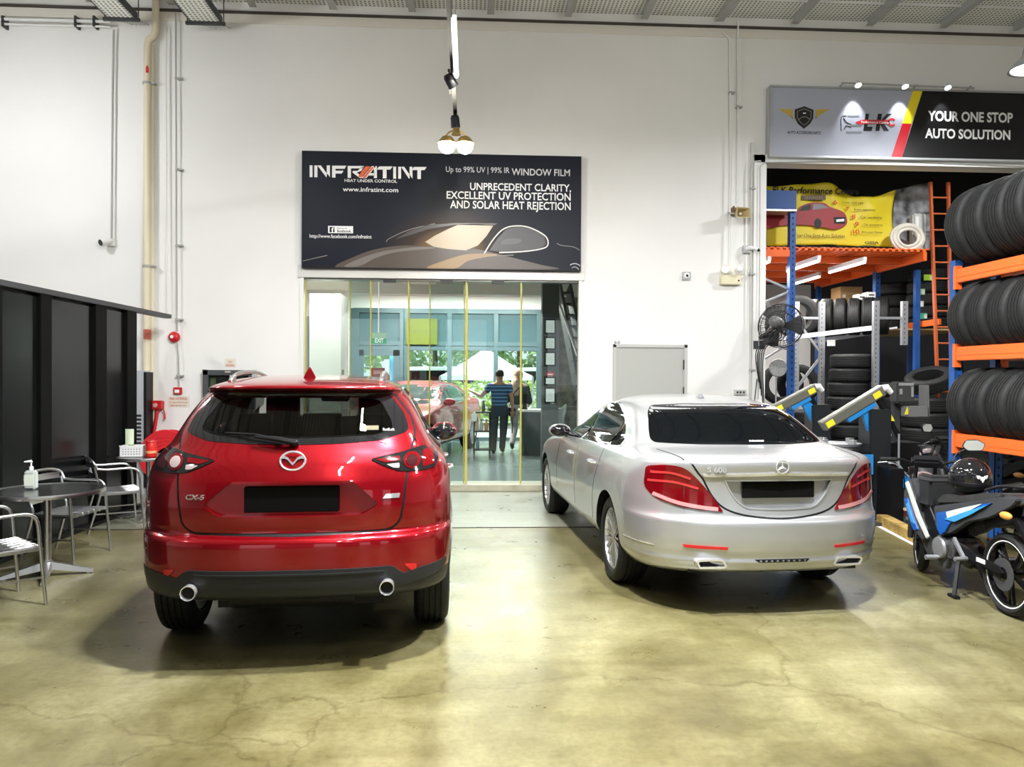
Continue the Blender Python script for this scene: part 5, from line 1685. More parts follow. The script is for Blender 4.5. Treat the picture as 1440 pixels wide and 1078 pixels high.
# ---- mezzanine in the bay
mz = wthing('mezzanine', 'orange steel mezzanine deck on blue posts inside the tyre bay', 'mezzanine', (5.7, 13.5, 0))
for x, y, h in ((5.0, 11.78, 4.4), (7.14, 13.2, 3.55), (7.11, 15.4, 3.55), (5.0, 15.4, 3.55)):
    mb = MB().use(M['blue']); mb.mm((x - .045, y - .05, 0), (x + .045, y + .05, h)); mb.use(M['black'])
    for kk in range(int(h / .09)): mb.box((x, y - .051, .1 + .09 * kk), (.016, .004, .035))
    mb.build('post', None, mz)
mb = MB(); mb.mm((7.11, 11.75, 3.52), (7.17, 15.6, 3.66)); mb.build('edge_beam', M['orange'], mz, bevel=.005)
mb = MB(); mb.mm((4.35, 11.72, 3.55), (4.95, 11.76, 3.66)); mb.build('edge_beam', M['orange'], mz, bevel=.005)
for y in (12.35, 13.25, 14.1, 14.9):
    mb = MB(); mb.mm((4.3, y - .03, 3.55), (7.12, y + .03, 3.65)); mb.build('joist', M['orange'], mz)
mb = MB()
for k in range(29):
    x = 4.3 + .1 * k
    mb.mm((x, 11.75, 3.66), (x + .05, 15.6, 3.70)); mb.mm((x + .05, 11.75, 3.69), (x + .1, 15.6, 3.71))
mb.build('deck', M['orange'], mz)
for q in (((4.25, 11.8, 3.35), (4.98, 11.8, 3.05)), ((4.25, 11.8, 2.7), (4.98, 11.8, 3.02)), ((4.25, 11.8, 1.75), (4.98, 11.8, 2.2)), ((4.4, 11.8, 2.35), (4.98, 11.8, 2.1))):
    mb = MB(); mb.bar(*q, .04, .03); mb.build('brace', M['steel'], mz)
for i, (x, y) in enumerate(((6.10, 11.62), (5.34, 11.55), (6.18, 13.35), (4.62, 11.7), (4.78, 13.4))):
    t = wthing('tube_lamp', ['fluorescent tube under the orange deck, rightmost of the front tubes', 'fluorescent tube under the orange deck just right of the blue post', 'fluorescent tube under the back of the orange deck', 'fluorescent tube under the orange deck at the left frame, front', 'fluorescent tube under the orange deck at the left frame, back'][i], 'tube lamp', (x, y, 3.46), 'tubes under the mezzanine')
    mb = MB(); mb.mm((x - .025, y, 3.485), (x + .025, y + 1.2, 3.55)); mb.build('batten', M['white'], t)
    mb = MB(); mb.cyl((x, y + .01, 3.465), (x, y + 1.19, 3.465), .018, 12); mb.build('tube', M['tubeglow'], t)
    BAYL.append((x, y + .6, 3.43))
# ---- blue cabinet end and shelf at the left frame
t = wthing('display_board', 'flat blue board above the blue post at the left frame of the bay', 'board', (4.7, 11.9, 4.15))
a, b = at(1083, 294, 11.7), at(1120, 268, 11.7)
mb = MB(); mb.mm((a.x - .2, 11.7, a.z), (b.x, 11.98, b.z)); mb.build('panel', pmat('board_blue', (.01, .06, .22), .5), t)
mb = MB(); mb.mm((a.x - .2, 11.68, a.z - .03), (b.x, 11.98, a.z)); mb.build('shelf_edge', M['steel_l'], t)
# ---- banner
YB2 = 12.1
BN = wthing('banner', 'creased yellow vinyl banner with a printed red car hung above the mezzanine', 'banner', (5.6, YB2, 3.75))
def cloth(xa, xb, tops, bots, mat, nm, seed=0):
    def fn(u, v):
        px = xa + (xb - xa) * u
        top = pchip([p[0] for p in tops], [p[1] for p in tops], px)
        bot = pchip([p[0] for p in bots], [p[1] for p in bots], px)
        p = at(px, bot + (top - bot) * v, YB2)
        wv = .035 * math.sin(px * .13 + v * 4 + seed) * (v ** 1.5) + .05 * math.sin((px - 1190) * .06 - v * 5) * max(0, min(1, (px - 1170) / 30)) * v
        return V((p.x, YB2 + wv, p.z))
    mb = MB(); mb.grid(fn, 60, 24)
    o = mb.build(nm, mat, BN, smooth=60)
    o.modifiers.new('s', 'SOLIDIFY').thickness = .004
    return o
cloth(1078, 1256, [(1078, 262), (1120, 260), (1160, 257), (1185, 266), (1205, 276), (1225, 277), (1256, 268)], [(1078, 346), (1150, 344), (1242, 347), (1256, 347)], pmat('banner_yellow', (.72, .58, .02), .5), 'yellow_sheet')
cloth(1078, 1245, [(1078, 346), (1150, 344), (1245, 347)], [(1078, 351), (1150, 349.5), (1245, 353)], pmat('banner_foot', (.01, .01, .01), .5), 'black_foot')
def fb(pts, nm, mat, Y=YB2 - .05): return flat(pts, Y, nm, mat, BN, .003)
cr = pmat('printed_red', (.30, .015, .02), .5)
fb([(p.x, p.y) for p in spline([(1078, 303), (1100, 301), (1120, 298), (1126, 290), (1140, 285), (1158, 285), (1168, 291), (1184, 297), (1190, 304), (1190, 316), (1176, 322), (1160, 320), (1130, 316), (1100, 317), (1078, 321)], 5, True)], 'printed_car', cr)
fb([(1123, 297), (1129, 290), (1140, 287), (1140, 295)], 'printed_glass', M['black'], YB2 - .053)
fb([(1143, 295), (1143, 287), (1156, 287), (1165, 292)], 'printed_glass', pmat('print_glass', (.12, .1, .1), .4), YB2 - .053)
fb([(1150 + 5 * math.cos(q), 314 + 7 * math.sin(q)) for q in [2 * PI * i / 16 for i in range(16)]], 'printed_wheel', M['black'], YB2 - .053)
fb([(1172, 305), (1189, 305), (1188, 315), (1173, 314)], 'printed_grille', M['black'], YB2 - .053)
fb([(1176, 308.5), (1187, 307.5), (1187, 311), (1176, 312)], 'printed_plate', M['txt'], YB2 - .055)
fb([(1127.5, 274.5), (1161, 274.5), (1161, 281), (1127.5, 281)], 'printed_tag', pmat('tag_brown', (.08, .03, .02), .5))
bt = M['txtblack']
fit_text('ELK Performance Centre', 1086, 1208, 263, 272, YB2 - .06, 'lettering', bt, BN, bold=.02, shear=.15)
fit_text('SERVICES', 1132, 1157, 276, 279.5, YB2 - .053, 'lettering', pmat('dull_yellow', (.3, .22, .02), .5), BN)
for n_, x_, y_, line in (('6', 1172, 287, 'Tyre and rim'), ('7', 1189, 297, 'Battery replacement'), ('8', 1198, 307.5, 'Car servicing'), ('9', 1202.5, 318, 'Car accessories'), ('10', 1199, 328.5, 'Aircond Gases')):
    fit_text(n_, x_, x_ + (5 if len(n_) == 1 else 9.5), y_ - 6.5, y_, YB2 - .06, 'lettering', M['txtred'], BN, bold=.01)
    fit_text(line, x_ + 12, min(1241, x_ + 42), y_ - 4, y_ - .6, YB2 - .06, 'lettering', bt, BN)
fit_text('Your One Stop Auto Solution', 1117, 1188, 328, 334, YB2 - .05, 'lettering', bt, BN, shear=.2)
fit_text('GIIIA', 1216, 1236, 339, 342.5, YB2 - .05, 'lettering', bt, BN, bold=.02)
fit_text('f  elkperformance     @ elkperformancecentre', 1086, 1238, 347.6, 350, YB2 - .05, 'lettering', M['txt'], BN)
# second sheet with a washed-out picture
t = wthing('banner', 'washed-out grey picture sheet hanging right of the yellow banner', 'banner', (6.9, 12.2, 3.75))
BN, YB2 = t, 12.2
cloth(1256, 1308, [(1256, 268), (1285, 260), (1308, 256)], [(1256, 350), (1308, 352)], noisy(pmat('faded_print', (.22, .22, .23), .6), .9, 5.), 'sheet', 2)
# coil of pale hose and bins on the deck
t = wthing('hose_coil', 'coil of white ribbed hose lying against the banner edge on the mezzanine', 'hose coil', (6.75, 11.85, 3.71))
c = at(1277, 334, 11.8)
mb = MB()
for kk in range(4):
    rr_ = .155 + .03 * kk
    mb.tube([V((c.x + rr_ * math.cos(q) * 1.08, 11.8 + .02 * (kk % 2) + .01 * math.sin(3 * q), c.z + rr_ * math.sin(q) * .86)) for q in [2 * PI * i / 40 for i in range(40)]], .024, 10, closed=True)
mb.build('hose', pmat('hose_white', (.62, .58, .50), .5), t)
t = wthing('parts_bin', 'pale plastic parts bin on the mezzanine above the hose coil', 'bin', (7.0, 12.0, 3.72))
a, b = at(1284, 325, 12.0), at(1303, 300, 12.0)
mb = MB(); mb.mm((a.x, 12.0, 3.72), (b.x, 12.12, b.z)); mb.build('bin', pmat('bin_white', (.5, .52, .5), .5), t, bevel=.02)
mb = MB(); mb.mm((a.x + .04, 11.99, a.z + .02), (a.x + .09, 12.0, b.z - .05)); mb.build('label', M['paper'], t)
# ---- ladder
t = wthing('ladder', 'orange steel ladder leaning at the edge of the mezzanine', 'ladder', (7.1, 11.75, 0))
def lad(px, z, Y=11.72): return V((at(px, 500, Y).x, Y, z))
L0, L1 = (lad(1325, 0), lad(1306, 4.75)), (lad(1342, 0), lad(1331, 4.75))
for a, b in (L0, L1):
    mb = MB(); mb.bar(a, b, .035, .05); mb.build('rail', pmat('ladder_orange', (.45, .09, .025), .5), t)
for kk in range(18):
    u = .04 + kk * .0535
    mb = MB(); mb.cyl(L0[0].lerp(L0[1], u), L1[0].lerp(L1[1], u), .014, 8); mb.build('rung', pmat('rung_orange', (.5, .12, .04), .5), t)
# ---- galvanised uprights and shelf
def frame(label, pxa, pxb, Y, ztop, zbot, zb2=None):
    t = wthing('rack_frame', label, 'rack frame', ((pxa + pxb - 1324) / 2160 * Y, Y, zbot))
    xa, xb = at(pxa, 500, Y).x, at(pxb, 500, Y).x
    for x, zz in ((xa, zbot), (xb, zb2 if zb2 else zbot)):
        mb = MB().use(M['steel']); mb.mm((x - .045, Y - .035, zz), (x + .045, Y + .035, ztop)); mb.use(M['dgrey'])
        for kk in range(int((ztop - zz) / .075)): mb.box((x - .012, Y - .036, zz + .04 + .075 * kk), (.012, .004, .026))
        mb.build('upright', None, t)
    mb = MB(); z = ztop - .27
    mb.bar((xa, Y, z), (xb, Y, z), .03, .04)
    k = 0
    while z - .62 > max(zbot, zb2 or 0) - .15:
        mb.bar((xa if k % 2 == 0 else xb, Y, z - .03), (xb if k % 2 == 0 else xa, Y, z - .6), .028, .04); z -= .6; k += 1
    mb.build('bracing', M['steel'], t)
    return t
frame('grey galvanised rack frame with cross bracing just right of the blue post', 1119, 1155, 12.6, 2.94, 0)
frame('grey galvanised rack frame between the tall tyre stack and the label stacks', 1231, 1271, 11.95, 2.90, 0, 2.2)
t = wthing('shelf_beam', 'long pale steel beam joining the two galvanised rack frames', 'beam', (5.4, 12.6, 2.4))
mb = MB(); mb.bar(at(1090, 477, 12.75), at(1226, 461, 11.98), .04, .075); mb.bar(at(1145, 480, 13.9), at(1262, 462, 13.2), .04, .075); mb.build('beam', M['steel_l'], t)
mb = MB(); c = at(1168, 482, 12.4); mb.mm((c.x - .06, 12.38, c.z - .05), (c.x + .07, 12.40, c.z + .05)); mb.build('price_tag', M['paper'], t)
t = wthing('shelf', 'orange shelf beam with board carrying the labelled tyre stacks', 'shelf', (7.4, 13.4, 2.4))
mb = MB(); mb.bar(at(1272, 459, 13.0), at(1322, 452, 12.3), .05, .10); mb.build('front_beam', M['orange'], t)
mb = MB(); mb.mm((7.3, 12.7, 2.49), (8.6, 14.6, 2.52)); mb.build('board', M['card'], t)
mb = MB(); mb.mm((7.50, 12.6, 0), (7.58, 12.68, 3.5)); mb.build('post', M['blue'], t)
mb = MB(); mb.mm((8.5, 14.5, 0), (8.58, 14.58, 2.5)); mb.build('post', M['blue'], t)
# boxes
for i, (x0, x1, y0, y1, Y, lb) in enumerate(((1182, 1213, 403, 422, 14.4, 'brown cardboard carton on the pile behind the shelf tyres, upper one'), (1163, 1197, 421, 436, 14.4, 'brown cardboard carton under the upper carton behind the shelf tyres'))):
    a, b = at(x0, y1, Y), at(x1, y0, Y)
    t = wthing('carton', lb, 'carton', (a.x, Y, a.z))
    mb = MB(); mb.mm((a.x, Y, a.z), (b.x, Y + .4, b.z)); mb.build('box', M['card'], t, bevel=.004)
    mb = MB(); mb.mm((a.x + .04, Y - .003, a.z + .05), (a.x + .1, Y, a.z + .15)); mb.build('label', M['paper'], t)
    mb = MB(); mb.mm((a.x, Y - .004, (a.z + b.z) / 2 - .02), (b.x, Y, (a.z + b.z) / 2 + .02)); mb.build('tape', pmat('tape', (.5, .36, .18), .3), t)
# tyres on the galvanised shelf, standing
for i in range(6):
    lb = ['leftmost', 'second from the left', 'third from the left', 'fourth from the left', 'fifth from the left', 'large rightmost']
    tyre((6.14 + .19 * i, 13.5 - .12 * i, 2.42 + .33), (.86, -.5, 0), 'black tyre standing on the galvanised shelf, %s of the row' % lb[i], 'tyres standing on the galvanised shelf', .33, .205)
tyre((5.60, 12.95, 2.72), (.1, 1, .06), 'tyre seen face-on on the shelf with the white wall in its hole', 'tyres beside the blue post', .37, .22)
tyre((4.80, 13.1, 2.74), (.3, 1, 0), 'tyre left of the blue post behind the wall fan', 'tyres beside the blue post', .40, .24)
for i in range(2):
    tyre((5.42 + .42 * i, 13.15 + .3 * i, 1.55), (.2, 1, .0), ['tyre standing low behind the braced rack frame, left one', 'tyre standing low behind the braced rack frame, right one'][i], 'low tyres behind the braced frame', .36, .24)
NTH = ['bottom tyre', 'second tyre up', 'third tyre up', 'fourth tyre up', 'fifth tyre up', 'sixth tyre up', 'seventh tyre up', 'eighth tyre up', 'ninth tyre up', 'tenth tyre up']
def stack(x, y, z, n, where, R=.335, w=.225, tilt_top=False):
    for i in range(n):
        j = .018 * math.sin(7.3 * i + x * 5), .018 * math.cos(5.1 * i + x)
        tyre((x + j[0], y + j[1], z + w / 2 + (w + .004) * i), (0, 0, 1), '%s of the %s' % (NTH[i] if i < n - 1 or n < 3 else 'topmost tyre', where), where, R, w)
stack(6.24, 12.35, 0, 9, 'tall stack behind the grey tilt arm')
stack(5.50, 12.35, 0, 5, 'stack behind the foot of the blue post')
stack(6.98, 12.35, 0, 7, 'stack right of the second galvanised frame')
stack(7.02, 11.55, 0, 6, 'stack under the tilted tyre left of the ladder')
stack(7.02, 10.75, 0, 6, 'stack in front of the ladder beside the rack') if False else None
stack(6.30, 11.62 - .85, 0, 5, 'stack beside the wheel balancer') if False else None
o = tyre((7.10, 11.55, 1.64), (-.35, -.25, .9), 'tilted tyre lying loose on top of the stack left of the ladder', 'loose tyres', .345, .22)
tyre((7.72, 12.4, .36), (.3, -.8, .2), 'dark tyre standing behind the tilted loose tyre', 'loose tyres', .34, .22)
stack(7.88, 13.9, 2.52, 4, 'plain stack on the orange shelf')
stack(7.99, 13.05, 2.52, 5, 'labelled stack on the orange shelf by the ladder', .33, .205)
for i, (px, py, cl) in enumerate(((1306, 390, (.45, .75, .05)), (1294, 410, (.35, .6, .2)), (1292, 427, (.55, .62, .5)), (1297, 444, (.08, .42, .25)))):
    c = at(px, py, 12.70)
    t = wthing('tyre_label', ['lime label on the topmost labelled tyre by the ladder', 'pale green label on a shelf tyre by the ladder, second from top', 'white and green label on a shelf tyre by the ladder, third from top', 'green and blue label on a shelf tyre by the ladder, lowest'][i], 'label', tuple(c), 'labels on the shelf tyres')
    mb = MB(); mb.mm((c.x - .085, 12.698, c.z - .05), (c.x + .085, 12.704, c.z + .05)); mb.build('card', pmat('label_print', cl, .5), t)
    mb = MB(); mb.mm((c.x + .03, 12.695, c.z - .04), (c.x + .08, 12.699, c.z + .03)); mb.build('printed_panel', M['paper'], t)
for i, (px, py) in enumerate(((1213, 417), (1226, 414))):
    c = at(px, py, 13.0); t = wthing('storage_tin', ['white box on the shelf tyres near the blue post, left one', 'white box on the shelf tyres near the blue post, right one'][i], 'box', tuple(c), 'white boxes on the shelf tyres')
    mb = MB(); mb.mm((c.x - .075, 13.0, c.z - .05), (c.x + .07, 13.2, c.z + .045)); mb.build('box', M['paper'], t, bevel=.004)
    mb = MB(); mb.mm((c.x - .05, 12.997, c.z - .02), (c.x + .04, 13.0, c.z + .005)); mb.build('printed_line', M['dgrey'], t)
# ---- wall fan with its cables
c = at(1098, 458, 10.86)
t = wthing('wall_fan', 'black caged wall fan mounted on the frame of the tyre bay', 'fan', (c.x, 10.86, c.z))
T = Matrix.Translation(c) @ Matrix.Rotation(math.radians(-38), 4, 'Z') @ Matrix.Rotation(math.radians(-98), 4, 'X')
mb = MB(); Rf = .32
for r_, z in ((Rf, 0), (Rf * .97, .06), (Rf * .97, -.06), (Rf * .62, .10), (Rf * .62, -.10), (.07, .12), (.07, -.12)):
    mb.tube([T @ V((r_ * math.cos(q), r_ * math.sin(q), z)) for q in [2 * PI * i / 32 for i in range(32)]], .005, 6, closed=True)
for k in range(30):
    q = 2 * PI * k / 30
    for s in (-1, 1):
        mb.tube([T @ V((r_ * math.cos(q), r_ * math.sin(q), s * z)) for r_, z in ((.07, .12), (Rf * .62, .10), (Rf * .97, .06), (Rf, 0))], .0028, 4)
mb.build('cage', M['black'], t)
mb = MB()
for k in range(3):
    a = 2 * PI * k / 3
    mb.grid(lambda u, v: T @ V(((.04 + .27 * u) * math.cos(a + (v - .5) * .95), (.04 + .27 * u) * math.sin(a + (v - .5) * .95), .05 * (v - .5))), 6, 6)
mb.build('blades', M['dgrey'], t)
mb = MB(); mb.cyl(T @ V((0, 0, -.10)), T @ V((0, 0, -.30)), .085, 20); mb.ball(T @ V((0, 0, -.3)), .082, 16, 10); mb.build('motor', pmat('motor_grey', (.12, .12, .12), .4), t)
cm = T @ V((0, 0, -.25))
b0 = at(1064, 485, WY)
mb = MB(); mb.bar(cm + V((0, 0, -.06)), V((b0.x, WY - .12, b0.z + .1)), .04, .04); mb.mm((b0.x - .07, WY - .06, b0.z - .06), (b0.x + .1, WY, b0.z + .06)); mb.build('wall_bracket', M['dgrey'], t)
for k in range(5):
    mb = MB(); q = .05 * k
    mb.tube(spline([cm + V((.02 * k - .04, 0, -.05)), cm + V((-.10 + q, -.05, -.22)), V((b0.x - .06 + .03 * k, WY - .14, b0.z - .1)), V((b0.x + .02 * k, WY - .1, b0.z - .55 - .1 * k))], 8), .007, 6); mb.build('cable', M['black'], t)
mb = MB(); mb.tube(spline([(b0.x - .02, WY - .08, b0.z - .5), (b0.x - .05, WY - .07, b0.z - .8), (b0.x - .12, WY - .06, .62), (b0.x - .16, WY - .06, .3)], 6), .007, 6); mb.build('cable', M['black'], t)
c = at(1094, 517, 11.5)
t = wthing('disc_stand', 'round grey disc on a thin pole below the wall fan', 'disc on stand', (c.x, 11.5, 0))
mb = MB(); mb.lathe([(0, .02), (.13, .02), (.14, .0), (.13, -.03), (0, -.03)], 32, Matrix.Translation(c) @ Matrix.Rotation(PI / 2, 4, 'X')); mb.build('disc', noisy(pmat('disc_grey', (.24, .24, .24), .6), .3, 40), t)
mb = MB(); mb.cyl((c.x - .02, 11.52, 0), (c.x - .02, 11.52, c.z), .012, 10); mb.lathe([(0, 0), (.16, 0), (.15, .02), (0, .03)], 20, Matrix.Translation((c.x - .02, 11.52, 0))); mb.build('pole', M['steel'], t)

# ---- tyre changers with tilting arms
lab = M['yellow']
armm = pmat('machine_grey', (.17, .165, .135), .4, .3)
def changer(x, y, label, z0, z1, xa, xb):
    """arm runs from (xa,z0) up to (xb,z1); column at x"""
    t = wthing('tyre_changer', label, 'tyre changer', (x, y, 0))
    mb = MB(); mb.mm((x - .72, y - .18, .05), (x - .10, y + .45, .80)); mb.build('cabinet', M['black'], t, bevel=.02)
    mb = MB(); mb.mm((x - .70, y - .20, .55), (x - .12, y - .17, .78)); mb.build('front_plate', M['mblue'], t)
    T = Matrix.Translation((x - .40, y + .12, .80))
    mb = MB(); mb.lathe([(0, 0), (.08, 0), (.08, .06), (.27, .06), (.28, .09), (0, .09)], 28, T); mb.build('turntable', M['steel'], t)
    for k in range(4):
        a = k * PI / 2 + .4
        mb = MB(); mb.box(T @ V((.22 * math.cos(a), .22 * math.sin(a), .115)), (.09, .05, .05), Matrix.Rotation(a, 3, 'Z')); mb.build('clamp', M['steel_l'], t)
    mb = MB(); mb.mm((x - .12, y - .12, 0), (x + .14, y + .16, 1.30)); mb.build('column', pmat('column_black', (.014, .016, .018), .4), t, bevel=.012)
    a, b = V((xa, y - .05, z0)), V((xb, y - .05, z1))
    d = (b - a).normalized(); n = V((-d.z, 0, d.x))
    mb = MB(); mb.bar(a, b, .11, .115); ar = mb.build('tilt_arm', armm, t, bevel=.012)
    mb = MB(); mb.bar(a + n * .058, b + n * .058, .10, .02); mb.build('arm_cover', pmat('arm_top', (.30, .295, .26), .35), ar)
    for u in (.10, .88):
        p = a.lerp(b, u); mb = MB(); mb.bar(p - d * .05 + V((0, -.057, 0)), p + d * .05 + V((0, -.057, 0)), .004, .07); mb.build('warning_label', lab, ar)
    mb = MB(); p = b + n * .02; mb.tube([p, p + d * .06 - n * .02, p + d * .08 - n * .10], [.05, .045, .03], 10); mb.build('arm_end', M['white'], ar)
    mb = MB(); mb.bar(a.lerp(b, .35) - n * .085, a.lerp(b, .80) - n * .085, .09, .05); mb.build('blue_carrier', M['mblue'], t)
    p = a.lerp(b, .62) - n * .09
    mb = MB(); mb.prism([(p.x - .03, p.z), (p.x + .05, p.z + .03), (x + .0, z0 + .02), (x + .0, z0 - .33), (x - .04, z0 - .30)], y - .08, y - .03); mb.build('blue_bracket', M['mblue'], t)
    mb = MB(); q = b - d * .10 - n * .06; mb.cyl(q, q - n * .16 + d * .0, .03, 12); mb.bar(q - n * .16, q - n * .55 - d * .0, .045, .045); mb.lathe([(0, 0), (.05, 0), (.04, -.08), (0, -.09)], 16, Matrix.Translation(q - n * .2)); mb.build('mount_head', M['black'], t)
    mb = MB(); q2 = q - n * .26; mb.add([q2 + V((-.05, -.05, -.03)), q2 + V((.05, -.05, -.03)), q2 + V((0, -.05, .06))], [(0, 1, 2)]); mb.build('warning_triangle', lab, t)
    for k in range(3):
        mb = MB(); mb.cyl((x - .6 + .2 * k, y - .25, .06), (x - .6 + .2 * k, y - .45, .03), .012, 8); mb.box((x - .6 + .2 * k, y - .46, .03), (.07, .08, .02)); mb.build('pedal', M['dgrey'], t)
    return t
changer(4.78, 8.85, 'blue and black tyre changer with tilted grey arm, nearest the silver sedan', 1.09, 1.52, 4.12, 4.84)
changer(4.80, 10.4, 'blue and black tyre changer with tilted grey arm farther back by the bay frame', 1.22, 1.52, 4.16, 4.74)
c = at(1271, 552, 9.4)
t = wthing('wheel_balancer', 'black wheel balancer with a pale control head beside the tyre changers', 'wheel balancer', (c.x + .05, 9.4, 0))
mb = MB(); mb.mm((c.x - .25, 9.4, 0), (c.x + .3, 9.85, .85)); mb.build('cabinet', M['black'], t, bevel=.02)
mb = MB(); mb.mm((c.x - .04, 9.55, .85), (c.x + .04, 9.63, c.z)); mb.build('post', M['dgrey'], t)
mb = MB(); mb.mm((c.x - .11, 9.36, c.z - .13), (c.x + .12, 9.55, c.z + .14)); mb.build('control_head', pmat('head_grey', (.05, .052, .05), .4), t, bevel=.02)
mb = MB(); mb.mm((c.x - .09, 9.352, c.z + .09), (c.x + .10, 9.362, c.z + .125)); mb.mm((c.x - .08, 9.352, c.z - .02), (c.x - .045, 9.362, c.z + .05)); mb.mm((c.x + .07, 9.352, c.z - .05), (c.x + .1, 9.362, c.z + .08)); mb.build('panel_light', M['steel_l'], t)
mb = MB(); mb.mm((c.x + .02, 9.3, c.z - .30), (c.x + .27, 9.5, c.z - .17)); mb.mm((c.x + .25, 9.3, c.z - .30), (c.x + .27, 9.5, c.z + .1)); mb.build('tool_tray', pmat('tray_grey', (.16, .16, .16), .4), t, bevel=.006)
mb = MB(); mb.add([(c.x - .03, 9.33, c.z - .27), (c.x + .04, 9.33, c.z - .27), (c.x + .005, 9.33, c.z - .17)], [(0, 1, 2)]); mb.build('warning_triangle', lab, t)
mb = MB(); mb.cyl((c.x - .2, 9.35, .95), (c.x - .6, 9.2, .95), .025, 12); mb.lathe([(0, 0), (.13, 0), (.11, .03), (0, .05)], 20, Matrix.Translation((c.x - .35, 9.28, .95)) @ Matrix.Rotation(PI / 2, 4, 'Y')); mb.build('shaft', M['steel'], t)
# trolley with blue tray and plastic parts
c = at(1279, 678, 8.5)
t = wthing('tool_trolley', 'low black trolley with a bright blue tray behind the motorcycle', 'trolley', (c.x, 8.6, 0))
mb = MB(); mb.mm((c.x - .26, 8.42, 0), (c.x - .10, 8.75, .64)); mb.build('cabinet', M['black'], t, bevel=.01)
mb = MB()
for a, b in (((-.12, 8.4, -.06), (.14, 8.7, -.05)), ((-.12, 8.4, -.06), (.14, 8.41, .045)), ((-.12, 8.69, -.06), (.14, 8.7, .045)), ((-.12, 8.4, -.06), (-.11, 8.7, .045)), ((.13, 8.4, -.06), (.14, 8.7, .045))):
    mb.mm((c.x + a[0], a[1], c.z + a[2]), (c.x + b[0], b[1], c.z + b[2]))
mb.build('tray', M['mblue'], t)
mb = MB()
for x, y in ((-.1, 8.42), (.12, 8.42), (.12, 8.68)): mb.cyl((c.x + x, y, 0), (c.x + x, y, c.z), .012, 8)
mb.mm((c.x - .11, 8.4, .2), (c.x + .13, 8.7, .22)); mb.build('stand', M['dgrey'], t)
t = wthing('plastic_cover', 'bent grey plastic cover propped above the blue tray', 'plastic cover', (c.x - .05, 8.52, c.z))
mb = MB(); mb.grid(lambda u, v: V((c.x - .22 + .30 * u, 8.52 + .06 * math.sin(3 * v), c.z + .02 + .24 * (1 - u) * (1 - .4 * v) + .05 * v + .03 * math.sin(6 * u))), 12, 6); o = mb.build('sheet', pmat('cover_grey', (.36, .38, .38), .4), t); o.modifiers.new('s', 'SOLIDIFY').thickness = .008
mb = MB(); mb.cyl((c.x - .10, 8.55, c.z - .05), (c.x - .10, 8.55, c.z + .55), .012, 8); mb.build('rod', M['steel'], t)
t = wthing('jar', 'round reddish tub with pale lid low under the blue tray', 'tub', tuple(at(1282, 722, 8.3).xy) + (.115,))
p = at(1282, 720, 8.35)
mb = MB(); mb.lathe([(0, .0), (.07, .0), (.085, .07), (0, .07)], 20, Matrix.Translation((p.x, 8.35, .115))); mb.build('tub', pmat('tub_brown', (.14, .03, .02), .4), t)
mb = MB(); mb.lathe([(0, .07), (.088, .07), (.085, .09), (0, .095)], 20, Matrix.Translation((p.x, 8.35, .115))); mb.build('lid', pmat('lid_tan', (.6, .4, .28), .4), t)
# timber kerb with a white floor line beside it
t = wthing('timber_kerb', 'weathered timber kerb beam on the floor right of the silver sedan', 'timber beam', (4.6, 8.0, 0))
mb = MB(); mb.bar((4.70, 8.52, .055), (4.50, 7.40, .055), .13, .11); mb.build('beam', noisy(pmat('old_timber', (.38, .25, .07), .7), .35, 9), t, bevel=.006)
mb = MB(); mb.bar((4.60, 8.5, .004), (4.41, 7.3, .004), .05, .006); struct(mb.build('trim_60', M['paper']))
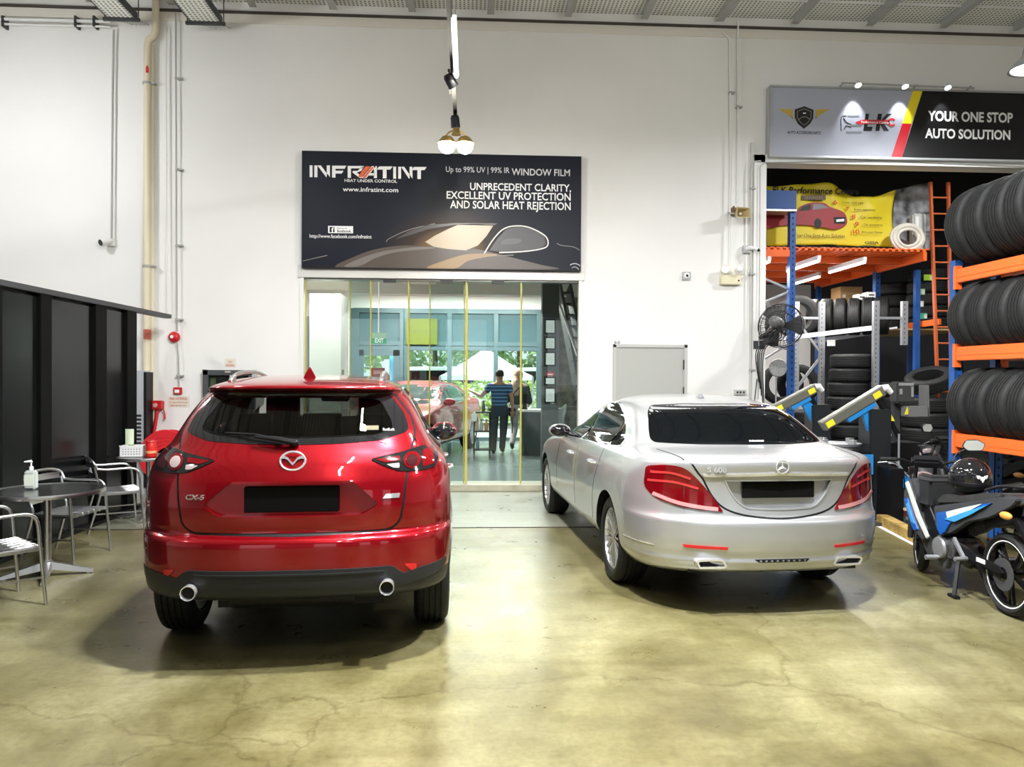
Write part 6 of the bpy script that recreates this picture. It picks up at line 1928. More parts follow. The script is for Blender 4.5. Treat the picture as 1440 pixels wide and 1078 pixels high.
# ================================================================== motorcycles
def moto(root, body, accent, pale, detail=True, steer=0.):
    """underbone motorcycle, forward +y"""
    blk, st = M['black'], M['steel']
    P = lambda y, z, x=0.: V((x, y, z))
    def side(poly, x0, x1, nm, mat, par=root, bevel=.006, both=True):
        for s in ((-1, 1) if both else (-1,)):
            mb = MB(); mb.prism(poly, s * x0, s * x1, 'x'); mb.build(nm, mat, par, bevel=bevel)
    # wheels
    for y, w, R in ((.64, .085, .285), (-.64, .105, .29)):
        T = Matrix.Translation((0, y, R)) @ Matrix.Rotation(PI / 2, 4, 'Y')
        h = w / 2; r0 = R - .065
        mb = MB(); mb.lathe([(r0, -h * .55), (r0 + .03, -h), (R - .03, -h * .95), (R - .008, -h * .5), (R - .002, -h * .12), (R - .008, 0), (R - .002, h * .12), (R - .008, h * .5), (R - .03, h * .95), (r0 + .03, h), (r0, h * .55)], 48, T, closed=True)
        ty = mb.build('wheel_tyre', M['rubber'], root, smooth=40)
        mb = MB(); mb.lathe([(r0 + .004, -h * .6), (r0 - .012, -h * .62), (r0 - .016, -h * .2), (r0 - .016, h * .2), (r0 - .012, h * .62), (r0 + .004, h * .6)], 44, T, closed=True); rm = mb.build('rim', M['gblack'], ty, smooth=50)
        mb = MB()
        for s in (-1, 1): mb.lathe([(r0 + .005, s * h * .64), (r0 + .009, s * h * .70), (r0 + .003, s * h * .72), (r0 + .0005, s * h * .66)], 44, T, closed=True)
        mb.build('rim_stripe', M['txt'], rm)
        mb = MB(); mb.cyl(T @ P(0, -.05), T @ V((0, 0, .05)), .035, 16)
        mb.cyl(T @ V((0, 0, -.06)), T @ V((0, 0, .06)), .035, 16)
        for k in range(5):
            a = 2 * PI * k / 5
            for da in (-.12, .12):
                mb.bar(T @ V((.03 * math.cos(a), .03 * math.sin(a), 0)), T @ V(((r0 - .01) * math.cos(a + da), (r0 - .01) * math.sin(a + da), 0)), .016, .022, T.to_3x3() @ V((0, 0, 1)))
        mb.build('spokes', M['gblack'], rm)
        mb = MB(); mb.lathe([(.05, -h - .012), (.115, -h - .012), (.115, -h - .007), (.05, -h - .007)], 28, T, closed=True); mb.build('brake_disc', M['dgrey'], rm)
    # fork, front fender, headstock
    for s in (-1, 1):
        mb = MB(); mb.tube([P(.64, .285, s * .085), P(.56, .52, s * .085)], [.024, .026], 12); mb.tube([P(.56, .52, s * .085), P(.40, .92, s * .07)], .016, 10); mb.build('fork_leg', M['dgrey'], root)
    arc = [(.64 + .315 * math.cos(a), .285 + .315 * math.sin(a)) for a in [math.radians(25 + 13 * i) for i in range(12)]]
    mb = MB()
    for i in range(11):
        (y0, z0), (y1, z1) = arc[i], arc[i + 1]
        mb.add([P(y0, z0 - .03, -.065), P(y0, z0, -.04), P(y0, z0 + .006), P(y0, z0, .04), P(y0, z0 - .03, .065), P(y1, z1 - .03, -.065), P(y1, z1, -.04), P(y1, z1 + .006), P(y1, z1, .04), P(y1, z1 - .03, .065)], [(k, k + 1, k + 6, k + 5) for k in range(4)])
    o = mb.build('front_fender', body if not detail else pmat('fender_grey', (.05, .053, .056), .35), root, smooth=60); o.modifiers.new('s', 'SOLIDIFY').thickness = .006
    # cowl, leg shields
    mb = MB(); mb.grid(lambda u, v: P(.40 + .17 * math.sin(PI * u) * (.6 + .5 * v) + .10 * v - .02, .62 + .34 * v - .06 * v * v, (u - .5) * .34 * (.55 + .75 * v - .45 * v * v)), 14, 12); o = mb.build('headlight_cowl', blk, root, smooth=60); o.modifiers.new('s', 'SOLIDIFY').thickness = .01
    mb = MB(); mb.ball(P(.54, .80), .085, 16, 10, (1.3, .6, .8)); mb.build('headlight', M['lensclear'], root)
    shield = rpoly([(.47, .80), (.52, .66), (.44, .52), (.36, .40), (.20, .34), (.22, .44), (.34, .56), (.30, .70), (.36, .84)], .03)
    side(shield, .11, .17, 'leg_shield', body)
    side(rpoly([(.44, .80), (.485, .78), (.30, .52), (.14, .37), (.11, .40), (.26, .56)], .012), .165, .182, 'shield_stripe', pale)
    side(rpoly([(.45, .66), (.50, .64), (.42, .49), (.34, .40), (.27, .42), (.36, .53)], .015), .166, .180, 'shield_graphic', accent)
    mb = MB(); mb.grid(lambda u, v: P(.33 - .30 * v + .03 * math.sin(PI * u), .80 - .36 * v, (u - .5) * .26), 8, 6); o = mb.build('inner_shield', blk, root); o.modifiers.new('s', 'SOLIDIFY').thickness = .012
    side(rpoly([(.33, .62), (.26, .46), (.16, .36), (-.02, .40), (.02, .60), (.16, .70), (.28, .74)], .02), .06, .12, 'centre_cover', blk)
    side(rpoly([(.36, .34), (.22, .20), (-.02, .17), (-.06, .26), (.12, .36), (.26, .42)], .02), .07, .115, 'belly_cowl', body)
    # handlebars
    mb = MB(); mb.tube(spline([P(.24, .985, -.35), P(.30, .985, -.20), P(.36, .94, -.07), P(.36, .94, .07), P(.30, .985, .20), P(.24, .985, .35)], 6), .012, 10); mb.build('handlebar', blk, root)
    for s in (-1, 1):
        mb = MB(); mb.cyl(P(.238, .985, s * .355), P(.285, .985, s * .235), .018, 14); mb.build('grip', M['rubber'], root)
        mb = MB(); mb.tube([P(.30, .985, s * .22), P(.33, .96, s * .29), P(.31, .95, s * .37)], .006, 6); mb.build('brake_lever', st, root)
        if detail and s < 0: continue
        mb = MB(); mb.tube(spline([P(.31, .99, s * .19), P(.33, 1.05, s * .22), P(.31, 1.10, s * .30)], 5), .006, 8); mm = mb.build('mirror_stalk', blk, root)
        hexa = rpoly([(-.075, -.005), (-.05, .04), (.03, .045), (.08, .015), (.06, -.035), (-.04, -.04)], .012)
        mb = MB(); mb.prism([(s * .33 + p[0] * s, 1.12 + p[1]) for p in hexa], .295, .31); mb.build('mirror_glass', pmat('mirror_face', (.55, .57, .54), .12, .6), mm)
        mb = MB(); mb.prism([(s * .33 + p[0] * s * 1.08, 1.12 + p[1] * 1.12) for p in hexa], .302, .325); mb.build('mirror_back', blk, mm, bevel=.004)
    mb = MB(); mb.box(P(.36, .97), (.22, .10, .08), Matrix.Rotation(.5, 3, 'X')); mb.build('instrument_pod', blk, root, bevel=.02)
    # spine, engine
    mb = MB(); mb.tube([P(.38, .80), P(.20, .55), P(-.05, .50), P(-.30, .66)], .04, 10); mb.build('frame_spine', blk, root)
    mb = MB(); mb.box(P(.03, .33), (.20, .30, .20)); mb.cyl(P(.03, .33, -.13), P(.03, .33, .13), .10, 20); mb.cyl(P(-.08, .34, -.12), P(-.08, .34, .12), .075, 20); mb.bar(P(.10, .38), P(.28, .44), .15, .14)
    for k in range(5): mb.bar(P(.12 + .03 * k, .38 + .012 * k), P(.13 + .03 * k, .384 + .012 * k), .17, .17)
    mb.build('engine', noisy(pmat('engine_metal', (.10, .10, .10), .4, .6), .5, 20), root, bevel=.008)
    mb = MB(); mb.lathe([(0, 0), (.085, 0), (.08, .02), (0, .03)], 24, Matrix.Translation((-.13, .03, .33)) @ Matrix.Rotation(-PI / 2, 4, 'Y')); mb.build('engine_cover', st, root)
    mb = MB(); mb.tube(spline([P(.24, .40, .05), P(.30, .28, .09), (.12, .05, .20), (.13, -.25, .22), (.15, -.40, .30)], 6), .022, 10); mb.tube([(.15, -.36, .29), (.165, -.82, .40)], [.045, .05], 16); mb.build('exhaust', M['dgrey'], root)
    for s in (-1, 1):
        mb = MB(); mb.bar((s * .075, -.10, .36), (s * .075, -.66, .29), .03, .05); mb.build('swingarm', blk, root, bevel=.006)
        mb = MB(); mb.cyl((s * .10, .02, .26), (s * .25, .0, .26), .012, 8); mb.cyl((s * .17, .0, .26), (s * .26, .0, .26), .02, 10); mb.bar((s * .13, -.16, .44), (s * .16, -.34, .33), .02, .03); mb.cyl((s * .14, -.34, .33), (s * .24, -.36, .33), .016, 8); mb.build('foot_peg', st, root)
        mb = MB(); mb.bar((s * .07, -.12, .26), (s * .15, -.20, .01), .025, .03); mb.box((s * .155, -.205, .012), (.04, .10, .022)); mb.build('centre_stand_leg', blk, root)
    mb = MB(); mb.prism([(-.10, .40), (-.64, .35), (-.70, .31), (-.62, .29), (-.12, .33)], -.10, -.088, 'x'); mb.build('chain_guard', blk, root, bevel=.004)
    mb = MB(); mb.mm((-.105, -.5, .325), (-.101, -.40, .355)); mb.build('guard_label', M['txt'], root)
    mb = MB(); mb.tube([P(-.18, .50), P(-.34, .60)], .035, 12)
    for k in range(8): mb.lathe([(.03, -.004), (.042, 0), (.03, .004)], 14, Matrix.Translation(P(-.19 - .02 * k, .505 + .0125 * k)) @ Matrix.Rotation(math.radians(58), 4, 'X'))
    mb.build('shock_spring', M['dgrey'], root)
    # seat and tail
    prof = [(.10, .70), (.02, .755), (-.16, .765), (-.28, .79), (-.52, .845), (-.66, .86), (-.66, .81), (-.30, .73), (.08, .665)]
    mb = MB(); mb.prism(rpoly(prof, .03), -.125, .125, 'x'); mb.build('seat', noisy(pmat('seat_vinyl', (.03, .03, .03), .55), .2, 30), root, bevel=.03)
    tail = rpoly([(.12, .64), (-.12, .70), (-.40, .765), (-.74, .85), (-.90, .86), (-.84, .80), (-.60, .68), (-.34, .60), (-.14, .48), (.02, .42), (.10, .50)], .03)
    side(tail, .09, .135, 'side_panel', body, bevel=.012)
    side(rpoly([(.06, .60), (-.10, .64), (-.44, .74), (-.64, .79), (-.40, .68), (-.20, .60), (-.06, .50), (.0, .44), (.05, .47)], .015), .134, .146, 'side_graphic', accent)
    side(rpoly([(-.08, .63), (-.30, .70), (-.54, .77), (-.40, .70), (-.22, .63), (-.1, .58)], .01), .145, .150, 'side_flash', pale if detail else accent)
    side(rpoly([(.02, .50), (-.04, .56), (-.13, .55), (-.07, .47), (.0, .43)], .012), .135, .152, 'lower_graphic', accent)
    mb = MB(); mb.prism(rpoly([(-.70, .86), (-.90, .87), (-.94, .84), (-.86, .80), (-.72, .80)], .02), -.10, .10, 'x'); mb.build('tail_cowl', body, root, bevel=.02)
    mb = MB(); mb.mm((-.07, -.945, .82), (.07, -.90, .86)); mb.build('tail_lamp', M['lensred'], root, bevel=.01)
    for s in (-1, 1):
        mb = MB(); mb.ball((s * .15, -.80, .73), .04, 14, 8, (.6, 1.6, .7)); mb.build('indicator', pmat('amber_lens', (.55, .25, .05), .2, coat=.5), root)
        mb = MB(); mb.tube(spline([(s * .10, -.50, .86), (s * .115, -.70, .915), (s * .06, -.86, .93), (0, -.88, .93)], 5), .012, 8); mb.build('grab_rail', blk, root)
    mb = MB(); mb.prism([(-.45, .64), (-.80, .72), (-.95, .56), (-1.0, .42), (-.97, .42), (-.90, .56), (-.76, .66), (-.46, .58)], -.08, .08, 'x'); mb.build('rear_fender', blk, root, bevel=.006)
    # bars and front wheel turned about the steering axis
    R = Matrix.Translation((0, .52, 0)) @ Matrix.Rotation(steer, 4, 'Z') @ Matrix.Translation((0, -.52, 0))
    first = True
    for o in kids(root):
        n = o.name.split('.')[0]
        if n == 'wheel_tyre':
            if not o.data.vertices[0].co.y > 0: continue
        elif n not in ('fork_leg', 'front_fender', 'handlebar', 'grip', 'brake_lever', 'mirror_stalk', 'instrument_pod'): continue
        o.matrix_basis = R
bl = pmat('fairing_blue', (.01, .10, .42), .25, coat=1.)
pb = pmat('fairing_pale', (.62, .64, .58), .3, coat=.6)
gb = pmat('fairing_grey', (.045, .048, .052), .3, coat=.5)
sky = pmat('graphic_sky', (.05, .30, .60), .3, coat=.6)
mr = thing('motorcycle', 'blue, black and silver underbone motorcycle parked at the right edge', 'motorcycle', (3.83, 5.82, 0), math.radians(-3))
moto(mr, gb, bl, pb, True, math.radians(-22))
for s in (-1, 1):
    mb = MB(); mb.prism(rpoly([(-.06, .57), (-.36, .685), (-.60, .77), (-.40, .665), (-.20, .575)], .01), s * .149, s * .153, 'x'); mb.build('sky_flash', sky, mr)
    mb = MB(); mb.prism(rpoly([(.43, .62), (.46, .60), (.37, .47), (.32, .46)], .006), s * .179, s * .184, 'x'); mb.build('sky_flash', sky, mr)
# black carry bag and helmet
t = thing('carry_bag', 'square black bag hanging between the handlebars and seat of the blue motorcycle', 'bag', (3.845, 6.07, .62), math.radians(-3))
mb = MB(); mb.mm((-.15, -.10, 0), (.12, .08, .25)); mb.build('bag', pmat('bag_black', (.016, .017, .018), .55), t, bevel=.02)
mb = MB(); mb.mm((-.155, -.105, .21), (.125, .085, .235)); mb.build('rim', M['dgrey'], t, bevel=.006)
t = thing('helmet', 'glossy black helmet with white emblem resting on the motorcycle seat', 'helmet', (3.835, 5.70, .775), math.radians(2))
mb = MB(); mb.ball((0, 0, .135), .145, 32, 20, (1, 1.12, .98)); sh = mb.build('shell', M['gblack'], t, smooth=60)
mb = MB(); mb.lathe([(.132, -.02), (.139, -.01), (.139, .012), (.132, .02)], 36, Matrix.Translation((0, 0, .085)) @ Matrix.Diagonal((1.02, 1.16, 1, 1)), closed=True); mb.build('trim', M['black'], t)
mb = MB(); mb.grid(lambda u, v: V((.14 * math.sin((u - .5) * 2.2), .165 * math.cos((u - .5) * 2.2), .06 + .10 * v)), 14, 4); o = mb.build('visor', M['carglass_d'], t, smooth=60); o.modifiers.new('s', 'SOLIDIFY').thickness = .004
mb = MB()
for s in (-1, 1):
    for pl in ([(0, -.03), (.010, -.012), (.010, .012), (.004, .012)], [(.014, -.012), (.026, .018), (.020, .020), (.012, .0)], [(.030, -.004), (.040, .022), (.034, .022), (.027, .004)]):
        mb.prism([(s * p[0] - .02, .14 + p[1]) for p in pl], -.170, -.150, 'y')
mb.build('emblem', M['txt'], t)
b2 = thing('motorcycle', 'plain black motorcycle standing behind the blue one, mirror raised', 'motorcycle', (5.32, 7.98, 0), math.radians(10))
moto(b2, M['gblack'], M['black'], M['dgrey'], False, math.radians(12))
t = thing('top_box', 'glossy black luggage box on the tail of the plain black motorcycle', 'luggage box', (5.43, 7.42, .87), math.radians(10))
mb = MB(); mb.mm((-.19, -.17, 0), (.19, .17, .13)); mb.build('base', M['black'], t, bevel=.03)
mb = MB(); mb.mm((-.2, -.18, .135), (.2, .18, .24)); mb.build('lid', M['gblack'], t, bevel=.045)
# ================================================================== glass front, office and the street behind
OX0, OX1, OY, OZ = -4.4, 2.75, 19.0, 3.75
mb = MB(); mb.mm((OX0, WY + .3, -.1), (OX1, OY, .075)); struct(mb.build('floor_office', noisy(pmat('office_floor', (.19, .24, .24), .22), .08, 1.2)))
mb = MB(); mb.mm((OX0 - .1, WY + .25, 0), (OX0, OY, OZ)); struct(mb.build('wall_office_left', M['wall']))
mb = MB(); mb.mm((OX1, WY + .25, 0), (OX1 + .1, OY, OZ)); struct(mb.build('wall_office_right', pmat('office_dark', (.08, .09, .09), .6)))
mb = MB(); mb.mm((OX0, WY + .25, OZ), (OX1, OY + .3, OZ + .1)); struct(mb.build('ceiling_office', pmat('office_ceiling', (.74, .72, .60), .6)))
def X2(px, Y): return (px - 662) / 1080 * Y
fx0, fx1 = X2(499, OY), X2(762, OY)
mb = MB(); mb.mm((OX0, OY, 0), (fx0, OY + .2, OZ)); mb.mm((fx1, OY, 0), (OX1, OY + .2, OZ)); mb.mm((fx0, OY, 3.32), (fx1, OY + .2, OZ)); struct(mb.build('wall_office_back', M['white']))
# storefront
tf = pmat('frame_teal', (.07, .115, .13), .4, .2)
mb = MB(); zt_, zm_ = 3.32, 2.40
for px in (501, 566, 571, 632, 697, 760):
    w_ = .10 if px in (501, 760) else .055
    x = X2(px, OY); mb.mm((x - w_, OY - .05, .05), (x + w_, OY + .08, zt_))
for z in (3.27, 2.46, 2.36, .1): mb.mm((fx0, OY - .044, z - .06), (fx1, OY + .074, z + .06))
wf = struct(mb.build('window_1', tf, bevel=.004))
mb = MB(); mb.mm((fx0, OY + .01, .1), (fx1, OY + .016, 2.42)); mb.build('pane', glass_mat('shop_glass', (.90, .96, .95), .05), wf)
mb = MB(); mb.mm((fx0, OY + .01, 2.42), (fx1, OY + .016, 3.3)); mb.build('upper_pane', pmat('upper_glass', (.055, .10, .115), .12, coat=.3), wf)
mb = MB(); a = X2(504, OY); b = X2(564, OY); mb.mm((a, OY - .04, .1), (a + .16, OY + .02, 2.3)); mb.mm((b - .18, OY - .04, .1), (b, OY + .02, 2.3)); mb.mm((a, OY - .04, 2.16), (b, OY + .02, 2.32)); mb.build('door_frame', tf, wf)
# frameless sliding glass panels
gm_ = glass_mat('door_glass', (.90, .955, .945), .035)
em = pmat('glass_edge', (.50, .45, .10), .3, emit=None)
for i, (pa, pb, k) in enumerate(((429.5, 521, 0), (492, 575, 1), (574, 655, 0), (604, 652.5, 2), (656.5, 733, 1), (732, 813, 0))):
    Y = WY + .06 + .05 * k
    a, b = at(pa, 560, Y).x, at(pb, 560, Y).x
    mb = MB(); mb.mm((a, Y - .006, .09), (b, Y + .006, GZ1)); g = struct(mb.build('door_%d' % (i + 2), gm_))
    for x in (a, b):
        mb = MB(); mb.mm((x - .009, Y - .008, .09), (x + .009, Y + .008, GZ1)); mb.build('edge', em, g)
mb = MB(); mb.mm((GX0, WY + .02, GZ1 - .04), (GX1, WY + .22, GZ1 + .0)); struct(mb.build('trim_70', pmat('rail_alu', (.25, .25, .23), .35, .6)))
for i, px in enumerate((548, 628, 700)):
    c = at(px, 396, WY + .03); mb = MB(); mb.mm((c.x - .09, WY + .01, GZ1 - .075), (c.x + .09, WY + .05, GZ1 - .035)); struct(mb.build('trim_%d' % (71 + i), M['dgrey']))
# cupboard block at left, beam, ceiling lights
t = wthing('cupboard', 'tall white cupboard block at the left inside the glass front', 'cupboard', (-2.3, 12.4, .075))
mb = MB(); mb.mm((X2(438, 12.2), 12.2, .075), (X2(481, 12.2), 12.98, 2.95)); cb = mb.build('carcass', M['wall'], t)
mb = MB(); mb.mm((X2(481, 12.2) - .02, 12.3, 1.50), (X2(481, 12.2) + .004, 12.5, 1.76)); mb.build('recess', pmat('recess_brown', (.3, .24, .16), .6), t)
mb = MB(); mb.mm((X2(427, 12.3), 12.3, .075), (X2(438, 12.3), 12.45, 2.60)); mb.build('side_panel', M['grey'], t)
for i, (x, y, l) in enumerate(((-1.7, 17.4, 1.2), (-.2, 17.4, 1.2), (1.1, 17.4, 1.2), (-1.9, 11.95, .4))):
    t = wthing('ceiling_light', ['office strip light near the street windows, left', 'office strip light near the street windows, middle', 'office strip light near the street windows, right', 'warm square office ceiling light near the glass front'][i], 'ceiling light', (x, y, OZ))
    mb = MB(); mb.mm((x - l / 2, y - (.08 if i < 3 else .25), OZ - .06), (x + l / 2, y + (.08 if i < 3 else .25), OZ)); mb.build('housing', M['white'], t)
    mb = MB(); mb.mm((x - l / 2 + .03, y - (.05 if i < 3 else .2), OZ - .07), (x + l / 2 - .03, y + (.05 if i < 3 else .2), OZ - .06)); mb.build('diffuser', M['tubeglow'] if i < 3 else pmat('warm_glow', (1, .8, .4), .5, emit=(1, .72, .25), estr=3), t)
    OFFL.append((x, y, OZ - .1))
t = wthing('ceiling_beam', 'white boxed beam across the office ceiling', 'beam', (0, 15.5, 3.5))
mb = MB(); mb.mm((X2(492, 15.4), 15.4, 3.30), (OX1, 15.7, OZ)); mb.build('beam', M['wall'], t); struct(t); t.name = 'trim_80'
t = wthing('air_conditioner', 'pale cassette air conditioner on the office ceiling near the middle of the glass', 'air conditioner', (-.9, 14.4, 3.5))
mb = MB(); mb.mm((-1.35, 14.1, 3.42), (-.65, 14.8, OZ)); mb.build('body', M['paper'], t, bevel=.03)
mb = MB(); mb.mm((-1.25, 14.08, 3.45), (-.75, 14.1, 3.52)); mb.build('vent', M['dgrey'], t)
# exit sign
c = at(533, 477, 13.6)
t = wthing('exit_sign', 'green and white EXIT sign hanging on a rod inside the glass front', 'exit sign', tuple(c))
mb = MB(); mb.mm((c.x - .125, 13.6, c.z - .075), (c.x + .125, 13.64, c.z + .02)); mb.build('green_panel', pmat('exit_green', (.01, .26, .13), .4), t)
mb = MB(); mb.mm((c.x - .125, 13.6, c.z + .02), (c.x + .125, 13.64, c.z + .12)); mb.build('cap', pmat('exit_cap', (.24, .38, .28), .5), t)
mb = MB(); mb.cyl((c.x - .01, 13.62, c.z + .12), (c.x - .01, 13.62, OZ), .01, 8); mb.build('rod', M['txt'], t)
fit_text('EXIT', 527.5, 539.5, 475.3, 481.5, 13.597, 'lettering', M['txt'], t, bold=.02)
# yellow-green poster on the upper window
a, b = at(571, 484, OY - .1), at(615, 448, OY - .1)
t = wthing('poster', 'olive green poster on the upper street window', 'poster', (a.x, OY - .1, a.z))
mb = MB(); mb.mm((a.x, OY - .10, a.z), (b.x, OY - .09, b.z)); mb.build('sheet', pmat('poster_green', (.085, .11, .008), .5), t)
mb = MB(); mb.mm((a.x + .1, OY - .104, (a.z + b.z) / 2 - .03), (b.x - .12, OY - .1, (a.z + b.z) / 2 + .03)); mb.build('dark_line', pmat('poster_dark', (.08, .10, .02), .5), t)
a, b = at(522, 528, 14.2), at(541, 517, 14.2)
t = wthing('notice_board', 'small maroon board standing behind the SUV roof inside the glass', 'board', (a.x, 14.2, .075))
mb = MB(); mb.mm((a.x, 14.2, a.z - .1), (b.x, 14.23, b.z)); mb.build('board', pmat('maroon', (.25, .04, .04), .5), t)
mb = MB(); mb.mm((a.x + .04, 14.195, a.z + .03), (b.x - .04, 14.2, b.z - .05)); mb.build('lettering_block', pmat('maroon_pale', (.5, .25, .22), .5), t)
mb = MB(); mb.mm(((a.x + b.x) / 2 - .02, 14.21, .075), ((a.x + b.x) / 2 + .02, 14.25, a.z)); mb.build('stand', M['grey'], t)
# dark pier with framed certificates
PYY = 12.7
mb = MB(); mb.mm((X2(762.5, PYY), PYY, .075), (X2(786, PYY), PYY + .25, OZ)); struct(mb.build('wall_pier', pmat('pier_dark', (.06, .065, .065), .5)))
CN = ['topmost framed certificate on the dark pier', 'second framed certificate from the top on the dark pier', 'third framed certificate from the top on the dark pier', 'framed certificate under the red badge on the dark pier', 'lowest framed certificate on the dark pier']
for i, (y0, y1) in enumerate(((448, 470), (473, 492), (494, 515), (529, 542), (544, 567))):
    a, b = at(765, y1, PYY), at(782, y0, PYY)
    t = wthing('framed_certificate', CN[i], 'certificate', (a.x, PYY, a.z), 'certificates on the dark pier')
    mb = MB(); mb.mm((a.x, PYY - .02, a.z), (b.x, PYY, b.z)); mb.build('frame', M['black'], t, bevel=.003)
    mb = MB(); mb.mm((a.x + .03, PYY - .024, a.z + .03), (b.x - .03, PYY - .018, b.z - .03)); mb.build('sheet', M['paper'], t)
    mb = MB()
    for k in range(4): mb.mm((a.x + .055, PYY - .026, a.z + .06 + .03 * k), (b.x - .055, PYY - .024, a.z + .066 + .03 * k))
    mb.build('printed_lines', M['grey'], t)
a = at(773.5, 525, PYY)
t = wthing('badge', 'red crowned badge between the certificates on the dark pier', 'badge', tuple(a))
mb = MB(); mb.prism([(a.x - .075, a.z - .02), (a.x - .06, a.z + .02), (a.x - .03, a.z + .01), (a.x, a.z + .05), (a.x + .03, a.z + .01), (a.x + .06, a.z + .02), (a.x + .075, a.z - .02), (a.x + .04, a.z - .045), (a.x - .04, a.z - .045)], PYY - .03, PYY); mb.build('badge', pmat('badge_red', (.5, .03, .05), .4), t)
mb = MB(); mb.mm((a.x - .04, PYY - .033, a.z - .025), (a.x + .04, PYY - .03, a.z - .005)); mb.build('pale_band', M['paper'], t)
# staircase at right
t = wthing('staircase', 'dark staircase with sloping handrail at the right inside the glass front', 'staircase', (2.1, 14.4, .075))
A, B_ = V((2.55, 13.2, .3)), V((1.62, 15.4, 3.3))
mb = MB(); mb.bar(at(786, 405, 14.6), at(814, 560, 13.4), .05, .26); mb.bar(at(800, 405, 14.6), at(828, 560, 13.4), .05, .26); mb.build('stringer', pmat('stair_dark', (.05, .06, .065), .5), t)
for k in range(10):
    p, q = at(786, 412, 14.6).lerp(at(812, 560, 13.4), k / 9), at(806, 412, 14.6).lerp(at(832, 560, 13.4), k / 9)
    mb = MB(); mb.bar(p, q, .22, .03); mb.build('tread', M['dgrey'], t)
mb = MB(); mb.tube([at(779, 408, 13.9), at(790, 436, 13.7), at(812, 500, 13.2)], .022, 10); mb.build('handrail', M['steel_l'], t)
mb = MB(); mb.grid(lambda u, v: V((1.62 + .9 * u, 15.8, .075 + 3.4 * v)), 1, 1); mb.build('back_slats', noisy(pmat('slat_wall', (.20, .20, .17), .6), .4, 9), t)
# counter with white top, laptops
t = wthing('counter', 'dark counter with white top behind the person on the right', 'counter', (1.3, 15.6, .075))
a, b = at(733, 640, 15.4), at(790, 579, 15.4)
mb = MB(); mb.mm((a.x, 15.4, .075), (b.x, 16.0, b.z)); mb.build('carcass', pmat('counter_dark', (.025, .04, .04), .4), t, bevel=.01)
mb = MB(); mb.mm((a.x - .03, 15.36, b.z), (b.x, 16.03, b.z + .04)); mb.build('top', M['paper'], t)
c = at(737, 570, 15.7)
t = wthing('monitor', 'small dark monitor standing on the white counter top', 'monitor', (c.x, 15.6, b.z + .04))
mb = MB(); mb.mm((c.x - .03, 15.6, b.z + .06), (c.x + .05, 15.63, b.z + .36)); mb.build('screen', M['black'], t); mb = MB(); mb.mm((c.x - .05, 15.55, b.z + .04), (c.x + .06, 15.68, b.z + .065)); mb.build('stand', M['black'], t)
t = wthing('roll_bag', 'pale crumpled film roll leaning on the counter near the pier', 'roll', (X2(775, 14.6), 14.6, .075))
mb = MB(); mb.grid(lambda u, v: V((X2(770, 14.6) + .34 * u + .02 * math.sin(9 * v), 14.5 + .1 * math.sin(PI * u) + .03 * math.sin(8 * u + 5 * v), .5 + .62 * v + .05 * math.sin(7 * u))), 12, 12); o = mb.build('film', pmat('film_pale', (.40, .45, .44), .3), t, smooth=60); o.modifiers.new('s', 'SOLIDIFY').thickness = .02
mb = MB(); mb.mm((X2(771, 14.6), 14.45, .075), (X2(771, 14.6) + .04, 14.5, 1.2)); mb.mm((X2(771, 14.6), 14.45, .075), (X2(790, 14.6), 14.8, .5)); mb.build('holder', M['grey'], t)
# work trolley with bottles
t = wthing('work_trolley', 'black wire work trolley on castors left of the striped-shirt person', 'trolley', (.12, 15.1, .075))
x0, x1 = X2(667, 15.1), X2(689, 15.1)
mb = MB()
for x in (x0, x1):
    for y in (14.95, 15.3): mb.cyl((x, y, .16), (x, y, .98), .013, 8)
mb.build('frame', M['black'], t)
for z in (.22, .58, .95):
    mb = MB(); mb.mm((x0 - .02, 14.93, z), (x1 + .02, 15.32, z + .025)); mb.build('shelf', M['black'], t)
for x in (x0, x1):
    for y in (14.95, 15.3):
        mb = MB(); mb.cyl((x - .015, y, .115), (x + .015, y, .115), .04, 14); mb.bar((x, y, .115), (x, y, .19), .03, .02); mb.build('castor', M['dgrey'], t)
for i, (px, z, cl) in enumerate(((671, .605, (.6, .5, .3)), (677, .605, (.65, .65, .6)), (684, .605, (.6, .25, .12)), (680, .975, (.05, .05, .05)), (672, .245, (.1, .25, .3)))):
    x = X2(px, 15.1); t = wthing('spray_bottle', ['tan bottle on the middle shelf of the work trolley', 'white bottle on the middle shelf of the work trolley', 'orange bottle on the middle shelf of the work trolley', 'black bottle on the top shelf of the work trolley', 'teal bottle on the lowest shelf of the work trolley'][i], 'bottle', (x, 15.1, z), 'bottles on the work trolley')
    mb = MB(); mb.lathe([(0, 0), (.032, 0), (.034, .02), (.034, .13), (.014, .17), (.014, .19), (0, .19)], 16, Matrix.Translation((x, 15.1, z))); mb.build('bottle', pmat('bottle_plastic', cl, .35), t)
    mb = MB(); mb.lathe([(0, .19), (.018, .19), (.016, .22), (0, .22)], 12, Matrix.Translation((x, 15.1, z))); mb.build('cap', M['dgrey'], t)
c = at(667, 585, 14.9)
t = wthing('jerrycan', 'white plastic can hanging at the trolley beside the red office car', 'can', tuple(c))
mb = MB(); mb.mm((c.x - .055, 14.86, c.z - .10), (c.x + .05, 14.93, c.z + .05)); mb.build('can', pmat('can_white', (.72, .74, .70), .4), t, bevel=.015)
mb = MB(); mb.cyl((c.x, 14.9, c.z + .05), (c.x, 14.9, c.z + .09), .02, 10); mb.build('cap', M['txt'], t)
# red sedan inside, nose toward the hall
rs = thing('sedan', 'red sedan parked inside the office behind the glass, front toward the hall', 'car', (-.55, 18.4, .075), math.radians(180 - 15))
build_sedan(rs, M['oldred'], False, pmat('office_car_glass', (.09, .14, .14), .06, coat=.3), M['oldred'])

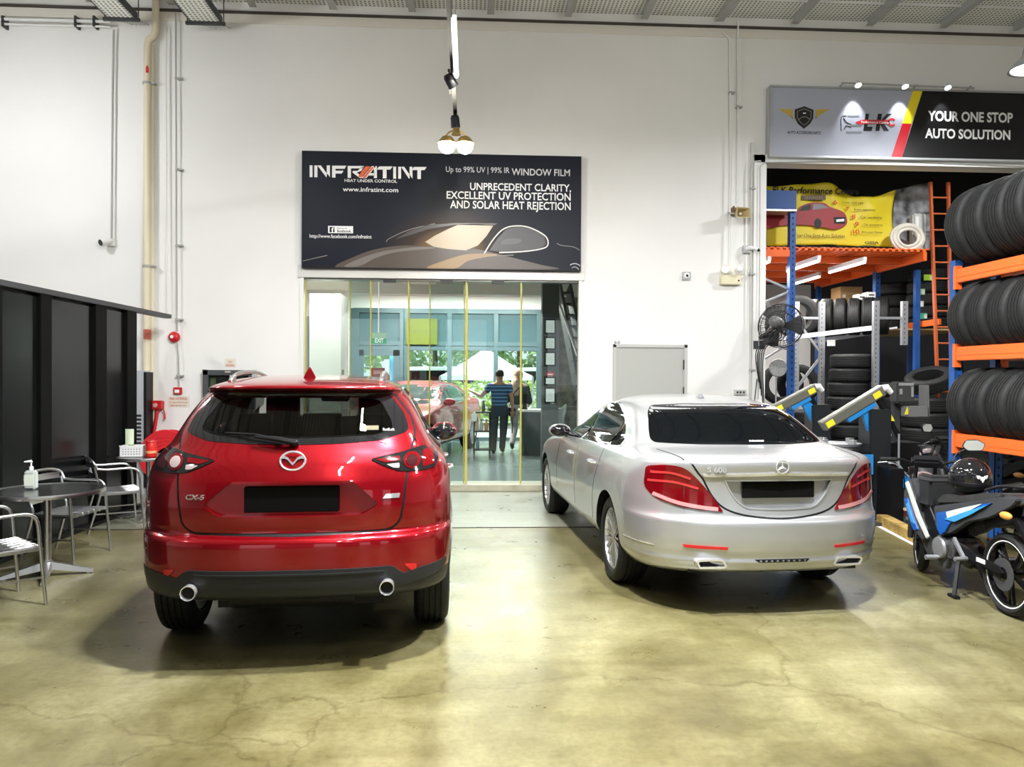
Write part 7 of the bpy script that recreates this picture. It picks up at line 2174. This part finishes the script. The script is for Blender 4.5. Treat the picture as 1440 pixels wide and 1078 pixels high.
# ---- people
def person(name_label, J, R_, skin, clothes, hair, loc, rz):
    for s in 'LR':
        k_, a_ = V(J['knee' + s]), V(J['ank' + s]); J['cuf' + s] = tuple(a_ + (a_ - k_).normalized() * .05); R_['cuf' + s] = .048
    """J joints, R_ radii; clothes: list of (name, chains, mat)"""
    root = thing('person', name_label, 'person', loc, rz)
    def skinmesh(nm, chains, mat, grow=0., sub=2):
        names = []
        for ch in chains:
            for j in ch:
                if j not in names: names.append(j)
        me = bpy.data.meshes.new(nm)
        ed = set()
        for ch in chains:
            for a_, b_ in zip(ch, ch[1:]): ed.add((names.index(a_), names.index(b_)))
        me.from_pydata([J[n] for n in names], list(ed), [])
        o = bpy.data.objects.new(nm, me); COL.objects.link(o)
        o.modifiers.new('skin', 'SKIN'); md = o.modifiers.new('s', 'SUBSURF'); md.levels = md.render_levels = sub
        for i, n in enumerate(names):
            r = R_[n]; r = r if isinstance(r, tuple) else (r, r)
            me.skin_vertices[0].data[i].radius = (r[0] + grow, r[1] + grow)
            me.skin_vertices[0].data[i].use_root = (i == 0)
        m2 = eval_mesh(o); o.modifiers.clear(); o.data = m2
        m2.materials.clear(); m2.materials.append(mat)
        for p in m2.polygons: p.use_smooth = True
        o.parent = root
        return o
    body = skinmesh('body', [('pelvis', 'waist', 'chest', 'neck0', 'neck', 'head', 'crown'), ('pelvis', 'hipL', 'kneeL', 'ankL', 'toeL'), ('pelvis', 'hipR', 'kneeR', 'ankR', 'toeR'),
                             ('neck0', 'shL', 'elL', 'wrL', 'palmL', 'midL', 'midL2'), ('neck0', 'shR', 'elR', 'wrR', 'palmR', 'midR', 'midR2')], skin)
    # remaining fingers, thumb and face features join the body mesh
    mb = MB()
    for s in 'LR':
        w_, p_ = V(J['wr' + s]), V(J['palm' + s]); d = (p_ - w_).normalized()
        sd = d.cross(V((0, 0, 1)) if abs(d.z) < .8 else V((0, 1, 0))).normalized(); up = sd.cross(d)
        for k, (o_, l_) in enumerate(((-.030, .062), (-.010, .075), (.012, .070), (.032, .055))):
            b_ = p_ + sd * o_
            mb.tube([b_ - d * .02, b_ + d * l_ * .5 - up * .004, b_ + d * l_ - up * .022], [.010, .009, .007], 8)
        mb.tube([w_.lerp(p_, .45) + sd * .022, w_.lerp(p_, .8) + sd * .052, p_ + sd * .058 + d * .012 - up * .01], [.012, .011, .008], 8)
    h = V(J['head'])
    mb.ball(h + V((0, .10, -.01)), .018, 10, 8, (.8, 1, 1.3))
    for s in (-1, 1): mb.ball(h + V((s * .082, .0, -.005)), .026, 10, 8, (.4, .8, 1.2)); mb.ball(h + V((s * .033, .085, .025)), .013, 10, 8)
    mb.tube([h + V((-.028, .088, -.05)), h + V((0, .095, -.052)), h + V((.028, .088, -.05))], .007, 6)
    f = mb.build('tmp', skin, smooth=60)
    bm = bmesh.new(); bm.from_mesh(body.data); bm.from_mesh(f.data); bm.to_mesh(body.data); bm.free(); bpy.data.objects.remove(f)
    for p in body.data.polygons: p.use_smooth = True
    for nm, chains, mat, grow in clothes: skinmesh(nm, chains, mat, grow)
    hair(root, h)
    for s in 'LR':
        a_, t_ = V(J['ank' + s]), V(J['toe' + s]); d = V((t_.x - a_.x, t_.y - a_.y, 0)).normalized()
        mb = MB(); z_ = min(a_.z - .07, t_.z - .03)
        pit = (t_ - a_ + V((0, 0, .06)))
        mb.tube([a_ - d * .07 + V((0, 0, -.045)), a_ + V((0, 0, -.035)), t_ + d * .0 + V((0, 0, .005)), t_ + d * .06], [.038, .05, .043, .022], 12); mb.build('shoe', M['black'], root)
    return root
def stand(h=1.0):
    return dict(pelvis=(0, 0, .93), waist=(0, 0, 1.07), chest=(0, .01, 1.27), neck0=(0, 0, 1.42), neck=(0, .01, 1.50), head=(0, .025, 1.62), crown=(0, .02, 1.70),
                hipL=(-.10, 0, .86), hipR=(.10, 0, .86))
RR = dict(pelvis=(.165, .125), waist=(.155, .115), chest=(.175, .125), neck0=(.10, .08), neck=.055, head=(.085, .10), crown=(.06, .075), hipL=.092, hipR=.092, kneeL=.062, kneeR=.062, ankL=.042, ankR=.042, toeL=.032, toeR=.032,
          shL=.062, shR=.062, elL=.044, elR=.044, wrL=.030, wrR=.030, palmL=(.040, .018), palmR=(.040, .018), midL=.010, midR=.010, midL2=.007, midR2=.007, slL=.062, slR=.062)
skin = pmat('skin_tan', (.36, .20, .12), .5); skin2 = pmat('skin_light', (.50, .32, .22), .5)
J = stand()
J.update(kneeL=(-.115, .03, .48), ankL=(-.12, -.02, .09), toeL=(-.14, .12, .035), kneeR=(.085, .10, .49), ankR=(.06, -.02, .13), toeR=(.07, .11, .045),
         shL=(-.20, 0, 1.385), elL=(-.38, .10, 1.18), slL=(-.30, .055, 1.27), wrL=(-.56, .22, 1.26), palmL=(-.62, .26, 1.30), midL=(-.66, .29, 1.33), midL2=(-.69, .31, 1.35),
         shR=(.20, 0, 1.385), elR=(.26, -.02, 1.13), slR=(.235, -.01, 1.22), wrR=(.27, .06, .90), palmR=(.272, .075, .83), midR=(.272, .085, .77), midR2=(.270, .10, .73))
shirt = pmat('striped_shirt', (.02, .06, .15), .8)
nt = shirt.node_tree; tc = nt.nodes.new('ShaderNodeTexCoord'); wv = nt.nodes.new('ShaderNodeTexWave'); wv.bands_direction = 'Z'; wv.inputs['Scale'].default_value = 4.2
rp = nt.nodes.new('ShaderNodeValToRGB'); rp.color_ramp.elements[0].position = .70; rp.color_ramp.elements[1].position = .80; rp.color_ramp.elements[0].color = (.015, .05, .13, 1); rp.color_ramp.elements[1].color = (.10, .26, .42, 1)
nt.links.new(tc.outputs['Object'], wv.inputs['Vector']); nt.links.new(wv.outputs['Fac'], rp.inputs[0]); nt.links.new(rp.outputs[0], nt.nodes['Principled BSDF'].inputs['Base Color'])
def hair_short(root, h):
    mb = MB(); mb.ball(h + V((0, -.012, .035)), .098, 18, 12, (.92, 1.05, .95)); o = mb.build('hair', pmat('black_hair', (.012, .011, .01), .6), root, smooth=60)
    bm = bmesh.new(); bm.from_mesh(o.data)
    bmesh.ops.bisect_plane(bm, geom=bm.verts[:] + bm.edges[:] + bm.faces[:], plane_co=h + V((0, .03, .02)), plane_no=V((0, .75, -.65)), clear_outer=True); bm.to_mesh(o.data); bm.free()
c = at(702, 637.5, 15.9)
pr = person('person in a dark blue striped polo shirt and dark trousers, back turned, left arm out', J, RR, skin,
            [('polo_shirt', [('pelvis', 'waist', 'chest', 'neck0'), ('neck0', 'shL', 'slL'), ('neck0', 'shR', 'slR')], shirt, .026), ('trousers', [('waist', 'pelvis', 'hipL', 'kneeL', 'ankL', 'cufL'), ('pelvis', 'hipR', 'kneeR', 'ankR', 'cufR')], pmat('dark_trousers', (.018, .03, .045), .8), .024)],
            hair_short, (c.x, 15.9, .075), math.radians(-4))
J = stand()
J.update(kneeL=(-.07, .14, .50), ankL=(-.12, -.02, .16), toeL=(-.12, .06, .05), kneeR=(.12, .06, .48), ankR=(.16, .0, .09), toeR=(.17, .14, .035),
         shL=(-.175, 0, 1.36), elL=(-.24, .10, 1.12), slL=(-.25, .08, 1.0), wrL=(-.16, .26, 1.02), palmL=(-.13, .32, 1.03), midL=(-.11, .37, 1.03), midL2=(-.10, .40, 1.02),
         shR=(.175, 0, 1.36), elR=(.24, .04, 1.10), slR=(.24, .06, .98), wrR=(.22, .20, .95), palmR=(.21, .26, .95), midR=(.205, .31, .94), midR2=(.20, .34, .93))
def scarf(root, h):
    m_ = noisy(pmat('headscarf', (.48, .36, .27), .8), .25, 18)
    mb = MB(); mb.ball(h + V((0, -.01, .02)), .115, 18, 12, (.92, 1.05, 1.12)); mb.tube(spline([h + V((0, -.02, -.02)), h + V((-.02, -.07, -.14)), h + V((-.06, -.12, -.30)), h + V((-.08, -.13, -.44))], 5), [.10] * 5 + [.12] * 5 + [.10] * 5 + [.05], 14)
    o = mb.build('headscarf', m_, root, smooth=70)
    bm = bmesh.new(); bm.from_mesh(o.data); bmesh.ops.delete(bm, geom=[v for v in bm.verts if v.co.y > h.y + .06 and abs(v.co.x) < .07 and v.co.z < h.z + .08 and v.co.z > h.z - .1], context='VERTS'); bm.to_mesh(o.data); bm.free()
c = at(728, 632, 16.6)
pr2 = person('person in a beige headscarf, dark top and pale trousers walking beside the striped-shirt person', J, dict(RR, pelvis=(.155, .12), chest=(.16, .12)), skin2,
             [('dark_top', [('pelvis', 'waist', 'chest', 'neck0'), ('neck0', 'shL', 'elL', 'slL'), ('neck0', 'shR', 'elR', 'slR')], pmat('dark_top', (.045, .06, .06), .85), .028), ('trousers', [('waist', 'pelvis', 'hipL', 'kneeL', 'ankL', 'cufL'), ('pelvis', 'hipR', 'kneeR', 'ankR', 'cufR')], noisy(pmat('pale_trousers', (.42, .40, .40), .85), .2, 12), .024)],
             scarf, (c.x, 16.6, .075), math.radians(-6))
t = wthing('handbag', 'small black bag hanging at the hip of the headscarf person', 'bag', (c.x - .15, 16.45, .75))
mb = MB(); mb.mm((c.x - .22, 16.40, .82), (c.x - .06, 16.47, 1.0)); mb.build('bag', M['black'], t, bevel=.02)
mb = MB(); mb.tube(spline([(c.x - .21, 16.43, .98), (c.x - .1, 16.38, 1.30), (c.x + .06, 16.44, 1.46)], 6), .010, 6); mb.tube([(c.x - .14, 16.42, .83), (c.x - .13, 16.42, .45)], .012, 6); mb.build('strap', M['black'], t)

# ---- the street
mb = MB(); mb.mm((-40, OY + .2, -.12), (40, 75, .02)); struct(mb.build('ground_street', noisy(pmat('pavement', (.55, .56, .55), .8), .12, .5)))
mb = MB(); mb.mm((-40, 26.0, .02), (40, 27.2, .04)); struct(mb.build('ground_verge', pmat('grass_verge', (.22, .34, .08), .9)))
def leafy(nm, label, cat, x0, x1, y, z0, z1, d, mat, n, s, seed, group=None):
    random.seed(seed)
    mb = MB()
    for i in range(n):
        p = V((random.uniform(x0, x1), y + random.uniform(-d, d), random.uniform(z0, z1)))
        q = Matrix.Rotation(random.uniform(0, 6.3), 3, 'Z') @ Matrix.Rotation(random.uniform(-1, 1), 3, 'X')
        k = s * random.uniform(.6, 1.3)
        mb.add([p + q @ V(v) for v in ((-k, 0, -k * .5), (k, 0, -k * .4), (k * .7, .02, k * .6), (-k * .6, -.02, k * .5))], [(0, 1, 2, 3)])
    o = mb.build(nm, mat, fixn=False, weld=False, smooth=0)
    return tag(o, label, cat, group, 'stuff')
lf = noisy(pmat('hedge_leaf', (.42, .56, .14), .7), .4, 3)
leafy('hedge', 'clipped yellow-green hedge along the street behind the tent', 'hedge', -9, 9, 28.5, .02, 1.5, .5, lf, 3800, .10, 3)
for i, (x, y, hh, r) in enumerate(((-5.5, 34, 7.5, 2.6), (-1.8, 37, 8, 2.8), (2.2, 36, 7.5, 2.6), (6.0, 34, 8, 2.8), (-9, 36, 8, 3))):
    t = wthing('tree', ['leafy street tree seen through the left shop door', 'leafy street tree behind the tent, left of its peak', 'leafy street tree behind the tent, right of its peak', 'leafy street tree at the right end of the hedge', 'leafy street tree at the far left of the street'][i], 'tree', (x, y, 0), 'street trees')
    mb = MB(); mb.tube([(x, y, 0), (x + .1, y, 2), (x, y, hh * .6)], [.18, .14, .08], 10); mb.build('trunk', pmat('bark', (.16, .12, .08), .9), t)
    random.seed(20 + i); mb = MB()
    for k in range(1100):
        a = random.uniform(0, 6.28); b = random.uniform(-1, 1); rr_ = r * random.uniform(.45, 1) ** .5
        p = V((x + rr_ * math.cos(a) * math.sqrt(1 - b * b), y + rr_ * math.sin(a) * math.sqrt(1 - b * b), hh * .55 + rr_ * b * .95))
        q = Matrix.Rotation(a, 3, 'Z') @ Matrix.Rotation(random.uniform(-1, 1), 3, 'X'); kk = .2 * random.uniform(.6, 1.3)
        mb.add([p + q @ V(v) for v in ((-kk, 0, -kk * .5), (kk, 0, -kk * .4), (kk * .7, .02, kk * .6), (-kk * .6, -.02, kk * .5))], [(0, 1, 2, 3)])
    mb.build('crown', noisy(pmat('tree_leaf', (.34, .50, .24), .7), .4, 2), t, fixn=False, weld=False, smooth=0)
c = at(683, 530, 25)
t = wthing('tent', 'white peaked canopy tent outside the street windows', 'tent', (c.x, 25, 0))
wd = 1.42; zb_, zt2 = at(683, 529, 25).z, at(683, 489, 25).z
mb = MB()
for k in range(4):
    a0, a1 = PI / 4 + k * PI / 2, PI / 4 + (k + 1) * PI / 2
    rr_ = wd * 1.414
    def fn(u, v, a0=a0, a1=a1):
        e = V((rr_ * math.cos(a0), rr_ * math.sin(a0), 0)).lerp(V((rr_ * math.cos(a1), rr_ * math.sin(a1), 0)), u)
        return V((c.x + e.x * (1 - v), 25 + e.y * (1 - v), zb_ + .02 + (zt2 - zb_) * (v ** 1.15)))
    mb.grid(fn, 8, 8)
    mb.grid(lambda u, v, a0=a0, a1=a1: V((c.x, 25, zb_ - .12 + .14 * v)) + V((rr_ * math.cos(a0), rr_ * math.sin(a0), 0)).lerp(V((rr_ * math.cos(a1), rr_ * math.sin(a1), 0)), u), 4, 1)
mb.build('canopy', pmat('tent_white', (.86, .86, .86), .7), t)
for sx_ in (-1, 1):
    for sy in (-1, 1):
        mb = MB(); mb.cyl((c.x + sx_ * wd, 25 + sy * wd, 0), (c.x + sx_ * wd, 25 + sy * wd, zb_), .03, 8); mb.build('leg', M['steel_l'], t)
for i, (px, Y) in enumerate(((607, 32), (742, 33))):
    x = X2(px, Y); t = wthing('van', ['white van passing on the street, seen through the middle panes', 'white van on the street at the right of the tent'][i], 'van', (x, Y, .02), 'street vans')
    mb = MB(); mb.prism(rpoly([(x - 2.2, .45), (x - 2.2, 1.15), (x - 1.5, 1.35), (x - .9, 2.05), (x + 2.2, 2.1), (x + 2.25, .45)], .12), Y - .85, Y + .85); mb.build('body', pmat('van_white', (.8, .81, .82), .3), t, bevel=.05)
    mb = MB(); mb.prism(rpoly([(x - 1.35, 1.35), (x - .85, 1.9), (x + 1.9, 1.92), (x + 1.9, 1.35)], .05), Y - .87, Y - .84); mb.build('side_windows', M['carglass_d'], t)
    for dx in (-1.4, 1.4):
        mb = MB(); mb.cyl((x + dx, Y - .9, .34), (x + dx, Y - .65, .34), .33, 24); mb.build('wheel', M['rubber'], t)
t = wthing('banner_flag', 'bright blue feather banner standing outside the left shop door', 'banner', (X2(555, 22), 22, .02))
x = X2(555, 22); mb = MB(); mb.grid(lambda u, v: V((x - .10 + .22 * u + .03 * math.sin(4 * v), 22 + .03 * math.sin(5 * v), .5 + 1.75 * v)), 4, 10); o = mb.build('cloth', pmat('flag_blue', (.08, .45, .75), .6), t); o.modifiers.new('s', 'SOLIDIFY').thickness = .006
mb = MB(); mb.cyl((x - .12, 22, 0), (x - .12, 22, 2.3), .015, 8); mb.build('pole', M['steel'], t)
# ---- light levels
P_TUBE, P_GLOBE, P_BAY, P_SIGN, WORLD, EXPO, P_BAYT, P_OFF = 65, 30, 215, 32, 1.4, 0.0, 50, 240
P_MAIN, P_SUN = 3.0, 7.0
M['globe'] = pmat('globe_glow', (1, 1, 1), .5, emit=(1, .96, .82), estr=30)
# ================================================================== light
def area(name, loc, rot, sx, sy, power, col=(1, 1, 1), spread=PI):
    d = bpy.data.lights.new(name, 'AREA'); d.shape = 'RECTANGLE'; d.size = sx; d.size_y = sy
    d.energy = power; d.color = col; d.spread = spread
    o = bpy.data.objects.new(name, d); COL.objects.link(o); o.location = loc; o.rotation_euler = rot
    return o
def spot(name, loc, target, power, ang, blend=.5, col=(1, 1, 1), r=.03):
    d = bpy.data.lights.new(name, 'SPOT'); d.energy = power; d.spot_size = math.radians(ang); d.spot_blend = blend; d.color = col; d.shadow_soft_size = r
    o = bpy.data.objects.new(name, d); COL.objects.link(o); o.location = loc
    o.rotation_euler = (V(target) - V(loc)).to_track_quat('-Z', 'Y').to_euler()
    return o
def point(name, loc, power, r=.1, col=(1, 1, 1)):
    d = bpy.data.lights.new(name, 'POINT'); d.energy = power; d.shadow_soft_size = r; d.color = col
    o = bpy.data.objects.new(name, d); COL.objects.link(o); o.location = loc
    return o

# suspended lighting track down the middle of the hall
TX, TZ = -.20, 4.78
TR = wthing('lighting_track', 'long black suspended lighting track with bright tubes and lamps over the cars', 'light fitting', (TX, 9.3, TZ))
mb = MB(); mb.mm((TX - .022, -3.0, TZ), (TX + .022, 9.25, TZ + .05)); mb.build('track', M['black'], TR)
for y in (9.0, 6.3, 3.4, .5):
    mb = MB(); mb.cyl((TX, y, TZ + .05), (TX, y, CZ), .006, 6); mb.build('suspension_rod', M['grey'], TR)
for y0 in (6.72, 4.2, 1.7, -.8):
    mb = MB(); mb.mm((TX + .012, y0, TZ - .035), (TX + .062, y0 + 1.22, TZ + .02)); fx = mb.build('tube_batten', M['white'], TR)
    mb = MB(); mb.cyl((TX + .04, y0 + .02, TZ - .05), (TX + .04, y0 + 1.20, TZ - .05), .016, 12); mb.build('tube', M['tubeglow'], fx)
    area('tube_light', (TX + .04, y0 + .6, TZ - .075), (0, 0, 0), .05, 1.2, P_TUBE, (1, .97, .92))
def track_spot(y, dx, dz, tilt, ln=.13):
    T = Matrix.Translation((TX + dx, y, TZ + dz)) @ Matrix.Rotation(tilt[0], 4, 'X') @ Matrix.Rotation(tilt[1], 4, 'Y')
    mb = MB(); mb.lathe([(0, .06), (.04, .06), (.052, .03), (.055, -.08), (.046, -.08), (.045, -.05), (0, -.05)], 20, T)
    mb.bar((TX + dx, y, TZ + dz + .04), (TX, y + .04, TZ + .02), .03, .02); s = mb.build('track_spotlight', M['black'], TR, smooth=50)
    mb = MB(); mb.lathe([(0, -.07), (.044, -.07), (.04, -.06), (0, -.055)], 18, T); mb.build('spot_bulb', M['lamp'], s)
track_spot(7.98, -.03, -.06, (.5, -.5))
track_spot(9.12, .0, -.10, (.25, -.1))
mb = MB(); mb.mm((TX - .055, 8.0, TZ + .02), (TX - .03, 8.6, TZ + .06)); mb.build('driver_box', M['black'], TR)
# brass cluster with two bright globes at the end of the track
CL = wthing('pendant_lamp', 'brass twin-globe lamp hanging at the end of the lighting track above the sign', 'pendant lamp', (TX, 9.3, 4.4))
brass = pmat('brass', (.55, .38, .12), .3, .9)
mb = MB(); mb.lathe([(0, .13), (.035, .13), (.045, .08), (.04, .0), (.06, -.03), (0, -.03)], 18, Matrix.Translation((TX + .01, 9.3, 4.60))); mb.cyl((TX, 9.27, 4.72), (TX, 9.27, TZ + .02), .02, 10); mb.build('stem', brass, CL)
for s, dx in ((-1, -.10), (1, .115)):
    mb = MB(); mb.tube(spline([(TX, 9.3, 4.62), (TX + dx * .7, 9.3, 4.60), (TX + dx * 1.3, 9.3, 4.53), (TX + dx * 1.25, 9.3, 4.48)], 5), .010, 8)
    mb.lathe([(.03, .08), (.06, .07), (.115, .0), (.12, -.01), (.113, -.01), (.055, .06), (.03, .07)], 24, Matrix.Translation((TX + dx, 9.3, 4.47))); ar = mb.build('lamp_arm', brass, CL, smooth=50)
    mb = MB(); mb.ball((TX + dx, 9.3, 4.44), .10, 20, 12); mb.build('globe', M['globe'], CL)
    point('globe_light', (TX + dx, 9.22, 4.33), P_GLOBE, .08, (1, .93, .78))
# high bay lamps and unseen fill lights
def highbay(x, y, z, label, power):
    t = wthing('high_bay_lamp', label, 'high bay lamp', (x, y, z), 'high bay lamps')
    T = Matrix.Translation((x, y, z))
    mb = MB(); mb.lathe([(.04, .32), (.10, .30), (.12, .18), (.26, .02), (.27, .0), (.255, .0), (.11, .16), (.04, .2)], 32, T, closed=True); mb.build('reflector', pmat('bay_reflector', (.6, .61, .66), .25, .6), t, smooth=50)
    mb = MB(); mb.lathe([(0, .015), (.24, .015), (.20, .05), (0, .07)], 28, T); mb.build('bulb', M['lamp'], t)
    mb = MB(); mb.cyl((x, y, z + .3), (x, y, CZ), .008, 8); mb.tube([V((x + .03 * math.cos(q), y, z + .36 + .03 * math.sin(q))) for q in [2 * PI * i / 12 for i in range(12)]], .006, 6, closed=True); mb.build('hanger', M['steel_l'], t)
    area('bay_or_fill_light', (x, y, z - .02), (0, 0, 0), .45, .45, power, (.96, .98, 1))
highbay(6.80, 9.0, 5.42, 'grey domed high bay lamp at the right edge above the signboard', P_BAY)
for x, y, f in ((1.7, 3.3, P_MAIN), (.0, 4.0, P_MAIN), (-6.2, 2.0, .45), (6.4, 2.6, .6), (.9, -3.4, .3), (3.6, 6.4, .65), (-3.4, 6.4, .65), (-6.2, 8.6, 1)):  # first two follow the car shadows; the rest are unseen fill, domes added
    if f == P_MAIN: area('bay_or_fill_light', (x, y, 5.22), (0, 0, 0), .26, .26, P_BAY * f, (.97, .98, 1))
    else: point('bay_or_fill_light', (x, y, 5.1), P_BAY * f, .20, (.97, .98, 1))
    mb = MB(); T = Matrix.Translation((x, y, 5.28))
    mb.lathe([(.04, .32), (.10, .30), (.12, .18), (.26, .02), (.27, .0), (.255, .0), (.11, .16), (.04, .2)], 28, T, closed=True); mb.cyl((x, y, 5.55), (x, y, CZ), .008, 8)
    o = struct(mb.build('unseen_lamp_dome', M['steel_l'], smooth=50))
sd = bpy.data.lights.new('sun', 'SUN'); sd.energy = P_SUN; sd.angle = .03; sd.color = (1, .97, .92)
so = bpy.data.objects.new('sun', sd); COL.objects.link(so); so.rotation_euler = V((.25, .42, -1)).to_track_quat('-Z', 'Y').to_euler()
for p in SPOTS:
    spot('sign_spot', (p.x, p.y - .03, p.z - .06), (p.x, WY - .1, p.z - .75), P_SIGN, 62, .7, (.95, .98, 1), .02)
# daylight through the open front of the hall

w = bpy.data.worlds.new('world'); SC.world = w; w.use_nodes = True
bg = w.node_tree.nodes['Background']
bg.inputs[0].default_value = (.90, .96, 1, 1); bg.inputs[1].default_value = WORLD
SC.view_settings.view_transform = 'Standard'
SC.view_settings.look = 'None'
SC.view_settings.gamma = 1
SC.view_settings.use_curve_mapping = False
SC.view_settings.exposure = EXPO
SC.cycles.max_bounces = 8
SC.cycles.transparent_max_bounces = 16
SC.cycles.sample_clamp_indirect = 6
SC.cycles.caustics_reflective = False
SC.cycles.caustics_refractive = False
for (x, y, z) in BAYL:
    area('bay_tube_light', (x, y, z), (0, 0, 0), .05, 1.1, P_BAYT, (1, .97, .93))
for (x, y, z) in OFFL:
    area('office_light', (x, y, z), (0, 0, 0), 1.0, .1, P_OFF * (1 if y > 15 else .3), (1, .97, .9))
